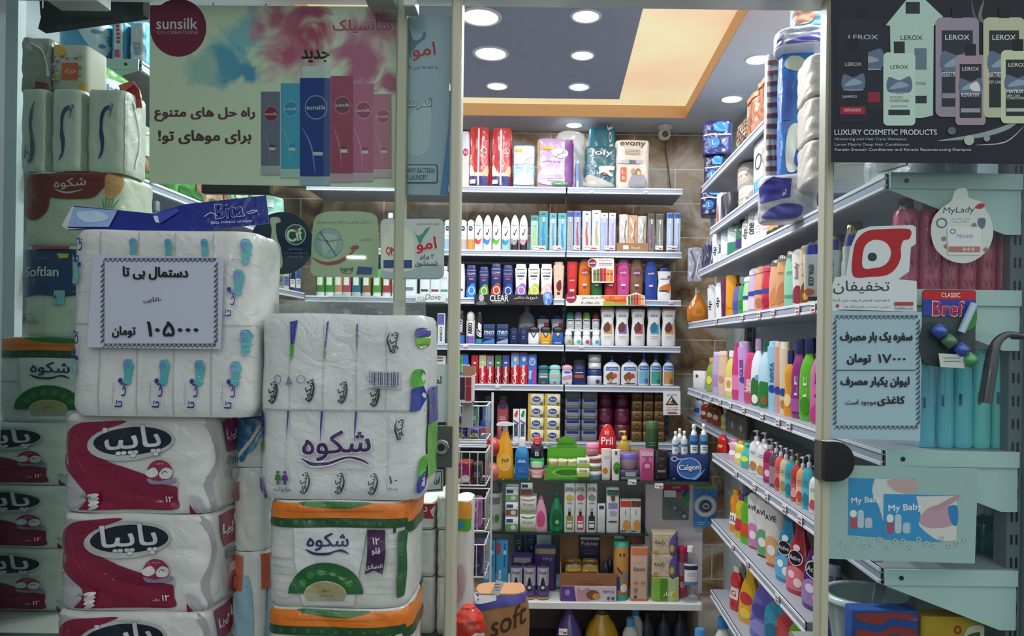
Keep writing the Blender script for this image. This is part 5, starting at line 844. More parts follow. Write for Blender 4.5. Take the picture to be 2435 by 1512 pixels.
S(1447, 24, 1068, 'cream_tube', f'white cream tube with orange flower {dp}', 'tube', d=.5, prof='slab', n=3.5, col='dedcd8', g=[E(-.1, .3, .26, .1, 'c87a2c'), *lines(.75, 2, '4a5a4a', .6, .06), R(.03, .08, 'c8c4c0', .4)])
S(1470, 22, 1070, 'cream_tube', f'white cream tube with green avocado {dp}', 'tube', d=.5, prof='slab', n=3.5, col='e0dedc', g=[E(.1, .4, .4, .2, '4a9a34'), E(.1, .3, .2, .1, '2a5a24'), *lines(.85, 1, '3a4a3a', .2, .06, .1)])
S(1505, 50, 1118, 'carton', f'dark plum carton under the purple lidded jar {dp}', 'box', d=.9, prof='box', n=9, col='3a2f48', g=[R(.4, .8, 'a8a4b0', .24), R(.1, .35, '5a7a78', .45)])
S(1502, 46, 1080, 'cream_jar', f'large frosted jar with purple lid {dp}', 'jar', z=at(1502, 1118, Y1).z+.001, d=1, prof='tub', n=2, col='a8949c', cap=('jar', '6a5aa8', .36, 1.04))
S(1490, 32, 1025, 'pump_bottle', f'yellow pump bottle behind the frosted jar {dp}', Y=Y1+.11, prof='std', n=2.4, col='b8983c', cap=('pump', 'd8b83c', .2, .4), g=[R(.2, .6, 'd8d0a8', .4)])
S(1512, 44, 1068, 'carton', f'cream and grey carton behind the frosted jar {dp}', 'box', Y=Y1+.17, d=.5, prof='box', n=9, col='8a8478', g=[R(.88, .97, 'c89a2c', .45), E(.1, .8, .1, .06, 'd8d4d0')])
S(1557, 31, 1003, 'hair_can', f'tall dark green can standing behind the pink bottle {dp}', Y=Y1+.14, d=1, prof='cyl', n=2, col='2f4a2c', cap=('plain', '46603a', .14, .95), g=[*lines(.7, 2, '9ab08a', .5, .06), R(.3, .32, '5a7a4a', .46)])
S(1544, 34, 1070, 'perfume_box', f'pink perfume bottle in a clear carton {dp}', 'box', d=.8, prof='box', n=9, col='c06a92', kind='gloss', g=[('s', [(-.35, .04), (.35, .04), (.3, .55), (.1, .62), (.1, .75), (-.1, .75), (-.1, .62), (-.3, .55)], 'a83c70'), E(0, .48, .2, .08, 'd89ab8'), R(.8, .95, 'd8b4c4', .42)])
S(1578, 31, 1072, 'perfume_box', f'black perfume carton {dp}', 'box', d=.8, prof='box', n=9, col='261d20', kind='gloss', g=[R(.28, .36, '8a7a80', .3), E(0, .5, .2, .06, '3c3236'), R(.7, .78, '4a4044', .2)])
S(1646, 98, 1083, 'softener_carton', f'large navy Calgon carton with white lettering at the right end {dp}', 'box', d=.55, prof='box', n=12, col='14265e', kind='paper', N=28, g=[('e', -.02, .5, .3, .42, '3a6ab8'), ('E', -.02, .5, .3, .42, .9, '9ac4ea'), ('s', [(-.2, .3), (.0, .12), (.25, .3), (.36, .5), (.3, .3), (.1, .05)], '7ab0e0'), T('Calgon', -.02, .5, .52, .3, '0f1f4c', 4, .07), T('Calgon', -.02, .51, .5, .27, 'f0f4fa', 4, .035), ('E', -.38, .86, .08, .1, .7, 'c8d4ea'), R(.83, .88, '8fb0dc', -.1, -.3), R(.07, .12, '7a90c0', -.36, -.42)])
zc = at(1646, 1083, Y1).z+.001
for px, yt, c, s in ((1612, 1026, 'a8b4b8', 'leftmost'), (1622, 1019, '9aa8b0', 'behind the first two'), (1633, 1025, 'b4bcc0', 'third'), (1656, 1009, '3a7ab0', 'blue'), (1680, 1008, '5a8ab4', 'blue at right')):
    S(px, 16 if px < 1640 else 20, yt, 'spray_bottle', f'small white capped spray bottle standing on Calgon carton, {s}', z=zc, Y=Y1+(.05 if px == 1622 else .005), d=.9, prof='cyl', n=2.4, col='c4ccd0' if px < 1640 else c, cap=('spray', 'e4e4e6', .36, .66), g=[R(.1, .5, 'e2e6ea', .44), R(.55, .7, '3a7aa8' if px < 1640 else '1f4a86', .46), *lines(.36, 2, '4a6a8a', .5, .1, .04)], group='small spray bottles on the carton')
# middle shelf
gr = 'goods on the middle counter shelf'; dp = 'on the middle counter shelf'; z2 = ZM
S2 = lambda px, w, yt, nm, lb, *a, **k: sh(px, w, yt, k.pop('z', z2), k.pop('Y', Y1), nm, lb, *a, group=k.pop('group', gr), **k)
S2(1180, 41, 1146, 'shaker_bottle', f'clear shaker bottle with grey and black lid {dp}', d=1, prof='cyl', n=2, col='a8b0a8', kind='gloss', cap=('jar', '4a4c50', .24, .85), g=[R(.72, .9, '6a6e70', .48), E(-.15, .35, .14, .1, '3a8a34'), E(.2, .35, .14, .1, '3c7a38'), R(.05, .2, 'a8b0a8', .44)])
for i, yb in enumerate((1262, 1227, 1192)):
    H = 34.5/F*Y1; px = 1217
    item('cotton_box', f'small white and green carton, {["bottom", "middle", "top"][i]} of the left stack {dp}', 'box', (at(px, 1200, Y1).x, Y1+.04, z2+.0006+i*(H+.0006)), 31/F*Y1, H, .08, prof='box', n=9, col='d2d4d0', g=[R(.62, .86, '3a4a8a', .1, -.4), R(.1, .5, ['5a9a4c', '8a4a34', '6aa85c'][i], .44), E(.12, .3, .2, .16, 'c8d0c0')], group=gr)
for i in range(2):
    H = 41.5/F*Y1
    item('soap_box', f'white carton with orange and green waves, {["lower", "upper"][i]} of two {dp}', 'box', (at(1256, 1200, Y1).x, Y1+.04, z2+.0006+i*(H+.0006)), 40/F*Y1, H, .08, prof='box', n=9, col='d6d4ce', g=[('l', [(-.4, .85), (0, .78), (.4, .86)], .06, 'c88a3c' if i else '4a7a3c'), T('Dr.care', 0, .55, .6, .14, '6a6a50'), ('l', [(-.4, .2), (0, .12), (.4, .2)], .1, '7aa83c')], group=gr)
item('cotton_box', f'white carton with brown face picture on top of wave cartons {dp}', 'box', (at(1252, 1200, Y1).x, Y1+.04, z2+.003+2*42/F*Y1), 29/F*Y1, .057, .08, prof='box', n=9, col='d2d2d2', g=[R(.66, .9, '3a4a8a', .1, -.4), R(.08, .5, '7a4634', .44)], group=gr)
S2(1293, 33, 1180, 'lotion_bottle', f'pink lotion bottle with pointed cap {dp}', prof='bell', n=2.4, col='d8a0b4', cap=('dome', 'b87890', .12, .3), g=[('s', [(-.22, .2), (.2, .2), (.28, .5), (.0, .68), (-.28, .5)], 'c04a7a')])
S2(1330, 35, 1172, 'lotion_bottle', f'emerald lotion bottle with pointed cap {dp}', prof='bell', n=2.4, col='0f7a4a', kind='gloss', cap=('dome', '0c6a40', .14, .3), g=[('s', [(-.24, .2), (.22, .2), (.3, .5), (.0, .68), (-.3, .5)], '0a5636'), E(.05, .3, .14, .06, '7ab86a')])
for px, c, lc, s in ((1361, '8f8a2c', 'c8b83c', 'olive'), (1387, 'b8304a', 'c8506a', 'crimson'), (1414, '2a2a2e', '8a8a90', 'black')):
    S2(px, 25, 1148, 'diffuser_box', f'tall white EYFEL diffuser carton with {s} bottle picture {dp}', 'box', d=.9, prof='box', n=10, col='d2d2d0', g=[T('EYFEL', 0, .87, .72, .07, '2a2a2e', 0, .02), ('s', [(-.36, .68), (.1, .64), (.38, .7), (.1, .76), (-.2, .75)], lc), *lines(.58, 1, '8a8a8a', .5, .02, .02), R(.06, .34, c, .3), R(.2, .23, 'dcdad0', .24), R(.34, .42, '1a1a1c', .12), ('l', [(0, .42), (-.14, .5)], .02, '2a2a2a'), ('l', [(0, .42), (.14, .5)], .02, '2a2a2a'), R(.1, .18, 'd8d4c8', .24)])
S2(1437, 19, 1200, 'carton', f'short white carton with navy tab {dp}', 'box', d=1, prof='box', n=9, col='c8cacc', g=[R(.84, .96, '1f3a7a', .3), *lines(.5, 2, 'a0a4a8', .4, .1)])
S2(1464, 30, 1163, 'carton', f'tall white carton with lilac band and cup picture {dp}', 'box', d=.9, prof='box', n=9, col='d0d2d4', g=[R(.55, .68, '8a7ab4', .36), ('s', [(-.2, .4), (.2, .4), (.3, .48), (-.2, .5)], 'a0a4ac'), R(.24, .27, '222226', .34), R(.86, .98, '3a5a5c', .46), ('s', [(-.1, .74), (.1, .74), (.16, .84), (-.16, .84)], '6a4a34')])
for px, c, s in ((1494, 'b8401c', 'orange'), (1519, '6a3c28', 'brown')): S2(px, 25, 1190, 'carton', f'white cream carton with {s} top band {dp}', 'box', d=.9, prof='box', n=9, col='cfcdca', g=[R(.8, .99, c, .47), E(.1, .24, .34, .16, 'c8883c'), R(.55, .7, '4a4440', .03), R(.05, .08, '2a2a2a', 0, -.44)])
# bottom shelf
gr = 'goods on the bottom counter shelf'; dp = 'on the bottom counter shelf'; z3 = ZB
S3 = lambda px, w, yt, nm, lb, *a, **k: sh(px, w, yt, k.pop('z', z3), k.pop('Y', Y1), nm, lb, *a, group=k.pop('group', gr), **k)
for px in (1172, 1202): S3(px, 28, 1286, 'toothbrush_box', f'tall sky blue brush carton with red tab {dp}', 'box', d=.9, prof='box', n=9, col='3a8ab8', g=[R(.78, .96, 'b83040', -.14, -.42), R(.55, .95, '1f5a9a', .3, .16), E(.22, .8, .13, .04, 'a8c8e0'), T('Oral care', -.2, .42, .16, .3, 'd8e8f4', 90), R(.02, .16, '5a6a70', .42), E(0, .08, .2, .06, 'c8c4b8')])
for i, px in enumerate((1236, 1268, 1300)): S3(px, 30, 1345, 'powder_can', f'purple and silver powder can with dark top {dp}', 'can', Y=Y1-.005, d=1, prof='cyl', n=2, col='5f4a8c', cap=('plain', '1f1a28', .04, .9), g=[R(.42, .96, 'b0aeb8', .46), T('Zangar', 0, .82, .7, .1, '2a2438'), ('s', [(-.2, .3), (.2, .3), (.14, .55), (0, .7), (-.14, .55)], '1c1824'), E(0, .38, .14, .05, 'c8c4d0'), R(.03, .09, 'c89a2c', .46)], group='purple powder cans')
zq = z3
for i, (px, w, yt, c, s, g) in enumerate(((1250, 50, 1322, '5a3a80', 'white and purple pregnancy test carton', [R(.6, .95, 'd0ccd8', .4), R(.7, .8, '6a9a4c', .36)]), (1305, 52, 1303, '543a86', 'tall purple MyQ carton', [T('MyQ', .1, .74, .4, .08, 'e0d8ec'), R(.86, .98, 'c8b088', .46), R(.87, .96, 'c8a42c', -.34, -.46)]))):
    S3(px, w, yt, 'carton', f'{s} behind the powder cans {dp}', 'box', Y=Y1+.12, d=.6, prof='box', n=9, col=c, g=g)
for i, (px, w, yt, yb, c, s) in enumerate(((1233, 22, 1270, 1312, '1f3a44', 'dark teal carton'), (1262, 22, 1268, 1312, '1f2a5a', 'navy carton'), (1294, 36, 1272, 1300, 'b0b4b8', 'pale grey twin carton'))):
    a, b = at(px, yt, Y1+.26), at(px, yb+4, Y1+.26)
    item('carton', f'{s} at the back {dp}', 'box', (a.x, Y1+.3, z3+.0006), w/F*(Y1+.26), a.z-z3, .07, prof='box', n=9, col=c, g=[*lines(.85, 2, 'a8b4b8', .5, .06), E(.1, .7, .1, .04, '8a98a8')], group=gr)
# open brown carton of wafers
p = at(1399, 1420, Y1); W = 131/F*Y1; hb = at(1399, 1290, Y1).z-z3; hf = at(1399, 1362, Y1).z-z3
t = thing('open_carton', f'brown open carton of gold wafers with purple picture strip {dp}', 'box', (p.x, Y1+.08, z3+.0006))
mb = MB(); mb.box(-W/2, -.09, 0, W/2, -.086, hf, '8a5c3c:paper'); mb.box(-W/2, .08, 0, W/2, .085, hb, 'a8855f:paper')
mb.plate([(-W/2, -.086, 0), (-W/2, .08, 0), (-W/2, .08, hb), (-W/2, -.086, hf)], -.003, '946a48:paper'); mb.plate([(W/2, -.086, 0), (W/2, .08, 0), (W/2, .08, hb), (W/2, -.086, hf)], .003, '946a48:paper'); mb.box(-W/2+.003, -.086, 0, W/2-.003, .08, .004, '8a6444:paper')
draw(mb, lambda a, b, k: (a, -.09-.0004*k, b), [T('Biscuit', .01, hf*.72, W*.3, .018, 'a04030'), ('s', [(-.06, hf*.62), (.05, hf*.58), (.06, hf*.62), (0, hf*.66)], '7a4c30')], 'paper'); mb.build('carton', t)
mb = MB(); mb.box(-W/2, -.095, 0, W/2, -.0905, .068, 'c8bcc8:paper'); draw(mb, lambda a, b, k: (a, -.095-.0004*k, b), [('p', [(-W/2, .0), (-W*.22, .0), (-W*.26, .068), (-W/2, .068)], '5a3a86'), ('e', -W*.38, .04, .012, .014, '9a84b8'), ('s', [(-W*.2, .002), (.0, .002), (.03, .03), (0, .06), (-.03, .05), (-W*.2, .06)], 'b88a94'), ('e', .02, .03, .03, .022, '7a4c38'), ('e', .035, .024, .018, .014, 'c8883c'), T('پریمیوم', W*.36, .044, W*.2, .018, '4a4450'), ('e', W*.36, .016, .007, .008, '5a5460'), ('e', W*.44, .016, .007, .008, '5a5460')], 'paper'); mb.build('picture_strip', t)
for i in range(4):
    item('wafer_pack', f'gold foil wafer pack in the open brown carton, {["front left", "front right", "rear left", "rear right"][i]}', 'snack', (p.x+(-.27+.31*(i % 2))*W, Y1+.045+(i//2)*.05, z3+.006), W*.3, hf+.004+(i//2)*.03-.006, .036, prof='bag', n=3, col='b8842c', kind='film', lump=.003, g=[('s', [(-.4, .6), (0, .75), (.4, .65), (.4, .85), (-.4, .85)], 'dcd0b8'), R(.9, .96, '7a5a1c', .42)], group='gold wafer packs')
for i in range(2):
    item('sponge_pack', f'dark round scrubber in the open brown carton, {["left", "right"][i]} of two', 'scrubber', (p.x+(.32+.1*i)*W, Y1+.06+.04*i, z3+.006), W*.13, hf+.03, .03, prof='std', n=2.4, col='2f3238', kind='film', group='dark scrubbers')
S3(1410, 50, 1275, 'tights_pack', f'navy Polytex pouch standing at the back of the open carton', 'pack', Y=Y1+.135, dm=.012, prof='box', n=6, col='1f2450', z=z3+.008, g=[T('Polytex', 0, .85, .8, .1, 'e0dce8', 0, .03), R(.93, .98, 'c8c0d0', .46), *lines(.72, 2, '8a8ab8', .5, .05), ('s', [(-.4, .3), (.4, .34), (.4, .46), (0, .4), (-.4, .44)], '7a4a34'), E(0, .42, .16, .06, 'b8a8a0')])
S3(1487, 37, 1290, 'paper_canister', f'tall orange and teal card canister {dp}', 'canister', d=1, prof='cyl', n=2, col='c08a48', cap=('jar', '4fb0a0', .09, 1.02), g=[E(-.1, .86, .06, .03, '3a2418'), E(.14, .86, .06, .03, '3a2418'), R(.0, .12, '3a9a8c', .49), ('l', [(-.3, .62), (0, .52), (.2, .42)], .05, '3a3a44'), E(.2, .46, .2, .08, '7a8890'), R(.2, .45, '2a4a8a', -.1, -.42), E(.14, .24, .22, .08, 'd8dcdc')])
S3(1478, 36, 1282, 'paper_canister', f'cream card canister behind the orange and teal one {dp}', 'canister', Y=Y1+.15, d=1, prof='cyl', n=2, col='b8a888', cap=('jar', 'd0ccc0', .08, 1.02))
S3(1518, 38, 1284, 'paper_canister', f'coral card canister behind the orange carton {dp}', 'canister', Y=Y1+.15, d=1, prof='cyl', n=2, col='b86a6a', cap=('jar', 'b85a5c', .08, 1.02))
S3(1529, 41, 1302, 'carton', f'tall pale pink carton with orange top and base {dp}', 'box', d=.7, prof='box', n=9, col='c8a898', g=[R(.86, .99, 'd07a50', .47), R(.0, .04, 'c8604c', .47), ('E', 0, .74, .14, .04, .8, 'b8806a', 180, 360), T('Bizcom', 0, .6, .66, .07, '2a2420', 0, .02), E(-.2, .34, .12, .02, 'b86a4c'), E(.2, .34, .12, .02, 'b86a4c'), E(-.2, .2, .12, .04, '8a7a3c'), E(-.22, .08, .08, .025, '3a3430')])
zt3 = z3
for i, (w, h, c, s) in enumerate(((66, 57, 'b8c890', 'green topped tissue brick, bottom'), (62, 53, 'c8b49a', 'cream and purple tissue brick, middle'), (60, 50, 'c8b49a', 'cream and purple tissue brick, top'))):
    H = h/F*Y1
    g = [R(.03, .97, '4a8a1c', .06, -.2), R(.03, .97, '7aa83c', -.2, -.48), *[('r', .06+.14*q, .55, .07+.14*q, .97, '9a9a80', 1, 1) for q in range(3)], T('گلنار', .1, .34, .42, .24, 'eef0e0', 0, .02), E(.3, .3, .08, .12, 'c8a82c')] if i == 0 else [('s', [(.2, .0), (.5, .0), (.5, 1), (.36, .98), (.16, .6)], '5f559a'), ('e', .26, .3, .09, .17, 'c8a82c'), T('رایحه', -.22, .58, .4, .24, '2a2420', 0, .02, .2), R(.03, .2, 'b88a3c', -.28, -.44)]
    item('tissue_pack', f'{s} of stack {dp}', 'pack', (at(1584 if i == 0 else 1581, 1350, Y1).x, Y1+.045, zt3+.0008), w/F*Y1, H, .09, prof='soft', n=7, col=c, kind='film', lump=.001, g=g, group=gr); zt3 += H+.0012
S3(1632, 28, 1303, 'powder_can', f'pink and red tall can behind the clear bottle {dp}', 'can', Y=Y1+.05, d=.9, prof='cyl', n=2, col='a84c6a', cap=('jar', 'c81c50', .12, 1.02), g=[R(.5, .8, 'b890b0', .4), R(.1, .45, 'c02c40', .42), E(0, .3, .26, .08, 'd8a0b0')])
mb = MB()
p = at(1654, 1440, YC); W = 37/F*YC; H = at(1654, 1303, YC).z-ZB
t = thing('micellar_bottle', 'clear micellar water bottle with white cap at the right end of bottom counter shelf', 'bottle', (p.x-.02, YC+.03, ZB+.0006))
bd = Body('std', W, W*.7, H*.9, 2.6); mb = MB(); bd.mesh(mb, 'f7f9fa:clear'); mb.build('body', t)
mb = MB(); draw(mb, bd.front(), [R(.42, .78, 'd8d8da', .42), R(.66, .74, '2a2440', .42), R(.36, .42, '4a7aa8', .42), *lines(.58, 2, '8a8a90', .5, .04)]); mb.build('printed_label', t)
cap_mesh('plain', W*.44, W*.4, H*.1, 'dcdcdc', H*.9, 2).build('cap', t)
# blisters hanging on the white panel
def blister(px0, py0, px1, py1, Y, name, label, base, items, bumps, col2, group=None):
    a, b = at(px0, py1, Y), at(px1, py0, Y); c = (a+b)/2
    t = thing(name, label, 'blister pack', c, 0, group); mb = MB(); w, h = (b.x-a.x)/2, (b.z-a.z)/2
    mb.plate([(x, 0, y) for x, y in rrect(-w, -h, w, h, .008)], .0015, M(base, 'paper')); draw(mb, lambda q, r, k: (q*w, -.0018-.0004*k, r*h), items, 'paper'); mb.build('card', t)
    for bx_, bz, r, cc in bumps:
        m2 = MB(); m2.loft([(-r+r*2*i/8, r*math.sin(math.pi*(i+.3)/8.6), r*math.sin(math.pi*(i+.3)/8.6)) for i in range(9)], 2, cc+':gloss', 14); o = m2.build('scented_ball', t, (bx_*w, -r-.003, bz*h))
    return t
BREF = lambda: [('p', [(-.98, .74), (.98, .74), (.98, .98), (-.98, .98)], 'b82028'), T('CLASSIC', .05, .86, .7, .12, 'f0e8e8', 0, .03), ('p', [(-.98, .3), (.98, .3), (.98, .74), (-.98, .74)], '2a3f9a'), T('Bref', -.05, .5, 1.2, .42, 'e8dce0', 0, .08), T('Bref', -.05, .5, 1.15, .38, 'b82030', 0, .05), ('s', [(.5, -.1), (.98, .1), (.98, .6), (.7, .4)], '3f8a3c')]
blister(1575, 1153, 1639, 1235, YC+.125, 'toilet_block', 'hanging toilet block blister with red top and white sticker on white panel', '6a7a78', BREF()+[('p', [(-.9, .3), (0, .3), (0, .68), (-.9, .68)], 'd8d8d8')], [(-.6, -.1, .012, '4a6a9a'), (-.1, -.3, .012, '7a9a94'), (.3, -.5, .012, '5a7aa0'), (.6, -.75, .012, '8aa8a4')], '')
pp = (at(1647, 1255, YC+.118)+at(1706, 1152, YC+.118))/2
t = thing('sponge_blister', 'blue card with white ring shaped cleaning pad on white panel', 'blister pack', pp)
mb = MB(); w = 29/F*YC; h = 51/F*YC; mb.plate([(x, 0, y) for x, y in rrect(-w, -h, w, h, .004)], .0015, '4a8ad0:paper'); draw(mb, lambda q, r, k: (q*w, -.0018-.0004*k, r*h), [('r', -.98, .84, .98, .98, '8aa84c'), *lines(-.8, 2, 'c8dcf4', 1.2, .08, .03)], 'paper'); mb.build('card', t)
mb = MB(); mb.tube([(.75*w*math.cos(a), -.012, .75*w*math.sin(a)+.004) for a in [2*math.pi*i/24 for i in range(24)]], .0125, 'c4ced8:tissue', 10, True); mb.build('pad', t)
mb = MB(); mb.loft([(0, .02, .02), (.004, .02, .02)], 2, '2a2a30', 20); o = mb.build('badge', t, (0, -.014, .004)); o.rotation_euler = (math.pi/2, 0, 0)
mb = MB(); draw(mb, lambda a, b, k: (a, -.019-.0005*k, b), [('e', 0, .004, .017, .015, 'c8c4b0'), ('e', 0, .004, .012, .008, '8a5a4c'), ('r', -.006, -.08, .006, -.03, '4a8ad0', 1, 1), ('r', -.006, .035, .006, .085, '4a8ad0', 1, 1)]); mb.build('badge_print', t)
for i, (px, py) in enumerate(((1503, 1146), (1567, 1155))): price(px, py, YC-.004, '۹۵۰۰۰', 20/F*YC, 12/F*YC, ['under the plum carton', 'at the top of the white panel'][i])
# big jugs under the counter
for px, yt, c, cc, w, s in ((1355, 1462, '5a4a98', '3c3070', 66, 'violet'), (1435, 1464, 'c8981c', '3a3428', 84, 'yellow')):
    a = at(px, yt, YC+.05); item('detergent_jug', f'large {s} detergent jug under the counter', 'jug', (a.x, YC+.14, .081), w/F*(YC+.05)*1.05, a.z-.081, .14, 0, 'bell', 2.4, c, 'gloss', cap=('plain', cc, .12, .34), g=[E(0, .3, .3, .16, 'd8d0c8')], group='detergent jugs under the counter')
for px, yt, c, cc, s in ((1502, 1478, 'd0d2d4', '4a8ac4', 'first'), (1520, 1470, 'c8cacc', '3a7ab8', 'second')):
    a = at(px, yt, YC+.03); item('bleach_bottle', f'white bottle with blue cap under the counter, {s}', 'bottle', (a.x, YC+.08+(.1 if s == 'second' else 0), .081), .075, a.z-.081, .07, 0, 'round', 2.4, c, cap=('plain', cc, .2, .5), g=[R(.2, .5, 'b8c8d8', .4)], group='bleach bottles')
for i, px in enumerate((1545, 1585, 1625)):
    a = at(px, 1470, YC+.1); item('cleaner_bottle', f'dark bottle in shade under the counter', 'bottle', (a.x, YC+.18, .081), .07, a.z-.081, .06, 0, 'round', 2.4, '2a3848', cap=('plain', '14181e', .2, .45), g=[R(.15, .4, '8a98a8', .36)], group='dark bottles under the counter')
price(1339, 1502, YC-.004, '۴۵۰۰۰', 20/F*YC, 15/F*YC, 'under the counter by the violet jug')
for i, (px, yt, c, cc) in enumerate(((1717, 1462, 'd0d4d8', '2f7ab8'), (1662, 1490, 'c83c34', '4a90c8'))):
    a = at(px, yt, 3.12); item('bleach_bottle', ['white jug with blue cap on the floor beside the rack', 'red bottle with light blue cap on the floor beside the counter'][i], 'bottle', (a.x, 3.1, .0006), .09, a.z, .07, 0, 'round', 2.6, c, cap=('plain', cc, .14, .5), g=[R(.3, .6, 'b83c3c' if i == 0 else 'd8d0cc', .36)])
# ---------------------------------------------------------------- wire rack with pad packs, left of the counter
YW = 2.75; wa, wb = at(1076, 1000, YW), at(1160, 1000, YW); ww = wb.x-wa.x
t = thing('wire_rack', 'white wire basket rack of pad packs beside the counter', 'rack', ((wa.x+wb.x)/2, YW+.1, 0))
mb = MB()
for x in (-ww/2, ww/2): mb.tube([(x, .1, 0), (x, .1, 1.30)], .005, 'd8d8d8')
for x in (-ww/2, ww/2): mb.tube([(x, .1, .01), (x, -.1, .01)], .005, 'd8d8d8')
mb.build('frame', t)
def basket(z0, z1):
    mb = MB(); x = ww/2-.006
    for z in (z0, z1): mb.tube([(-x, .09, z), (x, .09, z), (x, -.1, z), (-x, -.1, z)], .0032, 'dadada', 6, True)
    for i in range(5): xx = -x+2*x*i/4; mb.tube([(xx, .09, z0), (xx, -.1, z0), (xx, -.1, z1)], .0022, 'd2d2d2', 6)
    for i in range(3): yy = -.04+.05*i; mb.tube([(-x, yy, z1), (-x, yy, z0), (x, yy, z0), (x, yy, z1)], .0022, 'd2d2d2', 6)
    mb.build('basket', t)
BZ = []
for y0, y1 in ((1046, 965), (1154, 1075), (1262, 1185), (1372, 1295)):
    z0, z1 = at(1120, y0, YW).z, at(1120, y1, YW).z; basket(z0, z1); BZ.append(z0)
def pad(px, yb, yt, wpx, bi, c, s, g, k=0):
    z = BZ[bi]+.006+k; H = (yb-yt)/F*YW
    item('pad_pack', s, 'pack', (at(px, 1000, YW).x, YW+.065, z), wpx/F*YW, H, .09, 0, 'soft', 4, c, 'film', lump=.0015, g=g, group='pad packs in the wire rack')
PG = [('p', [(-.4, .1), (.4, .1), (.1, .55), (-.1, .55)], 'c8b83c'), ('p', [(-.2, .2), (.2, .2), (0, .5)], '6a6a7a'), R(.7, .95, '5a48a0', .46)]
pad(1095, 1044, 1022, 26, 0, '3f2f7a', 'small violet pack with yellow fan at lower left of the first wire basket', PG); pad(1127, 1044, 1022, 28, 0, '43337e', 'small violet pack with yellow fan at lower right of the first wire basket', PG)
pad(1101, 1022, 993, 32, 0, '3f2f7a', 'small violet pack with yellow fan, upper layer of the first wire basket', PG, 23/F*YW)
pad(1103, 1130, 1082, 36, 1, 'c0402c', 'orange and magenta pad pack in the second wire basket', [R(.4, .95, '9a1c5c', .44), ('s', [(-.4, .05), (.3, .05), (.4, .3), (0, .4)], 'd8d0d0'), T('مای', -.2, .75, .3, .2, 'e8c8d8')])
pad(1134, 1130, 1086, 20, 1, '2a2430', 'dark pad pack on end in the second wire basket', [R(.3, .6, '6a5a6a', .36)])
pad(1118, 1262, 1195, 54, 2, 'a85a9a', 'pink pad pack with green leaf badge in the third wire basket', [E(0, .7, .3, .17, '1f4a2c'), ('E', 0, .7, .3, .17, .88, 'c8d8c0'), T('عافیت', 0, .7, .36, .14, 'd8ecd0'), E(-.25, .3, .14, .14, 'd0bcd0'), T('10', .3, .3, .2, .16, '5a2a60')])
pad(1134, 1372, 1300, 30, 3, '2c1f4c', 'dark violet pad pack in the lowest wire basket', [T('مای', .1, .3, .4, .14, 'c8c0d8'), R(.7, .8, '4a3a7a', .4)])
pad(1103, 1372, 1320, 24, 3, 'b4b6ba', 'clear wrapped white pad pack in the lowest wire basket', [('l', [(-.3, .8), (.2, .4)], .06, 'dcdcdc')])
p = at(1098, 950, 2.55)
t = thing('carton', 'small open brown carton with dark red bottles, left above the wire rack', 'box', (p.x, YW-.05, BZ[0]+.15))
W = 30/F*2.75; mb = MB(); mb.box(-W/2, -.04, 0, W/2, -.037, .1, 'c8c4c0:paper'); mb.plate([(-W/2, .04, 0), (W/2, .04, 0), (W/2, .05, .135), (-W/2, .05, .135)], .003, '8a6a50:paper'); mb.box(-W/2, -.037, 0, -W/2+.003, .04, .1, '8a6a50:paper'); mb.box(W/2-.003, -.037, 0, W/2, .04, .1, 'd0ccc4:paper'); mb.box(-W/2, -.037, 0, W/2, .04, .003, '8a6a50:paper')
draw(mb, lambda a, b, k: (a, -.04-.0004*k, b), [('r', -W*.44, .012, -W*.06, .095, '2c1438'), ('r', -W*.02, .008, W*.42, .095, '8a1c24'), ('r', -W*.02, .06, W*.42, .064, 'b84a50')]); mb.build('carton', t)
mb = MB(); mb.box(-.02, .02, -.10, .02, .04, -.001, 'a8a8a8'); mb.build('stand', t)
# red air freshener discs hung beside the counter
for i, (px, py, c) in enumerate(((1172, 1062, 'b8342c'), (1170, 1122, 'c06a5c'))):
    p = at(px, py, 3.1); t = thing('air_freshener', ['red', 'pale coral'][i]+' patterned disc air freshener hanging beside the yellow spray bottle', 'air freshener', p)
    mb = MB(); mb.loft([(-.018, .03, .03), (-.012, .04, .04), (.012, .04, .04), (.018, .03, .03)], 2, c, 20); o = mb.build('disc', t); o.rotation_euler = (0, math.pi/2, .5)
    mb = MB(); mb.tube([(0, 0, .036), (0, .0, .07), (-.05, .02, .08)] if i == 0 else [(0, 0, .036), (.001, 0, .055), (.002, 0, .073)], .002, '2a2a2a', 6); mb.build('hook', t)
# ---------------------------------------------------------------- goods on the floor stand between door and counter
bx('trim_10', -.60, 1.72, 0, -.21, 2.35, .70, '55504a:matte')
YT = 1.95
rowsT = ((1004, 60, 1450, 1376), (1050, 34, 1450, 1376), (1002, 62, 1375, 1263), (1050, 34, 1375, 1263), (1000, 62, 1262, 1195), (1049, 36, 1262, 1182))
for i, (px, w, yb, yt) in enumerate(rowsT):
    a, b = at(px, yt, YT), at(px, yb, YT); zb = .701 if i < 2 else b.z
    item('tissue_bundle', ['lower left', 'lower right', 'middle left', 'middle right', 'upper left', 'upper right'][i]+' white wrapped tissue bundle of the stack behind the door glass', 'pack', (at(px, 1300, YT).x+(.004 if i % 2 else 0), YT+.1, zb+.001), w/F*YT*.98, a.z-zb-.002, .18, 0, 'soft', 5, 'cfcac2', 'tissue', lump=.002, g=[R(.1, .9, 'dad6ce', .44)] if i % 3 else [('l', [(-.4, .6), (.4, .55)], .03, 'a8a29a')], group='white tissue bundles behind the door glass')
a, b = at(1090, 1195, 1.98), at(1090, 1290, 1.98)
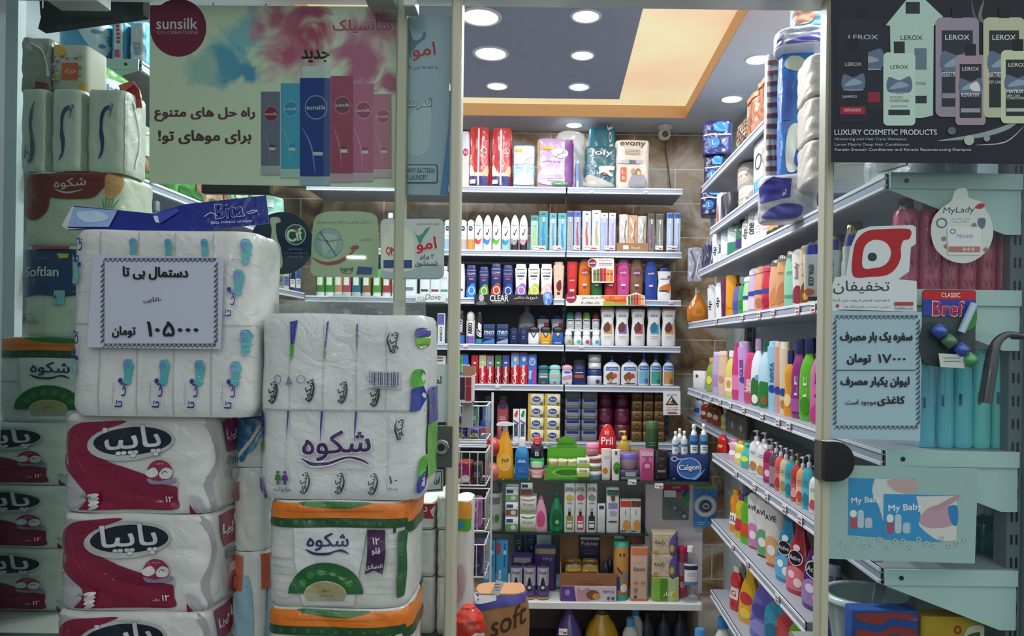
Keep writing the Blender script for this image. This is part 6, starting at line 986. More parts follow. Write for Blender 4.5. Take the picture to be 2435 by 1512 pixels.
item('paper_roll_pack', 'tall paper roll pack with orange and green top beside the tissue stack', 'pack', (a.x+.008, 2.06, .701), .05, a.z-.701, .12, .0, 'soft', 3, 'd2cec8', 'tissue', lump=.002, g=[R(.86, .99, 'd8902c', .47), R(.77, .86, '4a9a34', .47), R(.8, .84, '3a7ac8', .1, -.3), ('s', [(-.4, .2), (.2, .3), (.1, .5), (-.3, .45)], 'b89aa0')])
a = at(1170, 1395, 2.2)
t = item('paper_bag', 'brown paper bag marked soft with blue and white top, standing by the entrance', 'bag', (at(1178, 1450, 2.0).x, 2.2, .25), .17, at(1178, 1425, 2.1).z-.25, .12, .15, 'bag', 4, 'a87a50', 'paper', lump=.003, g=[T('soft', .12, .85, .62, .13, '4a2a18', 8, .04, .2), ('p', [(-.47, .90), (.47, .955), (.47, .995), (-.47, .995)], '4a4a9a'), ('p', [(-.47, .94), (-.1, .965), (-.1, .995), (-.47, .995)], 'd8d8dc'), ('l', [(.0, .56), (.2, .58)], .012, '4a2a18')])
bx('trim_11', at(1110, 1450, 2.0).x-.08, 2.1, 0, -.05, 2.32, .248, '4a4744:matte')
a = at(1122, 1440, 1.86); 
item('detergent_sack', 'red and white soft sack leaning against the brown paper bag', 'bag', (a.x-.01, 1.87, .701), .085, a.z-.701-.005, .08, .2, 'round', 2.4, 'b82c1c', 'film', lump=.004, g=[('s', [(-.3, .05), (.45, .05), (.45, .45), (.1, .5), (-.2, .3)], 'c8c4c4')])
a = at(1182, 1400, 2.12)
t = thing('receipt_pad', 'white printed slip stuck on top of the brown paper bag', 'paper', a); mb = MB(); mb.plate([(-.02, 0, -.012), (.005, 0, -.02), (.022, 0, .02), (-.002, 0, .026)], .001, 'd8d8dc:paper'); draw(mb, lambda q, r, k: (q, -.001-.0004*k, r), [('r', -.008, -.004+.008*j, .008, -.002+.008*j, '6a6a70', 1, 1) for j in range(3)]); mb.build('slip', t)
a = at(1018, 1482, 1.82)
item('crumpled_bag', 'crumpled white plastic bag lying at foot of the tissue stack', 'bag', (a.x, 1.83, .701), .075, .04, .07, .2, 'dome', 2.4, 'd0d4d4', 'film', lump=.006)
# ================================================================ goods stacked outside, in front of the left pane
def z3(X, Y): return (X*.3704, 440+Y*.3704)            # coordinates read off enlarged views of the photograph
def z4(X, Y): return (600+X*.3704, 440+Y*.3704)
def z5(X, Y): return (X*.3651, 960+Y*.3651)
def z6(X, Y): return (580+X*.3652, 960+Y*.3652)
def zz_(f, P): return [f(*p) for p in P]
ZP = .8345
def papia_g():
    f = z5
    ov = [f(835+240*math.cos(a)*1-18*math.sin(a), 240-22*math.cos(a)-92*math.sin(a)) for a in [2*math.pi*i/26 for i in range(26)]]
    ov2 = [f(822+268*math.cos(a), 248-22*math.cos(a)-122*math.sin(a)) for a in [2*math.pi*i/26 for i in range(26)]]
    G = [('s', zz_(f, [(372, 130), (560, 112), (760, 108), (700, 150), (590, 230), (580, 330), (760, 430), (1090, 500), (1110, 530), (1080, 560), (760, 560), (560, 640), (480, 690), (380, 700), (376, 480), (392, 300)]), 'a9aaae:film'),
         ('s', zz_(f, [(500, 128), (620, 112), (790, 108), (660, 165), (585, 225), (572, 290), (640, 350), (770, 410), (930, 470), (1010, 520), (1080, 535), (1108, 548), (1110, 620), (1110, 690), (900, 694), (650, 702), (508, 706), (500, 700), (545, 650), (548, 590), (480, 515), (415, 440), (388, 350), (392, 260), (425, 180)]), '7c1238:film'),
         ('l', zz_(f, [(540, 130), (480, 230), (490, 360), (560, 470), (640, 560)]), 3, '98264c:film', 1), ('l', zz_(f, [(470, 150), (425, 260), (450, 400)]), 2.5, '98264c:film', 1),
         ('p', ov2, 'b4b6b9:film'), ('p', ov, '14182c:film')]
    x, y = f(835, 245); G += [('t', 'پاپیا', x, y, 128, 78, '60636a:film', 4, .05), ('t', 'پاپیا', x, y, 126, 76, 'cdd0d2:film', 4, .03)]
    x, y = f(1004, 447); G += [('e', x, y, 29, 29, '8f2c4c:film'), ('s', [(x-30, y-2), (x-12, y-12), (x-2, y+2), (x-14, y+12), (x-28, y+8)], 'd0d0d2:film'), ('s', [(x, y+2), (x+12, y-12), (x+28, y-6), (x+24, y+12), (x+6, y+14)], 'd0d0d2:film'), ('l', [(x+6, y+2), (x+12, y-4), (x+18, y)], 2, '5a2438:film'), ('s', [(x-26, y+14), (x, y+20), (x+36, y+12), (x+32, y+24), (x, y+28), (x-20, y+26)], '8a7c98:film'), ('t', '۴ لایه', x, y-20, 18, 5, 'e0d8da:film')]
    x, y = f(1066, 622); G += [('t', '۱۲', x, y, 16, 14, 'e6e2e4:film', 0, .03), ('t', 'رول', x-20, y+4, 15, 7, 'e6e2e4:film')]
    x, y = f(605, 632)
    for k in range(4): G.append(('s', [(x-12+k*3, y-12+k*9), (x+8, y-16+k*9), (x+14, y-12+k*9), (x+4, y-5+k*9), (x-10, y-3+k*9)], ['d4d4d6:film', 'b8b8bc:film'][k % 2]))
    G += [('t', 'چهار', x-16, y-8, 26, 12, '2a2a2e:film', -6), ('s', zz_(f, [(1195, 595), (1250, 620), (1280, 715), (1255, 718), (1225, 650), (1195, 625)]), 'a9aaae:film'), ('p', zz_(f, [(1195, 650), (1230, 716), (1195, 716)]), '7c1238:film')]
    return G
PBOX = (135, 988, 482, 1225)
def papia_side():
    return [('p', [(-.28, .96), (.42, .96), (.4, .84), (.26, .76), (.2, .6), (-.14, .6), (-.22, .74)], '8a1c40:film'), ('t', 'پاپیا', .06, .8, .5, .17, 'e0dfe2:film', 8, .04), ('l', [(-.46, .98), (-.36, .6), (-.44, .3), (-.38, .02)], .05, '9a9ca2:film'), ('r', -.1, .44, .34, .56, 'b0b0b2:film'), *[('r', -.08+.05*i, .45, -.06+.05*i, .55, '4a4a50:film', 1, 1) for i in range(8)], ('r', -.08, .3, .3, .4, 'b4b4b8:film'), ('p', [(-.05, .04), (.44, .04), (.44, .28), (.0, .24)], '8a1c40:film'), ('r', .06, .1, .3, .22, 'a88a98:film')]
def papia(x0, x1, zb, H, Y0, D, label, group, rz=0, **k):
    return item('toilet_roll_pack', label, 'pack', ((x0+x1)/2, Y0+D/2, zb), x1-x0, H, D, rz, 'soft', 6, 'cfd1cf', 'film', lump=.0022, px=PBOX, g=papia_g(), gs=papia_side(), group=group, **k)
Yp = 1.285; Dp = .14
hp = (at(300, 988, Yp).z-ZP)/3
for i in range(3):
    dx = (-.006, 0, .004)[i]
    papia(at(135, 1100, Yp).x+dx, at(500, 1100, Yp).x+dx, ZP+i*hp+.0006, hp-.0012, Yp, Dp, ['lowest', 'middle', 'top'][i]+' white toilet roll pack with crimson swoosh in the stack outside the glass', 'crimson swoosh roll packs outside the glass')
# pack of folded tissues with navy header, on top of the roll packs
Yb = 1.262; zb = ZP+3*hp+.001; a, b = at(161, 985, Yb), at(604, 551, Yb)
BX = (165, 551, 604, 985)
G = []
for x in (242, 331, 418, 507): G.append(('r', x-1, 556, x+1, 980, 'a9b0b0', 1, 10))
G.append(('r', 168, 768, 610, 771, 'b0b6b6', 10, 1))
def foot(x, y, s=1): return [('s', [(x-10*s, y-26*s), (x+6*s, y-30*s), (x+14*s, y-16*s), (x+9*s, y+6*s), (x+7*s, y+26*s), (x-7*s, y+26*s), (x-8*s, y+4*s)], '4fa8b0'), ('e', x-3*s, y-16*s, 8*s, 9*s, '6a86bc'), *[('e', x+7*s+(i % 3)*3*s, y-30*s+i*7*s, 1.8*s, 1.6*s, '58b4ba') for i in range(6)]]
def bita(x, y): return [('t', 'بی تا', x, y, 58, 22, '28308c', 84, .04), ('e', x-2, y-34, 5, 6, '28308c'), ('t', 'دستمال کاغذی', x-18, y-4, 50, 5, '3a4294', 88)]
for x in (310, 397, 480): G += foot(x, 882)+bita(x-14, 935)
for x, y in ((565, 884),): G += foot(x, y)+bita(x-12, 935)
for x, y in ((568, 672), (583, 600), (586, 810)): G += foot(x, y)
G += bita(552, 722)
for x in (322, 405, 490): G += foot(x, 592, .7)
G += [('t', 'بی تا', 190, 600, 56, 24, '28308c', 86, .04), ('t', 'بی تا', 184, 815, 56, 24, '28308c', 86, .04), ('e', 196, 634, 5, 6, '28308c'), ('e', 190, 850, 5, 6, '28308c'), ('s', [(172, 610), (190, 640), (192, 670), (178, 678), (168, 660)], '7ab4b4'), ('s', [(170, 850), (186, 860), (188, 885), (172, 892)], '7ab4b4')]
for y in (695, 912): G += [('l', [(168, y), (200, y+4), (240, y-2)], 1, '9a9cb4'), ('l', [(180, y-16), (205, y+3)], 1, '9a9cb4')]
for y in (620, 835): G += [('l', [(530, y+6), (570, y-2), (608, y+12)], 1, '9a9cb4'), ('l', [(545, y-6), (560, y), (540, y+10)], 1, '9a9cb4')]
bt = item('tissue_pack', 'white ten-piece tissue pack with teal feet print and navy header outside the glass', 'pack', ((a.x+b.x)/2, Yb+.07, zb), b.x-a.x, b.z-zb, .14, 0, 'soft', 8, 'd2d4d2', 'film', lump=.0018, px=BX, g=G, gk='film')
def rel(t, px, py, Y): return at(px, py, Y)-t.location
def onplane(t, Y, e=.0004): return lambda a_, b_, k: (lambda q: (q.x, q.y-e*k, q.z))(rel(t, a_, b_, Y))
mb = MB(); Yh = 1.30
HP = zz_(z3, [(440, 288), (400, 262), (470, 133), (755, 160), (985, 183), (1190, 122), (1705, 66), (1726, 245), (1250, 300), (1000, 300), (640, 292)])
mb.plate([rel(bt, x, y, Yh) for x, y in HP], .003, M('1b2a86', 'film'))
mp = onplane(bt, Yh)
draw(mb, lambda p_, q_, k: mp(p_, q_, k+6), [('p', zz_(z3, [(440, 270), (480, 142), (760, 165), (705, 270)]), '8fb0dc:film'), ('p', zz_(z3, [(402, 263), (470, 136), (482, 142), (440, 276), (560, 285), (440, 286)]), 'c4ccd0:film'), ('s', zz_(z3, [(500, 180), (640, 170), (700, 220), (560, 240)]), 'b8d0ea:film'),
    ('p', zz_(z3, [(985, 186), (1140, 150), (1160, 170), (1030, 250)]), '3a4fb0:film'), ('p', zz_(z3, [(990, 200), (1020, 200), (1030, 245), (1005, 240)]), 'd0d8ec:film'), ('t', 'Bita', *z3(1480, 165), 70, 36, 'c8d0ea:film', 6, .05), ('t', 'Bita', *z3(1480, 165), 67, 33, '1d2c88:film', 6, .02), ('l', zz_(z3, [(1320, 205), (1360, 180), (1400, 200)]), 2, 'c8d0ea:film'), ('l', zz_(z3, [(1590, 180), (1630, 165), (1660, 170), (1600, 188)]), 2, 'c8d0ea:film'), ('t', 'Bita means unique', *z3(1495, 240), 97, 9, 'c0cae8:film', 3, .02)], 'film', -1)
mb.build('header', bt)
# price sign clipped to it
Ys = Yb-.012
def border(x0, y0, x1, y1, n, m):
    out = []
    for i in range(n):
        x = x0+(x1-x0)*(i+.5)/n
        for y in (y0, y1): out += [('E', x, y, 4.6, 4.4, .62, '3a3f4c', -60, 150), ('l', [(x-6, y+5), (x, y), (x+6, y-4)], 2, '3a3f4c')]
    for j in range(1, m):
        y = y0+(y1-y0)*j/m
        for x in (x0, x1): out += [('E', x, y, 4.4, 4.6, .62, '3a3f4c', -150, 60), ('l', [(x+5, y-6), (x, y), (x-4, y+6)], 2, '3a3f4c')]
    return out
sheet('price_sign', 'printed Persian price sign for 105000 toman with curly border on the tissue pack', 'sign', [(207, 826), (525, 830), (532, 612), (222, 605)], Ys, 'bcc3d4',
      border(245, 618, 514, 821, 24, 17)+[('t', 'دستمال بی تا', 371, 650, 156, 31, '12141a', -1, .07), ('t', '۱۰تایی', 364, 713, 43, 14, '12141a', 0, .02), ('t', '۱۰۵۰۰۰', 412, 782, 123, 36, '12141a', 0, .05), ('t', 'تومان', 296, 789, 56, 28, '12141a', 0, .06)], .0008)
# right stack: ten-piece pack on two orange-green roll packs
Yo = 1.27; Do = .17
ztop = at(800, 1190, Yo).z; ho = (ztop-ZP)/2
OB = (628, 1190, 968, 1447)
def orange_g():
    f = z6
    G = [('p', zz_(f, [(140, 640), (1060, 640), (1062, 740), (138, 742)]), 'd8741c:film'), ('s', zz_(f, [(360, 636), (600, 636), (820, 638), (740, 668), (620, 682), (440, 668)]), '2c6a30:film'), ('l', zz_(f, [(170, 690), (420, 700), (700, 698), (1040, 690)]), 3, 'b85c14:film', 1),
         ('p', zz_(f, [(136, 742), (1062, 740), (1060, 800), (134, 800)]), '1f4a26:film'), *[('e', *f(250+90*i, 770), 5, 6, '2f6434:film') for i in range(8)],
         ('p', zz_(f, [(330, 804), (800, 804), (760, 1040), (720, 1310), (400, 1310), (345, 1040)]), 'd0d4d4:film'), *[('r', *f(140, 1010+50*j), *f(330, 1014+50*j), 'b2b4b2:film', 4, 1) for j in range(6)], *[('r', *f(800, 830+50*j), *f(990, 834+50*j), 'b2b4b2:film', 4, 1) for j in range(9)], ('r', *f(135, 998), *f(335, 1004), 'a4a6a4:film', 4, 1),
         ('t', 'شکوه', *f(552, 893), 98, 42, '262a5c:film', 0, .03), ('s', zz_(f, [(410, 938), (480, 962), (560, 960), (640, 940), (690, 970), (620, 955), (560, 978), (480, 978), (440, 965)]), '262a5c:film'),
         ('e', *f(545, 1228), 87, 74, '1c5a2c:film', 0, 180), *[('e', *f(545+170*math.cos(q), 1228-145*math.sin(q)), 9, 9, '2f7a38:film') for q in (.5, .9, 1.3, 1.75, 2.2, 2.6)], ('e', *f(545, 1228), 49, 31, 'a8b08a:film', 0, 180), ('e', *f(545, 1228), 46, 28, '9a9468:film', 0, 180), ('p', zz_(f, [(412, 1228), (672, 1228), (660, 1270), (430, 1270)]), '9a9a80:film'), ('t', 'شکوه', *f(545, 1205), 18, 10, '3a4424:film'), ('t', 'نرم و لطیف', *f(545, 1240), 36, 7, '5a5434:film'),
         ('p', zz_(f, [(806, 806), (918, 806), (922, 950), (905, 1098), (852, 1070), (795, 1098), (806, 950)]), '3c1c44:film'), ('t', '۱۲', *f(862, 880), 16, 15, 'dcd8e0:film', 0, .04), ('t', 'قلو', *f(862, 945), 20, 19, 'dcd8e0:film', 0, .03), ('t', 'اقتصادی', *f(852, 1048), 38, 14, 'd0c8d4:film', 3, .02),
         ('p', zz_(f, [(996, 822), (1046, 812), (1044, 1200), (1034, 1252), (992, 1258)]), '2c5a3a:film'), ('r', *f(1000, 830), *f(1040, 834), '8ab09a:film', 1, 1)]
    return G
def opack(x0, x1, zb, H, Y0, D, label, group): return item('toilet_roll_pack', label, 'pack', ((x0+x1)/2, Y0+D/2, zb), x1-x0, H, D, 0, 'soft', 5.5, 'cdd0cc', 'film', lump=.002, px=OB, g=orange_g(), gs=[R(.8, .98, 'd8741c:film', .48), R(.7, .8, '1f4a26:film', .48)], group=group)
for i in range(2): opack(at(628, 1300, Yo).x, at(970, 1300, Yo).x, ZP+i*ho+.0006, ho-.0012, Yo, Do, ['lower', 'upper'][i]+' orange topped roll pack with green half disc stacked outside the glass', 'orange topped roll packs outside the glass')
KB = (612, 745, 1004, 1190)
f = z4
G = [('p', zz_(f, [(240, 880), (290, 868), (268, 1020), (246, 1030)]), '28348c:film'), ('p', zz_(f, [(244, 1030), (268, 1022), (262, 1110), (246, 1130)]), '4aa43c:film'), ('p', zz_(f, [(474, 880), (486, 870), (470, 1040), (462, 1060)]), '28348c:film'), ('p', zz_(f, [(460, 1060), (470, 1050), (466, 1110), (458, 1120)]), '4aa43c:film'), ('p', zz_(f, [(664, 885), (672, 880), (668, 1040), (663, 1060)]), '28348c:film'),
     *[('r', f(x, 890)[0]-.8, 770, f(x, 890)[0]+.8, 972, 'a8afb0:film', 1, 8) for x in (242, 455, 663, 852)], ('r', 614, 973, 1002, 977, 'a0a8aa:film', 12, 1),
     *[q for x, y in ((135, 1332), (372, 1322), (577, 1328), (782, 1342)) for q in (('t', 'شکوه', *f(x, y), 52, 22, '26282c:film', 78, .03), ('l', zz_(f, [(x+20, y-80), (x+30, y-20), (x+15, y+50), (x-5, y+75)]), 4.5, '26282c:film', 1))], ('t', 'شکوه', *f(905, 1000), 50, 24, '26282c:film', 80, .03), ('l', zz_(f, [(880, 930), (862, 980), (875, 1030), (880, 1070)]), 4.5, '26282c:film', 1),
     ('p', zz_(f, [(745, 1180), (945, 1185), (943, 1298), (742, 1292)]), 'b8bcc4:film'), *[('r', f(750+13.5*i, 1)[0], 440+1192*.3704, f(750+13.5*i+(4+5*(i*7 % 3)/2), 1)[0], 440+1276*.3704, '4a4270:film', 1, 1) for i in range(14)], ('r', *f(770, 1281), *f(920, 1287), '6a6290:film', 1, 1),
     ('E', *f(172, 1250), 9, 11, .75, '8a86a4:film'), ('s', zz_(f, [(228, 1270), (245, 1230), (262, 1270), (270, 1280), (220, 1282)]), '8a7ca0:film'), ('E', *f(322, 1250), 11, 10, .8, '8a86a4:film'),
     ('p', zz_(f, [(1010, 1300), (1080, 1285), (1095, 1360), (1065, 1440), (1008, 1448)]), '2a3c94:film'), ('s', zz_(f, [(1012, 1280), (1015, 1200), (1045, 1175), (1085, 1190), (1080, 1280)]), '4aa832:film'), ('s', zz_(f, [(1035, 920), (1070, 905), (1105, 920), (1100, 960), (1040, 970)]), '5a5aa0:film'), ('s', zz_(f, [(1040, 975), (1100, 965), (1100, 1020), (1060, 1035)]), '7ab83c:film')]
f = z6
G += [*[('p', zz_(f, [(x, 45), (x+14, 45), (x+8, 130), (x-2, 260), (x-4, 130)]), '28348c:film') for x in (292, 510, 728)], *[('r', f(x, 0)[0]-.7, 985, f(x, 0)[0]+.7, 1175, 'a8afb0:film', 1, 8) for x in (292, 940)],
      ('t', 'شکوه', *f(612, 268), 166, 76, 'd8d4e0:film', 4, .07), ('t', 'شکوه', *f(612, 268), 160, 70, '3c1f58:film', 4, .035), ('s', zz_(f, [(380, 340), (460, 372), (560, 368), (680, 332), (780, 345), (845, 405), (760, 372), (680, 362), (560, 405), (460, 412), (410, 385)]), 'd8d4e0:film'), ('s', zz_(f, [(390, 352), (460, 380), (560, 376), (680, 340), (780, 355), (825, 390), (760, 366), (680, 352), (560, 396), (460, 402), (420, 382)]), '3c1f58:film'), ('t', 'نرم و لطیف', *f(724, 424), 72, 12, '9a9ea4:film', 0, .02),
      *[q for x in (408, 630, 845) for q in (('t', 'شکوه', *f(x, 515), 52, 20, '303238:film', 78, .02), ('l', zz_(f, [(x+20, 445), (x+36, 500), (x+20, 560), (x-2, 590)]), 4.5, '303238:film', 1))], ('t', 'شکوه', *f(1018, 160), 50, 20, '26282c:film', 80, .03), ('l', zz_(f, [(1000, 90), (985, 150), (996, 200), (1000, 235)]), 4.5, '26282c:film', 1),
      *[q for x, c in ((240, '3a7a3c:film'), (286, '5a3a80:film')) for q in (('e', *f(x, 448), 4, 4, c), ('s', zz_(f, [(x-14, 465), (x+14, 465), (x+20, 500), (x+8, 500), (x+10, 525), (x-10, 525), (x-8, 500), (x-20, 500)]), c))], ('e', *f(318, 495), 3, 3, 'b8a83c:film'), ('t', 'خانواده', *f(270, 560), 42, 14, '3a4a3c:film'), ('t', '۱۰', *f(980, 488), 20, 18, '26282c:film'), ('t', 'بسته', *f(980, 548), 22, 8, '3a3c42:film'),
      ('p', zz_(f, [(84, 55), (122, 58), (130, 220), (92, 240)]), '2a3c94:film'), ('p', zz_(f, [(90, 245), (130, 225), (132, 300), (98, 350)]), '4aa832:film'), ('s', zz_(f, [(95, 500), (130, 505), (134, 630), (110, 630)]), '5a4a90:film'), ('s', zz_(f, [(1140, 360), (1175, 345), (1165, 430), (1132, 470)]), '4aa832:film'), ('s', zz_(f, [(1130, 490), (1160, 450), (1158, 560), (1128, 580)]), '2a3c94:film')]
kt = at(800, 748, Yo).z
kp = item('tissue_pack', 'large white ten-piece tissue pack with purple Persian lettering and clear handle outside the glass', 'pack', ((at(612, 950, Yo).x+at(1006, 950, Yo).x)/2, Yo+.085, ztop+.001), at(1006, 950, Yo).x-at(612, 950, Yo).x, kt-ztop, .17, 0, 'soft', 7, 'd0d4d4', 'film', lump=.002, px=KB, g=G, gk='film', gs=[R(.1, .4, '4aa832:film', .3), R(.4, .6, '2a3c94:film', .3)])
mb = MB(); P = []
for i in range(25):
    t_ = i/24; px = 632+t_*378; y0, y1 = 704+10*math.sin(t_*9)+(12 if t_ < .1 else 0), 752
    for j in range(5): q = rel(kp, px, y1+(y0-y1)*j/4, 1.34); P.append((q.x, q.y+.012*math.sin(t_*14+j)+.006*j, q.z))
mb.add(P, [(i*5+j, i*5+j+1, (i+1)*5+j+1, (i+1)*5+j) for i in range(24) for j in range(4)], M('e4e9e8', 'wrap'), True); mb.build('handle_film', kp)
# column of white kitchen roll packs between the two stacks
for i, (yb, yt, g) in enumerate(((1500, 1312, [('s', [(-.3, .0), (.2, .3), (.1, .8), (-.3, .7)], '8ab0c0:film'), ('r', -.46, .72, -.1, .98, 'b85a3c:film'), ('s', [(.3, .0), (.47, .0), (.47, .3)], 'b85a3c:film')]), (1312, 1112, []), (1112, 990, [('s', [(-.2, .1), (.1, .45), (.46, .98), (-.2, .98), (-.35, .7)], '2f6a9a:film'), ('l', [(-.3, .2), (.1, .55), (.45, .98)], .08, 'c8d0d0:film'), ('s', [(.0, .3), (.2, .4), (.45, .75), (.3, .6)], '3f9ab4:film')]))):
    Yk = 1.37; a, b = at(585, yb, Yk), at(585, yt, Yk); zb_ = ZP+.0006 if i == 0 else a.z+.0006
    item('kitchen_roll_pack', ['lowest', 'middle', 'top'][i]+' white kitchen roll pack in the narrow column between the two stacks', 'pack', ((at(548, 1200, Yk).x+at(628, 1200, Yk).x)/2, Yk+.04, zb_), .066, b.z-zb_-.0008, .075, 0, 'soft', 3.4, 'cbd0cc', 'film', lump=.0015, g=g, gs=g, group='kitchen roll packs between the stacks')

# ================================================================ posters and stickers on the glass
YI = YG+.016
def blobs(name, base, bl):
    m = bpy.data.materials.new(name); m.use_nodes = True; nt = m.node_tree; b = nt.nodes['Principled BSDF']; N, L = nt.nodes.new, nt.links.new
    tc = N('ShaderNodeTexCoord'); n = N('ShaderNodeTexNoise'); n.inputs['Scale'].default_value = 9; n.inputs['Detail'].default_value = 5; n.inputs['Distortion'].default_value = 2.2; L(tc.outputs['Object'], n.inputs[0])
    prev = None
    for (px, py, r, c) in bl:
        p = at(px, py, YI); v = N('ShaderNodeVectorMath'); v.operation = 'DISTANCE'; v.inputs[1].default_value = p; L(tc.outputs['Object'], v.inputs[0])
        a = N('ShaderNodeMath'); a.operation = 'MULTIPLY_ADD'; a.inputs[1].default_value = r/F*YI*2.2; L(n.outputs['Fac'], a.inputs[0]); a.inputs[2].default_value = -r/F*YI*1.1
        s = N('ShaderNodeMath'); s.operation = 'ADD'; L(v.outputs['Value'], s.inputs[0]); L(a.outputs[0], s.inputs[1])
        mr = N('ShaderNodeMapRange'); mr.inputs['From Min'].default_value = r/F*YI; mr.inputs['From Max'].default_value = r/F*YI*.45; L(s.outputs[0], mr.inputs[0])
        mx = N('ShaderNodeMix'); mx.data_type = 'RGBA'; mx.inputs['B'].default_value = (*lin(c), 1)
        if prev is None: mx.inputs['A'].default_value = (*lin(base), 1)
        else: L(prev, mx.inputs['A'])
        L(mr.outputs[0], mx.inputs['Factor']); prev = mx.outputs['Result']
    L(prev, b.inputs['Base Color']); b.inputs['Roughness'].default_value = .5; return m
SUN = blobs('watercolour_print', 'dfe2cb', [(570, 90, 75, '8ec4d0'), (545, 150, 60, '5aa4c4'), (480, 165, 45, 'a8c8c0'), (590, 175, 30, '5a9ac4'), (700, 90, 110, 'cf8aa0'), (745, 80, 70, 'b8436a'), (660, 45, 45, 'c4607c'), (870, 100, 100, 'd8a0b0'), (860, 140, 75, 'b84878'), (900, 60, 55, 'c86a8c'), (925, 190, 35, 'b84470'), (690, 130, 40, 'c25478')])
def bottle_px(x0, y0, x1, y1, c, disc, ring=None, txt='sunsilk'):
    w = x1-x0; cx = (x0+x1)/2; k = w/64
    return [('p', rrect(x0, y0, x1, y1, 3*k), c), ('r', x0+2*k, y0+3, x0+8*k, y1-4, c, 1, 1), ('e', cx+2*k, y0+(y1-y0)*.3, 24*k, 26*k, ring or 'd0b8c4'), ('e', cx+2*k, y0+(y1-y0)*.3, 22*k, 23.5*k, disc), ('t', txt, cx+2*k, y0+(y1-y0)*.3, 40*k, 9*k, 'e8e4e8', 0, .02), ('r', cx-8*k, y0+(y1-y0)*.72, cx+16*k, y0+(y1-y0)*.75, disc, 1, 1), ('r', cx-4*k, y0+(y1-y0)*.755, cx+16*k, y0+(y1-y0)*.79, 'd4d0d4', 1, 1), ('l', [(x0+4*k, y0+(y1-y0)*.5), (cx-8*k, y0+(y1-y0)*.7), (cx, y1-4)], 3*k, ring or 'd0b8c4', 1)]
it = [('e', 424, 66, 67, 69, '7e1740'), ('p', [(357, 13), (424, 12), (424, 66), (357, 66)], '7e1740'), ('t', 'sunsilk', 421, 56, 98, 27, 'e4dde0', 0, .02), ('t', 'CO-CREATIONS', 422, 77, 98, 8, 'c8a8b8'),
      ('t', 'سانسیلک', 861, 63, 146, 37, 'ecd8dc', 0, .05), ('t', 'سانسیلک', 861, 63, 142, 34, 'a82748', 0, .05), ('t', 'جدید', 750, 133, 68, 31, '1f2026', 0, .07), ('t', 'راه حل های متنوع', 487, 272, 240, 34, '6a3a44', 0, .07), ('t', 'برای موهای تو!', 487, 326, 222, 34, '5c3a40', 0, .07)]
for q in ((621, 218, 666, 394, '74708c', '8c1f40', '9a94a8'), (668, 198, 714, 401, '4fa6cc', '3a8fbe', '8ac4dc'), (838, 199, 889, 410, 'c25c88', 'a02a5c', 'd8a0bc'), (888, 224, 931, 401, 'cc7490', 'b84a70', 'dca8b8'), (787, 181, 840, 412, 'a01e50', '6a1238', 'cc7a9a'), (714, 186, 786, 419, '1f3a8c', '1c3580', '7a9ad4')): it += bottle_px(*q)
it += [('r', 719, 158, 785, 186, 'd0d8d8', 2, 2)]+[('r', x0, y, x1, y+20, c, 2, 1) for x0, x1, y, c in ((621, 666, 396, 'b4b0bc'), (668, 714, 403, 'b4ccd0'), (714, 786, 421, 'a4b4c8'), (788, 840, 414, 'c89aac'), (840, 889, 412, 'd0a8b8'), (889, 931, 403, 'd4b4bc'))]
mb = MB(); OUT = [(355, 436), (940, 446), (946, 16), (356, 12)]
o = sheet('poster', 'large cream shampoo poster with watercolour splashes, maroon disc and six bottles on left pane', 'poster', OUT, YI, 'dfe2cb', it, .002); o.data.materials[0] = SUN
sheet('poster', 'tall pale blue laundry poster with red Persian word on the sliding door glass', 'poster', [(965, 462), (1068, 465), (1078, 38), (967, 38)], YG+.02, 'a9bccb', [('p', [(1046, 463), (1068, 464), (1074, 220), (1070, 200), (1066, 300)], '4a8ac4'), ('s', [(966, 290), (1020, 240), (1022, 340), (1000, 370), (970, 360)], 'bccbd0'), ('s', [(972, 66), (980, 90), (990, 96), (1002, 90), (1008, 76), (1014, 82), (1008, 94), (994, 104), (985, 118), (978, 140), (972, 110)], '3a7a9c'), ('t', 'اُمو'.replace('\u064f', ''), 1008, 122, 62, 46, 'd0d8e0', 6, .07), ('t', 'امو', 1008, 122, 58, 42, 'b02436', 6, .05), ('t', 'به لکه ها آری بگو', 1004, 160, 76, 10, '33404c'), ('t', 'قدرت', 996, 247, 64, 28, '22303c', 0, .06), ('t', 'قدرت', 996, 247, 60, 25, 'e0e4e8', 0, .02), ('p', rrect(966, 391, 1041, 436, 5), '2a3038'), ('p', rrect(966, 393.5, 1038.5, 433.5, 4), 'a9bccb'), ('t', 'WAY BACTERIA', 1001, 406, 66, 12, '2a3038', 0, .02), ('t', 'R LAUNDRY', 992, 422, 50, 12, '2a3038', 0, .02)], .0015)
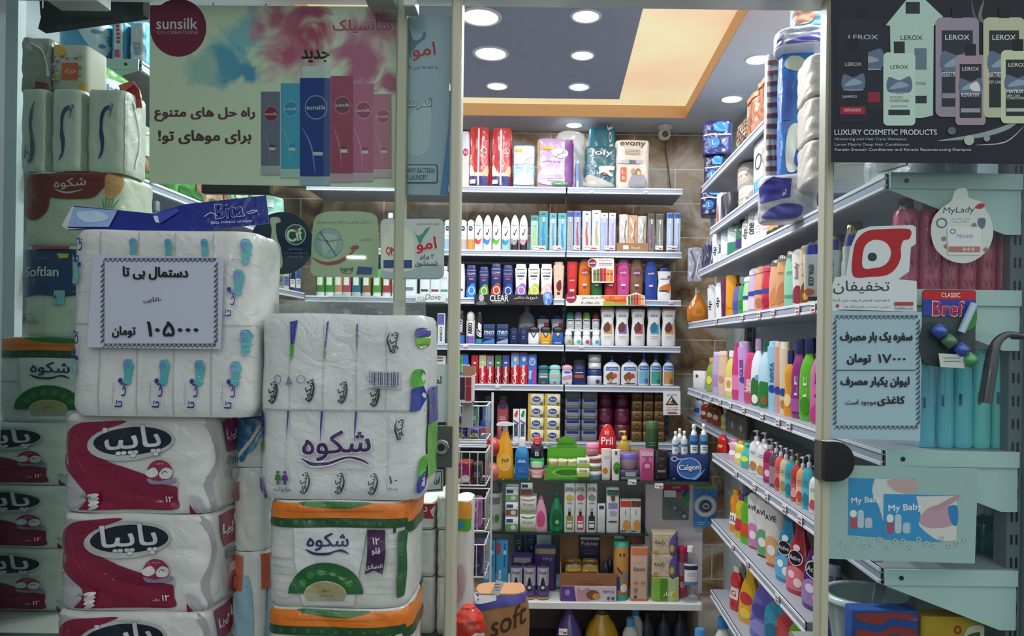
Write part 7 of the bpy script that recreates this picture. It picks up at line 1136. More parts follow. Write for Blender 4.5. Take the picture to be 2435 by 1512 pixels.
LX = lambda x0, y0, x1, y1, body, cap, lab, tc: [('p', rrect(x0, y0, x1, y1, (x1-x0)*.14), body), ('r', (x0+x1)/2-13, y0-26, (x0+x1)/2+13, y0+2, cap, 1, 1), ('r', x0+(x1-x0)*.14, y0+(y1-y0)*.13, x1-(x1-x0)*.14, y1-(y1-y0)*.1, lab, 1, 1), ('t', 'LEROX', (x0+x1)/2, y0+(y1-y0)*.2, (x1-x0)*.56, (y1-y0)*.05, tc, 0, .03), ('s', [(x0+(x1-x0)*.16, y0+(y1-y0)*.34), ((x0+x1)/2, y0+(y1-y0)*.38), (x1-(x1-x0)*.16, y0+(y1-y0)*.33), (x1-(x1-x0)*.16, y0+(y1-y0)*.54), (x0+(x1-x0)*.16, y0+(y1-y0)*.54)], '5a6c84'), ('s', [(x0+(x1-x0)*.2, y0+(y1-y0)*.5), ((x0+x1)/2, y0+(y1-y0)*.4), (x1-(x1-x0)*.2, y0+(y1-y0)*.46)], '8a9cb0'), ('r', x0+(x1-x0)*.16, y0+(y1-y0)*.55, x1-(x1-x0)*.16, y0+(y1-y0)*.556, 'c8d0d4', 1, 1)]
it = [('l', [(2190, 0), (2150, 30), (2105, 60)], 9, '5a6a70', 1), ('l', [(2340, 0), (2330, 40), (2350, 60)], 8, '6a7468', 1), ('l', [(2310, 0), (2318, 40), (2345, 58)], 6, '4a5a58', 1), ('l', [(2230, 335), (2330, 322), (2400, 300), (2435, 270)], 12, '8a9ca0', 1), ('l', [(2320, 345), (2390, 338), (2435, 300)], 3, 'a8b4b4', 1)]
it += LX(1990, 45, 2115, 262, '1a2030', '10141c', '182030', 'a8b0b4')+[('r', 2060, 219, 2092, 243, '8a1c34', 1, 1)]+LX(1994, 118, 2064, 292, '171c2a', '10141c', '151b28', 'a8b0b4')+[('r', 1998, 254, 2057, 272, '9a1c34', 1, 1), ('t', 'SHAMPOO', 2020, 230, 34, 6, 'c8ccd0'), ('t', 'KERATIN AND BIOTIN', 2027, 262, 40, 7, 'e0c8cc')]
it += [('p', [(2106, 60), (2155, 0), (2200, 0), (2242, 40), (2220, 62), (2218, 275), (2190, 281), (2120, 281), (2116, 62)], 'a9c6bc'), ('r', 2153, 5, 2187, 33, '1f2c34', 1, 1), ('t', 'LEROX', 2167, 90, 52, 11, '24343c', 0, .03), ('r', 2174, 115, 2203, 166, '5a7880', 1, 1), ('t', 'CONDITIONER', 2180, 199, 44, 7, '2a3a40'), ('r', 2160, 228, 2203, 246, '22303a', 1, 1)]
it += LX(2100, 125, 2176, 299, 'b4d0c4', '1c2a30', 'b4d0c4', '24343c')+[('t', 'SMOOTH', 2131, 232, 30, 6, '24343c'), ('t', 'CONDITIONER', 2138, 240, 46, 6, '24343c'), ('r', 2112, 261, 2163, 274, '1f2c34', 1, 1), ('t', 'NOURISHING', 2138, 253, 40, 4, '4a5a5c')]
it += LX(2224, 42, 2327, 278, '8f8896', '14181f', '232a36', 'c8ccd2')+[('t', 'KERATIN', 2256, 178, 34, 11, 'b0b4bc', 0, .03), ('r', 2240, 222, 2272, 234, '8a8490', 1, 1)]
it += LX(2271, 131, 2343, 298, '9a8a98', '14181f', '20262f', 'c8ccd2')+[('s', [(2305, 205), (2322, 194), (2330, 216), (2312, 216)], 'd0d4d0'), ('t', 'KERATIN', 2306, 226, 42, 9, 'c0c4ca', 0, .03), ('r', 2284, 258, 2330, 268, '9a949c', 1, 1)]
it += LX(2337, 42, 2436, 280, 'b4b89c', '10141a', '20282c', 'c8d0ca')+[('t', 'MATRIX', 2366, 179, 40, 11, 'c8d0ca', 0, .03), ('t', 'DEEP CARE', 2364, 196, 34, 7, 'c8d0ca')]
it += LX(2379, 120, 2460, 294, 'c0c8ac', '10141a', '1f272b', 'd0d8d2')+[('t', 'MATRIX', 2412, 218, 40, 9, 'd0d8d2', 0, .03), ('t', 'DEEP CARE', 2408, 228, 32, 5, 'd0d8d2'), ('t', 'CONDITIONER', 2414, 234, 42, 6, 'd0d8d2'), ('r', 2392, 258, 2435, 266, 'b0b8b0', 1, 1)]
it = [q if q[0] != 'r' or q[3] <= 2440 else ('r', q[1], q[2], 2440, *q[4:]) for q in it]
it += [('t', 'LUXURY COSMETIC PRODUCTS', 2105, 315, 243, 13, 'c8ced4', 0, .03), ('t', 'Nurturing and Hair Care Shampoo', 2069, 332, 170, 8, 'a8b0b8', 0, .02), ('t', 'Lerox Matrix Deep Hair Conditioner', 2073, 345, 178, 8, 'a8b0b8', 0, .02), ('t', 'Keratin Smooth Conditioner and Keratin Reconstructing Shampoo', 2146, 357, 324, 9, 'b4bcc4', 0, .02), ('e', 2303, 334, 12, 12, 'a8b4a8'), ('e', 2345, 329, 8, 8, '8a9894'), ('e', 2262, 312, 10, 9, '5a6a74')]
sheet('poster', 'black hair care poster with eight bottles across the top of the right pane', 'poster', [(1976, 385), (2470, 390), (2470, -14), (1976, -14)], YG-.05, '121a28', it, .002)
sheet('sticker', 'white window sticker with red teardrop logo over Persian lettering on the right pane', 'sticker', [(1976, 735), (2180, 741), (2180, 668), (2136, 664), (2162, 645), (2166, 588), (2178, 580), (2178, 540), (2170, 535), (2070, 538), (2040, 548), (2022, 590), (2012, 655), (1985, 660), (1976, 690)], YG-.008, 'ccd6d8',
      [('s', [(2028, 655), (2030, 590), (2044, 562), (2066, 548), (2100, 545), (2162, 545), (2163, 567), (2148, 572), (2142, 590), (2142, 612), (2130, 638), (2108, 654), (2070, 658)], 'a81f28'), ('s', [(2052, 636), (2053, 596), (2064, 577), (2084, 570), (2106, 577), (2118, 596), (2114, 618), (2100, 632), (2080, 637)], 'ccd6d8'), ('e', 2074, 611, 11, 10.5, '2a3a40'), ('t', 'تخفیفان', 2048, 683, 134, 32, '26343a', 0, .01), ('t', 'با هم خرید، قسمتی از پولت برمی گرده!', 2048, 714, 134, 9, '3a464c'), ('t', 'نصب شده در فروشگاه ها', 2062, 729, 106, 7, '6a767a'), ('e', 1991, 727, 4, 4, 'a83a40'), ('r', 2126, 718, 2171, 726, 'a83c48', 2, 1), ('t', 'Takhfifan.com', 2148, 733, 44, 6, '3a464c')], .0008)
sheet('notice', 'framed Persian notice for disposable tablecloths at 17000 toman on the right pane', 'sign', [(1975, 1042), (2188, 1048), (2192, 742), (1977, 738)], YG-.008, '9fbcc8',
      border(1984, 754, 2182, 1016, 18, 22)+[('t', 'سفره یک بار مصرف', 2083, 802, 172, 27, '182028', 0, .075), ('t', '۱۷۰۰۰', 2120, 852, 66, 21, '182028', 0, .05), ('t', 'تومان', 2042, 854, 58, 26, '182028', 0, .075), ('r', 1986, 879, 2176, 881, '2a343c', 2, 1), ('t', 'لیوان یکبار مصرف', 2080, 908, 164, 26, '182028', 0, .075), ('t', 'کاغذی', 2118, 953, 66, 24, '182028', 0, .075), ('t', 'موجود است', 2046, 957, 72, 16, '182028', 0, .03)], .0008)
G = [('p', [(2018, 1136), (2176, 1140), (2178, 1284), (2016, 1272)], '2f86b8'), ('p', spline([(2080, 1138), (2074, 1170), (2090, 1205), (2100, 1240)], 4, False)+[(2101, 1175), (2175, 1175), (2175, 1141)], 'bcc8c4'), ('s', [(2110, 1142), (2174, 1142), (2174, 1172), (2130, 1168)], 'b09a98'), ('t', 'My Baby', 2060, 1190, 72, 18, 'd0d8dc', 3, .03), ('p', rrect(2021, 1212, 2037, 1230, 8), 'd0d8d8'), ('p', rrect(2022, 1230, 2037, 1256, 3), 'a84a58'), ('p', rrect(2039, 1212, 2054, 1256, 7), 'a8c0c8'), ('p', rrect(2056, 1230, 2074, 1256, 7), 'a8b8c0'),
     ('p', [(2101, 1174), (2276, 1178), (2274, 1284), (2222, 1288), (2101, 1282)], '2f8ac0'), ('p', spline([(2178, 1180), (2190, 1230), (2186, 1250), (2230, 1284), (2274, 1284)], 4, False)+[(2275, 1179)], 'c4c8c2'), ('s', [(2186, 1232), (2210, 1206), (2248, 1200), (2272, 1216), (2268, 1246), (2226, 1256), (2194, 1250)], 'b0909c'), ('s', [(2210, 1212), (2276, 1176), (2274, 1190), (2228, 1214)], 'a88a94'), ('s', [(2254, 1206), (2276, 1204), (2276, 1246), (2262, 1244)], '2a78b4'), ('t', 'My Baby', 2152, 1208, 80, 20, 'd4dcde', 3, .03), ('p', rrect(2108, 1222, 2124, 1242, 8), 'd0d8d8'), ('p', rrect(2109, 1242, 2124, 1268, 3), 'a84a58'), ('p', rrect(2127, 1222, 2143, 1268, 7), 'a8c0c8'), ('p', rrect(2146, 1242, 2164, 1268, 7), 'a8b8c0')]
G += [('E', 1998+i*18.5, 1282+10*math.sin(i*2.3)+8, 6, 6, .55, 'a8b8b4') for i in range(17)]
sheet('poster', 'pale diaper poster with two blue My Baby packs on the lower right pane', 'poster', [(1967, 1328), (2318, 1340), (2326, 1114), (1972, 1105)], YG-.008, '8fb0ac', G, .0008)
def hangloop(px, py0, py1, Y, name, label): pass
sheet('sticker', 'round pale MyLady sticker with hanging tab on the right pane', 'sticker', spline([(2262, 478), (2272, 452), (2298, 448), (2304, 470), (2330, 478), (2340, 492), (2356, 520), (2362, 555), (2350, 592), (2320, 618), (2288, 626), (2252, 616), (2224, 590), (2214, 552), (2220, 518), (2240, 494)], 3)[::-1], YG-.008, 'c4cec8',
      [('t', 'MyLady', 2280, 501, 74, 18, '4a4a54', 2, .0, .2), ('s', [(2318, 494), (2328, 484), (2342, 486), (2334, 496)], 'a83a4c'), ('t', 'ضد باکتری', 2284, 520, 46, 4, '6a7074'), ('t', 'پد بهداشتی روزانه', 2284, 527, 38, 4, '6a7074'), ('E', 2239, 530, 13, 12, .75, '4a6a94'), ('s', [(2325, 522), (2334, 518), (2343, 522), (2341, 538), (2334, 544), (2327, 538)], '5a6c84'), *[('s', [(x, y), (x+8, y-4), (x+12, y+4), (x+4, y+6)], '8a7a74') for x, y in ((2238, 566), (2244, 584), (2310, 534), (2338, 592), (2262, 548))], ('p', rrect(2252, 540, 2332, 606, 5), 'd0d6d4'), ('p', rrect(2254, 586, 2330, 600, 3), 'a8746a'), ('t', 'MyLady', 2294, 562, 40, 11, '6a88b0', 0, .0, .2), ('E', 2265, 550, 7, 6, .7, '4a6a94'), *[('e', 2292+10*i, 593, 4, 5, 'c8b0a8') for i in range(3)]], .001)
bl = blister(2190, 690, 2320, 868, YG-.006, 'toilet_block', 'Bref toilet block blister with red CLASSIC header on the right pane', '3f4a4c', BREF()+[('s', [(-.95, .1), (.2, -.1), (.6, -.6), (.9, -.95), (-.9, -.95)], '2c3a40')], [(-.52, -.1, .016, '3a58b0'), (-.16, -.36, .016, '4a7a5a'), (.3, -.58, .016, '3a58a8'), (.62, -.84, .016, '5aa06a')], '')
m2 = MB(); m2.tube([(.02, -.012, -.01), (.045, -.014, .05)], .008, 'a8c4d8:gloss', 8); m2.build('hook', bl)
sheet('paper_label', 'small white handwritten paper label below the Bref blister on the right pane', 'label', [(2236, 872), (2294, 876), (2292, 843), (2232, 840)], YG-.028, 'c4ccc4', [*[('r', 2244, 850+8*i, 2284, 852+8*i, '7a8484', 2, 1) for i in range(2)]], .0008)
# stickers on the left pane and sliding door
sheet('sticker', 'round navy Cif sticker with spray bottle picture on the left pane', 'sticker', [(670+75*math.cos(a), 578-74*math.sin(a)) for a in [2*math.pi*i/40 for i in range(40)]], YI, '26304c',
      [('s', [(636, 640), (626, 610), (630, 586), (642, 574), (646, 546), (642, 522), (650, 516), (664, 518), (667, 528), (656, 534), (660, 570), (668, 590), (670, 636)], 'c8ccb0'), ('e', 648, 592, 16, 13, '3a6a50'), ('t', 'Cif', 648, 592, 22, 14, 'e4e8dc', 8, .05), ('p', [(652, 580), (664, 590), (664, 602), (652, 602)], 'b84a40'), ('r', 632, 602, 666, 616, 'b0ac84', 2, 1), ('e', 703, 558, 25, 25, 'b8ccc4'), ('e', 703, 558, 22.5, 22.5, '1f5c44'), ('t', 'Cif', 701, 559, 38, 30, 'e8ece4', 10, .06), ('e', 706, 545, 4, 4, 'c84a34'), ('t', 'صفحه دارید', 703, 592, 34, 6, 'a8b0c4'), ('t', 'و سطوح تمیز و درخشان', 703, 602, 56, 6, 'a8b0c4'), ('t', 'پاک کننده کف', 702, 611, 36, 6, 'a8b0c4')], .001)
sheet('sticker', 'pale green toothpaste sticker with red arc and dotted tooth on the left pane', 'sticker', spline([(745, 655), (740, 620), (742, 560), (748, 520), (770, 505), (810, 502), (860, 503), (890, 510), (898, 530), (900, 600), (898, 655), (890, 660), (820, 658)], 3)[::-1], YI-.001, 'b8c4a4',
      [('t', 'دندان هایی سالم و سفیدتر', 818, 529, 132, 11, '5a6a64'), ('e', 782, 578, 34, 36, 'a4b8b4'), ('E', 782, 578, 34, 36, .94, '7a98a8'), ('s', [(764, 560), (782, 554), (800, 562), (798, 590), (790, 604), (784, 592), (774, 606), (766, 590)], 'c8d0c8'), *[('e', 754+5*i, 570+.9*abs(i-6)*-1+4, 1.8, 1.8, '8a6a70') for i in range(12)], *[('e', 762+3.4*i, 552+5*i, 2.2, 2, '2f5a8c') for i in range(12)], ('l', [(742, 612), (772, 626), (806, 622), (834, 604), (844, 592)], 8, 'a83a4c', 1), ('s', [(834, 590), (842, 584), (854, 585), (850, 592), (838, 594)], 'a83a4c'), ('t', 'Signal', 825, 641, 30, 11, '2a3a40', 3, .03), ('l', [(812, 648), (832, 650), (840, 640)], 1.5, 'a83a4c'), ('p', [(848, 652), (852, 634), (886, 636), (884, 652)], '2a4a8c'), ('t', 'محافظت', 872, 569, 30, 6, '8a5a60')], .001)
sheet('sticker', 'pale OMO laundry liquid sticker with red Persian word, spanning the glass edges', 'sticker', rrect(905, 520, 1056, 664, 14)[::-1], YG+.001-.008, 'b4c0bc',
      [('s', [(912, 640), (910, 570), (924, 550), (930, 530), (955, 532), (980, 560), (986, 600), (982, 640), (950, 648)], 'c4ccb8'), ('r', 912, 618, 980, 638, '2a4a78', 2, 1), ('t', 'OMO', 935, 596, 34, 18, 'b02838', 0, .05), ('t', 'ACTIVE', 932, 607, 20, 4, '4a3a40'), ('s', [(984, 544), (992, 560), (1004, 556), (1012, 545), (1022, 540), (1016, 552), (1006, 566), (1000, 580), (992, 566)], '3f8a6a'), ('t', 'امو', 1014, 583, 54, 42, 'dcdcd8', 6, .07), ('t', 'امو', 1014, 583, 50, 38, 'b8262c', 6, .05), ('t', 'تمیز شستشوی', 1018, 532, 54, 6, '7a5a58'), ('t', '۲ برابر', 1015, 611, 34, 14, '2a3c50', 0, .02), ('t', 'شستشوی', 1014, 628, 54, 15, '2a3c50', 0, .02), ('t', 'بیشتر', 1013, 645, 34, 15, '2a3c50', 0, .02), ('p', [(908, 644), (950, 650), (990, 640), (1050, 630), (1052, 655), (1040, 662), (915, 662)], '94a8ac')], .001)
sheet('door_sign', 'white door sign with Persian words half hidden behind the tissue pack', 'sign', [(1012, 1005), (1062, 1003), (1064, 866), (1015, 866)], YG+.004-.002, 'c0ccce', [('t', 'لطفا', 1033, 903, 34, 18, '22282e', 0, .04), ('t', 'و', 1019, 985, 10, 16, '22282e', 0, .04)], .0015)
sheet('door_sign', 'white framed door sign reading in Persian, below the lock', 'sign', [(1000, 1172), (1054, 1168), (1054, 1116), (1003, 1119)], YG+.002, 'b8c2c4', [('p', [(1003, 1169), (1051, 1165), (1051, 1120), (1006, 1122)], '1f2428'), ('p', [(1003, 1166), (1049, 1162), (1049, 1122), (1006, 1125)], 'b8c2c4'), ('t', 'این مکان', 1027, 1142, 38, 20, '1a1e22', 2, .04)], .0015)
sheet('door_sign', 'red arrow shaped door sign with white Persian word on the sliding door', 'sign', [(970, 1230), (1032, 1234), (1022, 1215), (1038, 1198), (972, 1200)], YG+.002, '8c1f28', [('t', 'درب', 996, 1213, 40, 18, 'e0d4d4', 0, .04)], .0015)
# tube lamps of the passage outside, behind the camera
for x in (-4.15, -3.1):
    t = thing('tube_lamp', 'white tube lamp of the passage outside, '+('left' if x < -3.5 else 'right'), 'light', (x, -8.0-x*.1-.4, 2.85), 0, 'tube lamps outside')
    mb = MB(); mb.box(-.16, -.04, .0, .16, .04, .05, 'd0d4d4'); mb.build('housing', t)
    mb = MB(); mb.tube([(-.14, 0, -.016), (.14, 0, -.016)], .02, 'f4faff:emit', 10); mb.build('tube', t)
    L = bpy.data.lights.new('tube', 'AREA'); L.shape = 'RECTANGLE'; L.size = .28; L.size_y = .03; L.energy = 12; L.color = (.9, .98, 1)
    lo = bpy.data.objects.new('lamp', L); lo.location = (0, .02, -.035); lo.rotation_euler = (.5, 0, 0); lo.parent = t; OBJ.append(lo)
# hardware of the glass front
p = at(1046, 1062, YG-.014)
t = thing('door_lock', 'dark grey D-shaped lock case with silver cylinder on the sliding door edge', 'lock', p)
r = 48/F*YG; mb = MB(); P = [(r*.6+.0, -r), (r*.6, r)]+[(-.006+r*.62*-math.sin(a)*1.0, r*math.cos(a)) for a in [math.pi*i/14 for i in range(15)]]
P = [(r*.6, 0, r), (-.004, 0, r)]+[(-.004-r*.62*math.sin(a), 0, r*math.cos(a)) for a in [math.pi*i/14 for i in range(1, 14)]]+[(-.004, 0, -r), (r*.6, 0, -r)]
mb.plate(P, -.022, M('4a4d4c', 'p')); mb.build('case', t)
def disc(name, par, rr, y, col, x=0, z=0, th=.006):
    mb = MB(); mb.loft([(0, rr, rr), (th*.7, rr, rr), (th, rr*.85, rr*.85)], 2, col, 24); o = mb.build(name, par, (x, y, z)); o.rotation_euler = (math.pi/2, 0, 0); return o
sg = -1 if P else 1
yF = min(v.co.y for v in OBJ[-1].data.vertices); ff = yF if abs(yF) > .01 else 0
disc('cylinder', t, .0165, ff-.0005, 'a8acac:chrome', .004, 0); disc('keyhole', t, .008, ff-.007, '1a1c1e', .004, 0, .002)
p = at(1955, 1094, YG-.014); r = 46/F*YG
t = thing('door_keeper', 'black half round lock keeper with bright rim on the right glass edge', 'lock', p)
P = [(-.0, 0, r), (.022, 0, r)]+[(.022+r*.92*math.sin(a), 0, r*math.cos(a)) for a in [math.pi*i/16 for i in range(1, 16)]]+[(.022, 0, -r), (0, 0, -r)]
mb = MB(); mb.plate(P[::-1], .02, M('101316', 'gloss')); mb.build('case', t); mb = MB(); mb.tube([(x, 0, z) for x, _, z in P], .0022, 'b8bcb8:chrome', 6, True); mb.build('rim', t); mb = MB(); mb.box(-.008, -.006, -r, .0, .024, r, '8a8c86:metal'); mb.build('edge_plate', t)
p = at(988, 1420, YG-.05)
t = thing('grab_bar', 'vertical brushed steel bar handle low on the sliding door', 'handle', (p.x, YG-.045, at(988, 1345, YG).z))
mb = MB(); mb.tube([(0, 0, 0), (0, 0, -.42)], .0115, '8a9090:metal', 14); mb.build('bar', t)
for z in (-.03, -.39): mb = MB(); mb.tube([(0, 0, z), (0, .046, z)], .007, 'a0a4a2:metal', 10); mb.build('standoff', t)
Pq = [(2440, 800), (2400, 795), (2375, 808), (2362, 835), (2354, 880), (2346, 930), (2342, 958)]
p0 = at(2370, 880, YG-.05); t = thing('pull_bar', 'curved dark grey pull handle with bright edge on the right pane', 'handle', p0)
S_ = spline(Pq, 5, False); mb = MB(); n = len(S_); mb.tube([at(x, y, YG-.045)-p0 for x, y in S_], [.0045+.0085*min(1, i/n*1.6) for i in range(n)], '363d40:gloss', 12); mb.build('grip', t)
mb = MB(); mb.tube([at(x+10*min(1, i/n*1.6), y+2, YG-.050)-p0 for i, (x, y) in enumerate(S_) if i > 5], .0018, 'c0c8c8:gloss', 6); mb.build('edge_strip', t)
mb = MB(); q = at(2438, 800, YG-.045)-p0; mb.tube([q, q+Vector((0, .04, 0))], .006, '363d40:gloss', 10); mb.build('standoff', t)
for i, (x0, y0, x1, y1) in enumerate(((138, -10, 258, 21), (966, 6, 995, 34), (876, 0, 945, 18))):
    a, b = at(x0, y1, YG-.016), at(x1, y0, YG-.016); mb = MB(); mb.box(a.x, YG-.05-.002, a.z, b.x, YG-.006, b.z, 'b4bdb8', .002)
    tag(mb.build('glass_clamp'), ['wide pale clamp at the top of the left pane', 'small pale clamp at the top of the sliding door', 'flat pale clamp above the cream poster'][i], 'clamp', 'glass clamps')
# ================================================================ window stack behind the left pane
YW1 = 1.66; ZW = .8655
hq = (at(70, 1004, YW1).z-ZW)/3
x0, x1 = at(-160, 1100, YW1).x, at(190, 1100, YW1).x
for i in range(3): papia(x0, x1, ZW+i*hq+.0006, hq-.0012, YW1, .16, ['lowest', 'middle', 'top'][i]+' crimson swoosh roll pack in the dim stack behind the left pane', 'crimson swoosh roll packs behind the glass')
zq = ZW+3*hq+.001; zt_ = at(70, 800, YW1).z
opack(at(-20, 900, YW1).x, at(300, 900, YW1).x, zq, zt_-zq-.001, YW1, .16, 'orange topped roll pack with green half disc behind the left pane', 'roll packs behind the glass')
zs = at(70, 582, YW1).z
item('toilet_roll_pack', 'white Softlan roll pack with navy label behind the left pane', 'pack', ((at(42, 700, YW1).x+at(300, 700, YW1).x)/2, YW1+.08, zt_), at(300, 700, YW1).x-at(42, 700, YW1).x, zs-zt_-.001, .16, 0, 'soft', 5, 'c4d0c0', 'film', lump=.002, px=(42, 582, 300, 800), gk='film',
     g=[('p', [(44, 592), (298, 590), (298, 700), (200, 698), (150, 704), (90, 700), (46, 706), (42, 670), (48, 640)], '27426e'), ('t', 'Softlan', 100, 645, 84, 24, 'd4dce0', 0, .04), ('t', 'سافتلن', 102, 614, 30, 8, '7a94b4'), ('p', [(138, 602), (166, 602), (164, 612), (144, 614)], 'c8b84a'), ('p', [(134, 690), (160, 690), (156, 725), (130, 720)], '8cc0c8'), ('t', '4', 136, 705, 8, 10, '2a4a60'), ('t', '4', 44, 758, 12, 18, '8a947c', 0, .03), ('E', 75, 757, 14, 13, .8, '9aa08c'), ('r', 60, 762, 100, 768, 'b8a060', 2, 1), ('r', 112, 710, 114, 795, 'a8b4a4', 1, 4), ('r', 80, 584, 170, 592, 'a0444c', 2, 1)])
zk = at(70, 408, YW1).z
item('toilet_roll_pack', 'white roll pack with dark red Persian label and leaf print, below the white tissues', 'pack', ((at(42, 500, YW1).x+at(286, 500, YW1).x)/2, YW1+.08, zs), at(286, 500, YW1).x-at(42, 500, YW1).x, zk-zs-.001, .16, 0, 'soft', 5, 'c4ccb8', 'film', lump=.002, px=(42, 408, 286, 582), gk='film',
     g=[('s', [(46, 420), (120, 412), (160, 404), (240, 406), (256, 420), (240, 450), (215, 468), (140, 470), (122, 470), (115, 500), (90, 520), (60, 516), (44, 470)], '7a2a30'), ('t', 'شکوه', 168, 434, 76, 26, 'd0c4c0', 6, .02), ('l', [(130, 448), (160, 456), (200, 448)], 4, 'd0c4c0', 1), ('s', [(250, 412), (276, 408), (280, 440), (262, 470), (250, 460)], 'c88a4c'), *[('l', [(248+4*i, 492), (244+8*i, 470-3*(i % 2))], 2, '5a8a4c') for i in range(5)], *[('e', 70+16*i, 510+22*j+(i % 2)*6, 1, 1, '5a6a60') for i in range(12) for j in range(3)]])
for i, (xa, xb, yt, yb) in enumerate(((43, 112, 212, 398), (115, 196, 212, 402), (200, 298, 214, 406))):
    a, b = at(xa, yb, YW1), at(xb, yt, YW1); xc = (xa+xb)/2
    item('tissue_pack', ['left', 'middle', 'right'][i]+' white tissue pack with navy wave standing on the red label pack', 'pack', ((a.x+b.x)/2, YW1+.05, zk+.0005), b.x-a.x-.002, b.z-zk, .1, 0, 'soft', 5, 'c8d0c4', 'film', lump=.0015, px=(xa, yt, xb, yb), gk='film',
         g=[('s', [(xc+8, 240), (xc+3, 260), (xc+1, 300), (xc+8, 340), (xc+4, 370), (xc-8, 380), (xc-2, 350), (xc-5, 300), (xc-4, 262)] if i == 0 else [(xc+14, 252), (xc+2, 268), (xc-4, 300), (xc+2, 330), (xc-2, 360), (xc-14, 376), (xc-6, 350), (xc-10, 315), (xc-9, 278), (xc, 256)], ['4a6478', '2f4a74', '26326e'][i]), ('t', 'سافت', xc+14 if i else xc-10, 262 if i else 355, 30, 12, '3a4a7a', 75 if i else -100, .02), ('r', xb-3, yt+6, xb-1, yb-4, 'a8b0a8', 1, 4)], gs=[('l', [(-.2, .9), (.1, .5), (-.1, .1)], .05, 'e0e4e2')], group='white tissue packs with navy waves')
ztt = at(100, 213, YW1).z
a, b = at(120, 213, YW1+.02), at(206, 108, YW1+.02)
item('tissue_box', 'tissue box with yellow flowers and orange label on top of the tissue packs', 'box', ((a.x+b.x)/2, YW1+.062, ztt+.002), b.x-a.x, b.z-ztt, .08, .0, 'box', 9, 'b8b8ac', 'paper', px=(120, 108, 206, 213),
     g=[('s', [(130, 110), (150, 114), (156, 128), (142, 138), (132, 128)], 'd8a03c'), ('s', [(188, 196), (202, 192), (204, 208), (192, 210)], 'c8a040'), ('s', [(122, 178), (136, 176), (140, 186), (126, 188)], 'c8a84c'), ('p', rrect(146, 148, 186, 186, 4), 'c8603c'), ('t', 'حریر', 166, 167, 28, 14, 'e8d4c8', -14), *[('e', 126+11*(i % 7), 134+13*(i//7)+(i % 2)*5, 4, 2.4, ['8a8c84', 'd0d0c8', '707468'][i % 3]) for i in range(36) if not (146 < 126+11*(i % 7) < 188 and 146 < 134+13*(i//7) < 190)]])
a, b = at(46, 213, YW1+.02), at(117, 92, YW1+.02)
item('wrapped_box', 'grey clear wrapped box on top of the left tissue pack', 'box', ((a.x+b.x)/2, YW1+.062, ztt+.002), b.x-a.x, b.z-ztt, .08, 0, 'soft', 6, '8a8c84', 'film', lump=.003, g=[('p', [(-.0, .02), (.45, .02), (.45, .16), (.1, .18)], '7a3a44'), ('l', [(-.1, .9), (.3, .75), (.46, .3)], .04, 'c8ccc8')])
p = at(312, 228, YW1+.05)
t = thing('red_card', 'small tilted red plastic pouch beside the right tissue pack', 'pouch', p)
mb = MB(); mb.plate([(q-p) for q in (at(286, 205, YW1+.05), at(300, 258, YW1+.05), at(342, 257, YW1+.05), at(334, 215, YW1+.05), at(318, 194, YW1+.05))], .006, M('a82a2a', 'film'))
draw(mb, lambda a_, b_, k: (lambda q: (q.x, q.y-.008-.0006*k, q.z))(at(a_, b_, YW1+.05)-p), [('p', [(286, 206), (300, 222), (326, 202), (318, 195)], 'c86a62'), ('e', 315, 240, 9, 7, '6a2a50'), ('t', 'MAX', 316, 240, 14, 6, 'd0b0c8')], 'film', -1); mb.build('pouch', t)
# ---------------------------------------------------------------- left rack
LA = math.radians(64)
def lk(px, yt, key, W, D, prof, col, g, label, name='pack', cat='pack', n=5, kind='film', deep=.0, rz=math.pi/2, cap=None, group=None, lump=.002, H=None):
    Y = Yx(px, XL-.02-deep, yt); z = SL[key]; H = H or at(px, yt, Y).z-z
    return item(name, label, cat, (XL-.014-deep-D/2, Y, z+.0006), W, H, D, rz, prof, n, col, kind, cap=cap, g=g, gs=g, group=group, lump=lump, order='door')
WG = [('p', [(-.46, .5), (.46, .7), (.46, .96), (-.46, .86)], 'c4ccd0'), ('l', [(-.46, .2), (.46, .45)], .06, 'd0d4d0'), ('l', [(-.46, .05), (.46, .25)], .05, 'd0d4d0'), T('baby', 0, .8, .6, .12, '2a4a8c', 8, .03), E(.1, .5, .2, .12, 'c8a03c'), R(.02, .12, '3a7a2c', .46)]
for i, (Y, c, s) in enumerate(((2.24, '4a8a3c', 'green and white striped wipes pack, nearest the door'), (2.47, '8a6a50', 'brown and green wipes pack'), (2.70, '3f8a34', 'green wipes pack with brown picture'), (2.93, '9a7a60', 'brown wipes pack with white label'), (3.16, '4a8f3c', 'bright green wipes pack, fifth along'))):
    item('wipes_pack', f'{s} on second left shelf', 'pack', (XL-.014-.08, Y, SL['A']+.0006), .21, .3 if i == 0 else .17, .16, math.pi/2, 'soft', 5, c, 'film', lump=.003, g=WG if i == 0 else [R(.5, .9, 'b8c4b8', .1, -.4), ('s', [(.1, .1), (.4, .2), (.4, .7), (.15, .6)], '8a5a48'), R(.05, .2, '2f6a2c', .4), T('سبز', -.1, .68, .3, .14, '2a5a34', 8)], gs=[('l', [(-.4, .1+.2*j), (.4, .2+.2*j)], .05, 'd0d8d0') for j in range(4)] if i == 0 else [R(.3, .6, 'c0ccc0', .4)], group='wipes packs on the second left shelf', order='door')
for i, Y in enumerate((3.40, 3.64)):
    item('diaper_pack', f'mint green diaper pack with baby feet picture, {["nearer", "farther"][i]} of two on second left shelf', 'pack', (XL-.12, Y, SL['A']+.0006), .15, .24-.04*i, .13, math.pi/2-.6, 'soft', 5, '8fbcb0', 'film', lump=.003, g=[E(.2, .4, .22, .24, 'c8a898'), E(.2, .4, .14, .16, 'd8c8c0'), R(.7, .9, 'c8dcd4', .0, -.4)], gs=[R(.5, .9, 'c8dcd4', .3)], group='mint diaper packs')
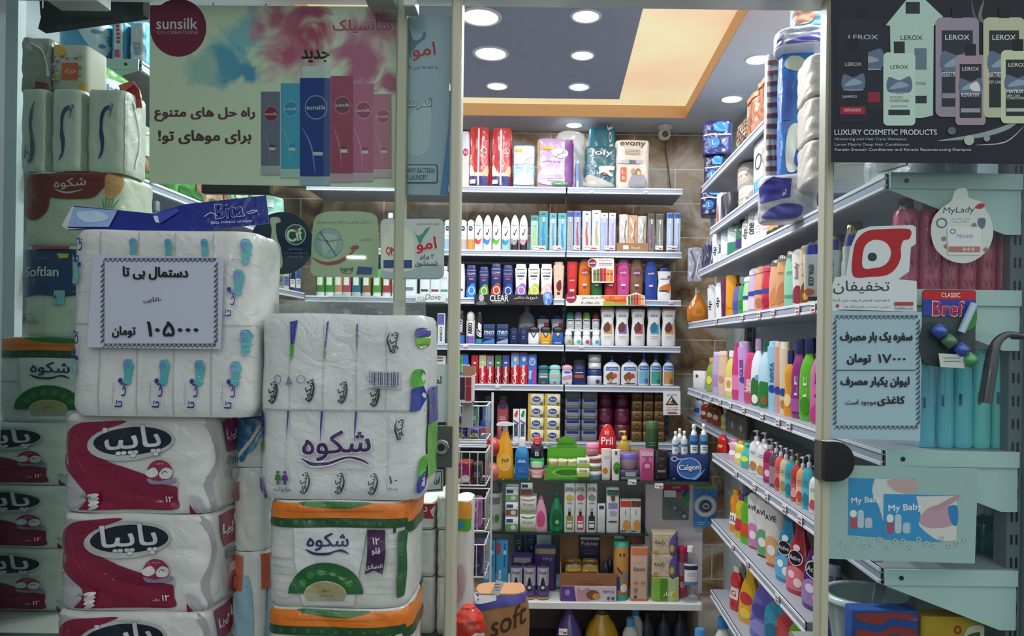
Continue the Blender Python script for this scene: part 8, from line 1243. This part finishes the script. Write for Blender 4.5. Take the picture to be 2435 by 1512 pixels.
for i, (xa, xb) in enumerate(((128, 256), (260, 302), (304, 352))):
    Y = 2.36; a, b = at(xa, 150, Y), at(xb, 52, Y)
    item('diaper_pack', f'sky blue and white diaper pack, {["leftmost and widest", "middle, with red numbers", "right, with grey barcode"][i]} on top left shelf', 'pack', ((a.x+b.x)/2, Y+.08, SL['T']+.0006), b.x-a.x-.003, b.z-SL['T'], .16, 0, 'soft', 5, '4a9cc4', 'film', lump=.002,
         g=[('s', [(-.05, .98), (.05, .6), (.3, .25), (.46, .2), (.46, .98)], 'd0dce4'), E(.3, .75, .1, .05, '6a8aa8'), E(.4, .4, .05, .05, '4a7ab8')] if i == 0 else [R(.05, .95, 'c4d8e4', .3, -.2), *[E(.05, .5+.09*j, .12, .035, 'b83c44') for j in range(5)], R(.12, .3, 'c04a50', .2, -.1)] if i == 1 else [R(.05, .95, 'c8d4dc', .36), *[('r', -.15, .2+.03*j, .2, .215+.03*j, '6a747c', 1, 1) for j in range(10)]], group='diaper packs on the top left shelf')
for i, (px, c, cc, s) in enumerate(((617, 'd0d2d4', '3a4a8c', 'white bottle with navy cap'), (630, '3a4a9a', 'd0d0d4', 'blue bottle with white cap'), (644, '3a3c44', '1a1a20', 'dark grey bottle'), (657, '9ab0c0', 'd0d4d8', 'pale blue tube'), (672, '7aa83c', 'd0d8c8', 'lime tube'), (686, 'c8c4c8', '6a6a70', 'white tube with grey cap'), (700, '2a2c34', '8a3a44', 'black bottle with red cap'), (713, '3f5aa8', 'c8d0e0', 'blue and white tube'))):
    Y = Yx(px, XL-.03, 660); H = at(px, 632-(i % 3)*5, Y).z-SL['B']
    item('toiletry_bottle', f'{s} on third left shelf', 'bottle', (XL-.05, Y, SL['B']+.0006), .05, max(.08, H), .035, LA, 'sun', 2.6, c, 'gloss', cap=('plain', cc, .2, .7), g=[R(.2, .6, 'dcdce0' if i in (1, 2, 6, 7) else '5a6a9a', .34), *lines(.5, 2, '8a3a4a', .4, .1, .03)], group='toiletries on the third left shelf', order='door')
for i, (px, yt) in enumerate(((303, 455), (345, 470))):
    Y = 2.40; a = at(px, yt, Y); item('detergent_bottle', f'grey green detergent bottle with grey cap behind the navy header, {["left", "right"][i]}', 'bottle', (a.x, Y+.06, SL['B']+.0006), .05, a.z-SL['B'], .05, 0, 'round', 2.3, '8fa898', cap=('plain', '7a8488', .16, .6), g=[R(.2, .6, 'c8d0c8', .4)], group='detergent bottles on the left rack')
# back shelves left of the door post
z = SB[2]
for px, c, cc, s in ((760, '4a8f34', 'c8d0c4', 'green tube'), (782, '3f9a3c', 'd0d4d0', 'bright green tube'), (803, 'c89a6a', 'd0d4d0', 'white and orange tube'), (823, 'b84a60', 'd8d0d4', 'pink red tube'), (846, '1f7a84', 'c8ccd0', 'teal tube'), (870, '9a6a40', 'c8c4c0', 'brown tube'), (895, '5aa83c', 'd0d4d0', 'lime tube'), (918, 'b84048', 'd8d0d0', 'red tube'), (940, 'c8a894', 'd0ccc8', 'beige tube')):
    sh(px, 21, 640, z, YS, 'cream_tube', f'{s} standing on its cap, third back shelf behind the stickers', 'tube', d=.6, prof=[(0, .8), (.14, .8), (.16, 1), (.9, 1), (1, .95)], n=2.6, col=c, kind='gloss', g=[R(.0, .15, cc, .47), R(.4, .7, 'd4d8d0', .3)], group='tubes on the third back shelf')
z = SB[1]
for px, c, s in ((770, 'c8ccd0', 'white'), (800, 'd0d0d0', 'ivory'), (830, 'b8c4d0', 'pale blue'), (860, 'c4c8cc', 'grey white'), (925, '3a4a6a', 'navy'), (955, 'c0c4cc', 'silver')): sh(px, 24, 505, z, YS, 'lotion_bottle', f'{s} bottle behind the toothpaste sticker on second back shelf', 'bottle', prof='std', n=2.6, col=c, cap=('plain', 'c8ccd0', .14, .5), g=[R(.2, .5, '8a9aa8', .36)], group='bottles behind the stickers')
z = SB[0]
for px, w, c, s in ((700, 70, '9ab8c8', 'pale blue'), (790, 80, '7a8ca0', 'slate blue'), (880, 70, 'a8b4b8', 'pale grey')): sh(px, w, 350, z, YS, 'diaper_pack', f'{s} diaper pack half hidden behind the cream poster on top back shelf', 'pack', prof='soft', n=5, col=c, kind='film', lump=.003, g=[R(.5, .9, 'd0d8dc', .4)], group='packs behind the cream poster')
# dark television panel high on the left, and a black screen behind the cream poster
a, b = at(110, 80, 1.9), at(356, 46, 1.9)
t = thing('dark_board', 'dark slanted panel hanging in the top left corner behind the glass', 'panel', a)
mb = MB(); mb.plate([q-a for q in (at(110, 80, 1.9), at(356, 46, 1.9), at(356, -20, 1.9), at(125, -20, 1.9), at(122, 30, 1.9))], .03, M('1f2628', 'matte')); mb.build('board', t)
q = at(122, 30, 1.9)-a; mb = MB(); mb.tube([at(98, 0, 1.9)-a, at(100, 36, 1.9)-a, at(112, 48, 1.9)-a, at(122, 30, 1.9)-a], .004, '20282a', 8); mb.build('strap', t)
a = at(560, 447, 1.62)
t = thing('dark_sign', 'black sign board whose lower edge shows below the cream poster', 'sign', a)
mb = MB(); w = 82/F*1.62; mb.box(-w, 0, -.012, w, .02, .2, '16191a', .002); draw(mb, lambda a_, b_, k: (a_, -.0004*k, b_), [T('سوپر', 0, -.003, .05, .008, '3a4444')]); mb.build('board', t)
for sx_ in (-.06, .06):
    mb = MB(); mb.tube([(sx_, .01, .19), (sx_, .01, CEIL-a.z)], .002, '2a2a2a', 6); mb.build('cord', t)
# ---------------------------------------------------------------- goods at the glass end of the right rack
Yr = 1.575
for i, (px, w, yt, c) in enumerate(((2166, 58, 464, 'e8648a'), (2222, 54, 465, 'e8648a'), (2266, 44, 466, 'e46084'), (2309, 44, 467, 'e46084'), (2356, 42, 468, 'd85a7c'), (2396, 36, 469, 'c85878'))):
    a, b = at(px, 684, Yr), at(px, yt, Yr); W = w/F*Yr*.96; H = b.z-SR['C']-.002
    g = [q for r_ in range(4) for k in range(3) for q in (('l', [(-.4+.27*k, .06+.24*r_), (-.27+.27*k, .14+.24*r_)], .03, 'd87a94'), ('l', [(-.14+.27*k, .06+.24*r_), (-.27+.27*k, .14+.24*r_)], .03, 'a83454'), ('l', [(-.27+.27*k, .14+.24*r_), (-.27+.27*k, .26+.24*r_)], .02, 'd87a94')) if r_ != 2]
    item('shampoo_bottle', 'pink faceted bottle with silver cap behind the right pane', 'bottle', (at(px, 600, Yr).x, Yr+W/2, SR['C']+.0006), W, H, W*.9, 0, [(0, .9), (.03, 1), (.24, .98), (.27, .93), (.3, 1), (.52, .99), (.55, .93), (.58, 1), (.92, .98), (1, .86)], 2.6, c, 'gloss', cap=('plain', 'b0aca4:chrome', .13, .62), g=g+[R(.56, .68, '4a3a54', .14, -.2)], group='pink bottles on the fourth right shelf', order='left')
for i in range(6):
    Y = 1.86+.1*i; item('shampoo_bottle', 'dusky pink bottle with gold cap behind the teardrop sticker', 'bottle', (XR+.06, Y, SR['C']+.0006), .06, .2-.006*i, .05, RA, 'sun', 2.6, '9a5a5c', 'gloss', cap=('plain', 'b0a078:chrome', .2, .7), g=[R(.3, .6, 'c8a8a8', .4)], group='gold capped bottles behind the sticker', order='door') if Y < 1.9 else None
for i, px in enumerate((1984, 2000, 2016)):
    Y = 1.66; a = at(px, 580-i*10, Y+.04*i) ; item('body_wash_bottle', 'white bottle with BODY WASH print behind the right pane', 'bottle', (a.x-.0, 1.8-.045*i, SR['C']+.0006), .045, .13+.006*i, .035, -.5, 'slab', 3, 'd0d4d6', cap=('plain', '2a3a9a', .2, .7), g=[T('BODY WASH', 0, .5, .5, .3, '3a464c', 88, .02), E(-.1, .1, .3, .08, 'c86a3c')], group='white body washes behind the right pane', order='left')
for i, (px, w, yt) in enumerate(((2212, 42, 852), (2256, 42, 842), (2300, 48, 836), (2344, 44, 830), (2388, 42, 828), (2426, 40, 826))):
    a = at(px, yt, Yr); W = w/F*Yr*.97
    item('lotion_bottle', 'tall plain turquoise bottle on the fifth right shelf behind the right pane', 'bottle', (at(px, 950, Yr).x, Yr+W/2, SR['D']+.0006), W, a.z-SR['D'], W*.8, 0, [(0, .9), (.02, .98), (.06, 1), (.6, .97), (.9, .86), (.98, .8), (1, .7)], 2.6, ['6cc0dc', '6cc8dc', '70d0e0', '78d8d8', '78d8d4', '6cc0cc'][i], 'gloss', g=[R(.44, .56, '2a6a80', -.2, -.34)], group='turquoise bottles on the fifth right shelf', order='left')
for i, (px, yt) in enumerate(((2300, 1210), (2362, 1180), (2425, 1190))):
    a = at(px, yt, 1.66); W = .075
    item('pump_bottle', 'dark teal soap pump bottle behind the right pane', 'bottle', (at(px, 1300, 1.66).x, 1.68, SR['E']+.0006), W, a.z-SR['E'], W*.7, 0, 'std', 2.4, '1f6a70', 'gloss', cap=('pump', '9ab0b4', .36, .26), g=[E(0, .4, .36, .22, '2a7f7c')], group='teal soap pumps behind the right pane', order='left')
ZT8 = .7205
a = at(1990, 1350, 1.88); item('detergent_jug', 'violet jug in shade behind the right glass edge', 'jug', (a.x, 1.9, .7206), .09, a.z-.7206, .07, -.6, 'round', 2.4, '4a3a7a', 'gloss', cap=('plain', '8a94a0', .12, .4), g=[E(0, .4, .3, .16, '6a5a9a')])
tb = thing('wash_tub', 'white oval plastic tub on the low ledge behind the right pane', 'tub', (at(2062, 1420, 1.73).x, 1.73, ZT8))
zr_ = at(2062, 1414, 1.73).z-ZT8; rxx = .093
mb = MB(); mb.loft([(0, rxx*.7, .06), (zr_*.5, rxx*.85, .072), (zr_, rxx, .085)], 2.6, 'b4c0c2:gloss', 36, caps=False); mb.add([(rxx*.7*math.cos(q), .06*math.sin(q), .002) for q in [2*math.pi*i/36 for i in range(36)]], [list(range(36))], 'a8b4b8'); mb.build('bowl', tb)
mb = MB(); N_ = 40; Pq = [(math.cos(2*math.pi*i/N_), math.sin(2*math.pi*i/N_)) for i in range(N_)]
mb.add([(x*rxx*s, y*.085*s, zr_+h) for s, h in ((.98, 0), (1.0, .006), (1.14, .004), (1.15, -.008)) for x, y in Pq], [(k*N_+i, k*N_+(i+1) % N_, (k+1)*N_+(i+1) % N_, (k+1)*N_+i) for k in range(3) for i in range(N_)], 'c8d2d2:gloss', True); mb.build('rim', tb)
for px0, px1, yt, Y, c, s, g in ((2028, 2188, 1452, 1.555, '1f4a9a', 'blue carton with red wavy bands on the low ledge behind the right pane', [('s', [(-.4, .9), (-.1, .86), (.1, .92), (.44, .9), (.44, .97), (-.4, .97)], 'a83c34'), ('s', [(-.42, .7), (-.1, .68), (.1, .76), (.46, .7), (.46, .8), (.1, .84), (-.1, .78), (-.42, .8)], 'a83c34'), ('l', [(-.42, .68), (-.1, .66), (.1, .74), (.46, .68)], .012, 'c88a5c')]), (2194, 2346, 1467, 1.56, 'c89a1c', 'yellow carton with insect picture on the low ledge behind the right pane', [('t', '2in1', -.3, .6, .22, .12, '2a2418', 0, .03), ('E', .06, .86, .06, .05, .5, 'a8402c'), ('s', [(.1, .6), (.4, .7), (.46, .9), (.2, .88)], 'd8d0b0'), ('s', [(.14, .68), (.34, .74), (.4, .84), (.2, .8)], '5a4a2c')])):
    a, b = at(px0, yt, Y), at(px1, yt, Y)
    item('carton', s, 'box', ((a.x+b.x)/2, Y+.025, ZT8+.0001), b.x-a.x, a.z-ZT8, .045, 0, 'box', 14, c, 'paper', g=g, group='cartons on the low ledge', N=28)
p = at(2090, 1335, 1.585)
t = thing('clear_bag', 'small clear bag with red print hanging from a shelf edge above the white tub', 'bag', p)
mb = MB(); mb.plate([(x/F*1.585, 0, -y/F*1.585) for x, y in ((-16, 0), (10, 0), (22, 50), (8, 100), (-14, 98), (-6, 50))], .006, M('b8c0c0', 'wrap')); mb.build('bag_film', t)
mb = MB(); mb.plate([(x/F*1.585, .002, -y/F*1.585) for x, y in ((-8, 6), (14, 8), (20, 40), (10, 60), (-4, 40))], .003, M('a83a34', 'film')); mb.build('card', t)
# ================================================================ link everything, make repeated labels single out one thing
NTH = ['first', 'second', 'third', 'fourth', 'fifth', 'sixth', 'seventh', 'eighth', 'ninth', 'tenth', 'eleventh', 'twelfth']
_seen = {}
for o, order in LAB: _seen.setdefault(o['label'], []).append((o, order))
for lb, lst in _seen.items():
    if len(lst) < 2: continue
    how = lst[0][1] or 'left'
    key = {'left': lambda o: o.location.x, 'door': lambda o: o.location.y, 'back': lambda o: -o.location.y, 'top': lambda o: -o.location.z}[how]
    lst.sort(key=lambda q: key(q[0]))
    for i, (o, _) in enumerate(lst):
        o['label'] = lb+', '+{'left': f'{NTH[min(i, 11)]} from left', 'door': f'{NTH[min(i, 11)]} from the door', 'back': f'{NTH[min(i, 11)]} from the back', 'top': ('topmost' if i == 0 else f'{NTH[min(i, 11)]} from top')}[how]
for o, _ in LAB:
    if len(o['label'].replace(',', ' ').split()) > 16: print('LONG', o['label'])
for o in OBJ: SC.collection.objects.link(o)
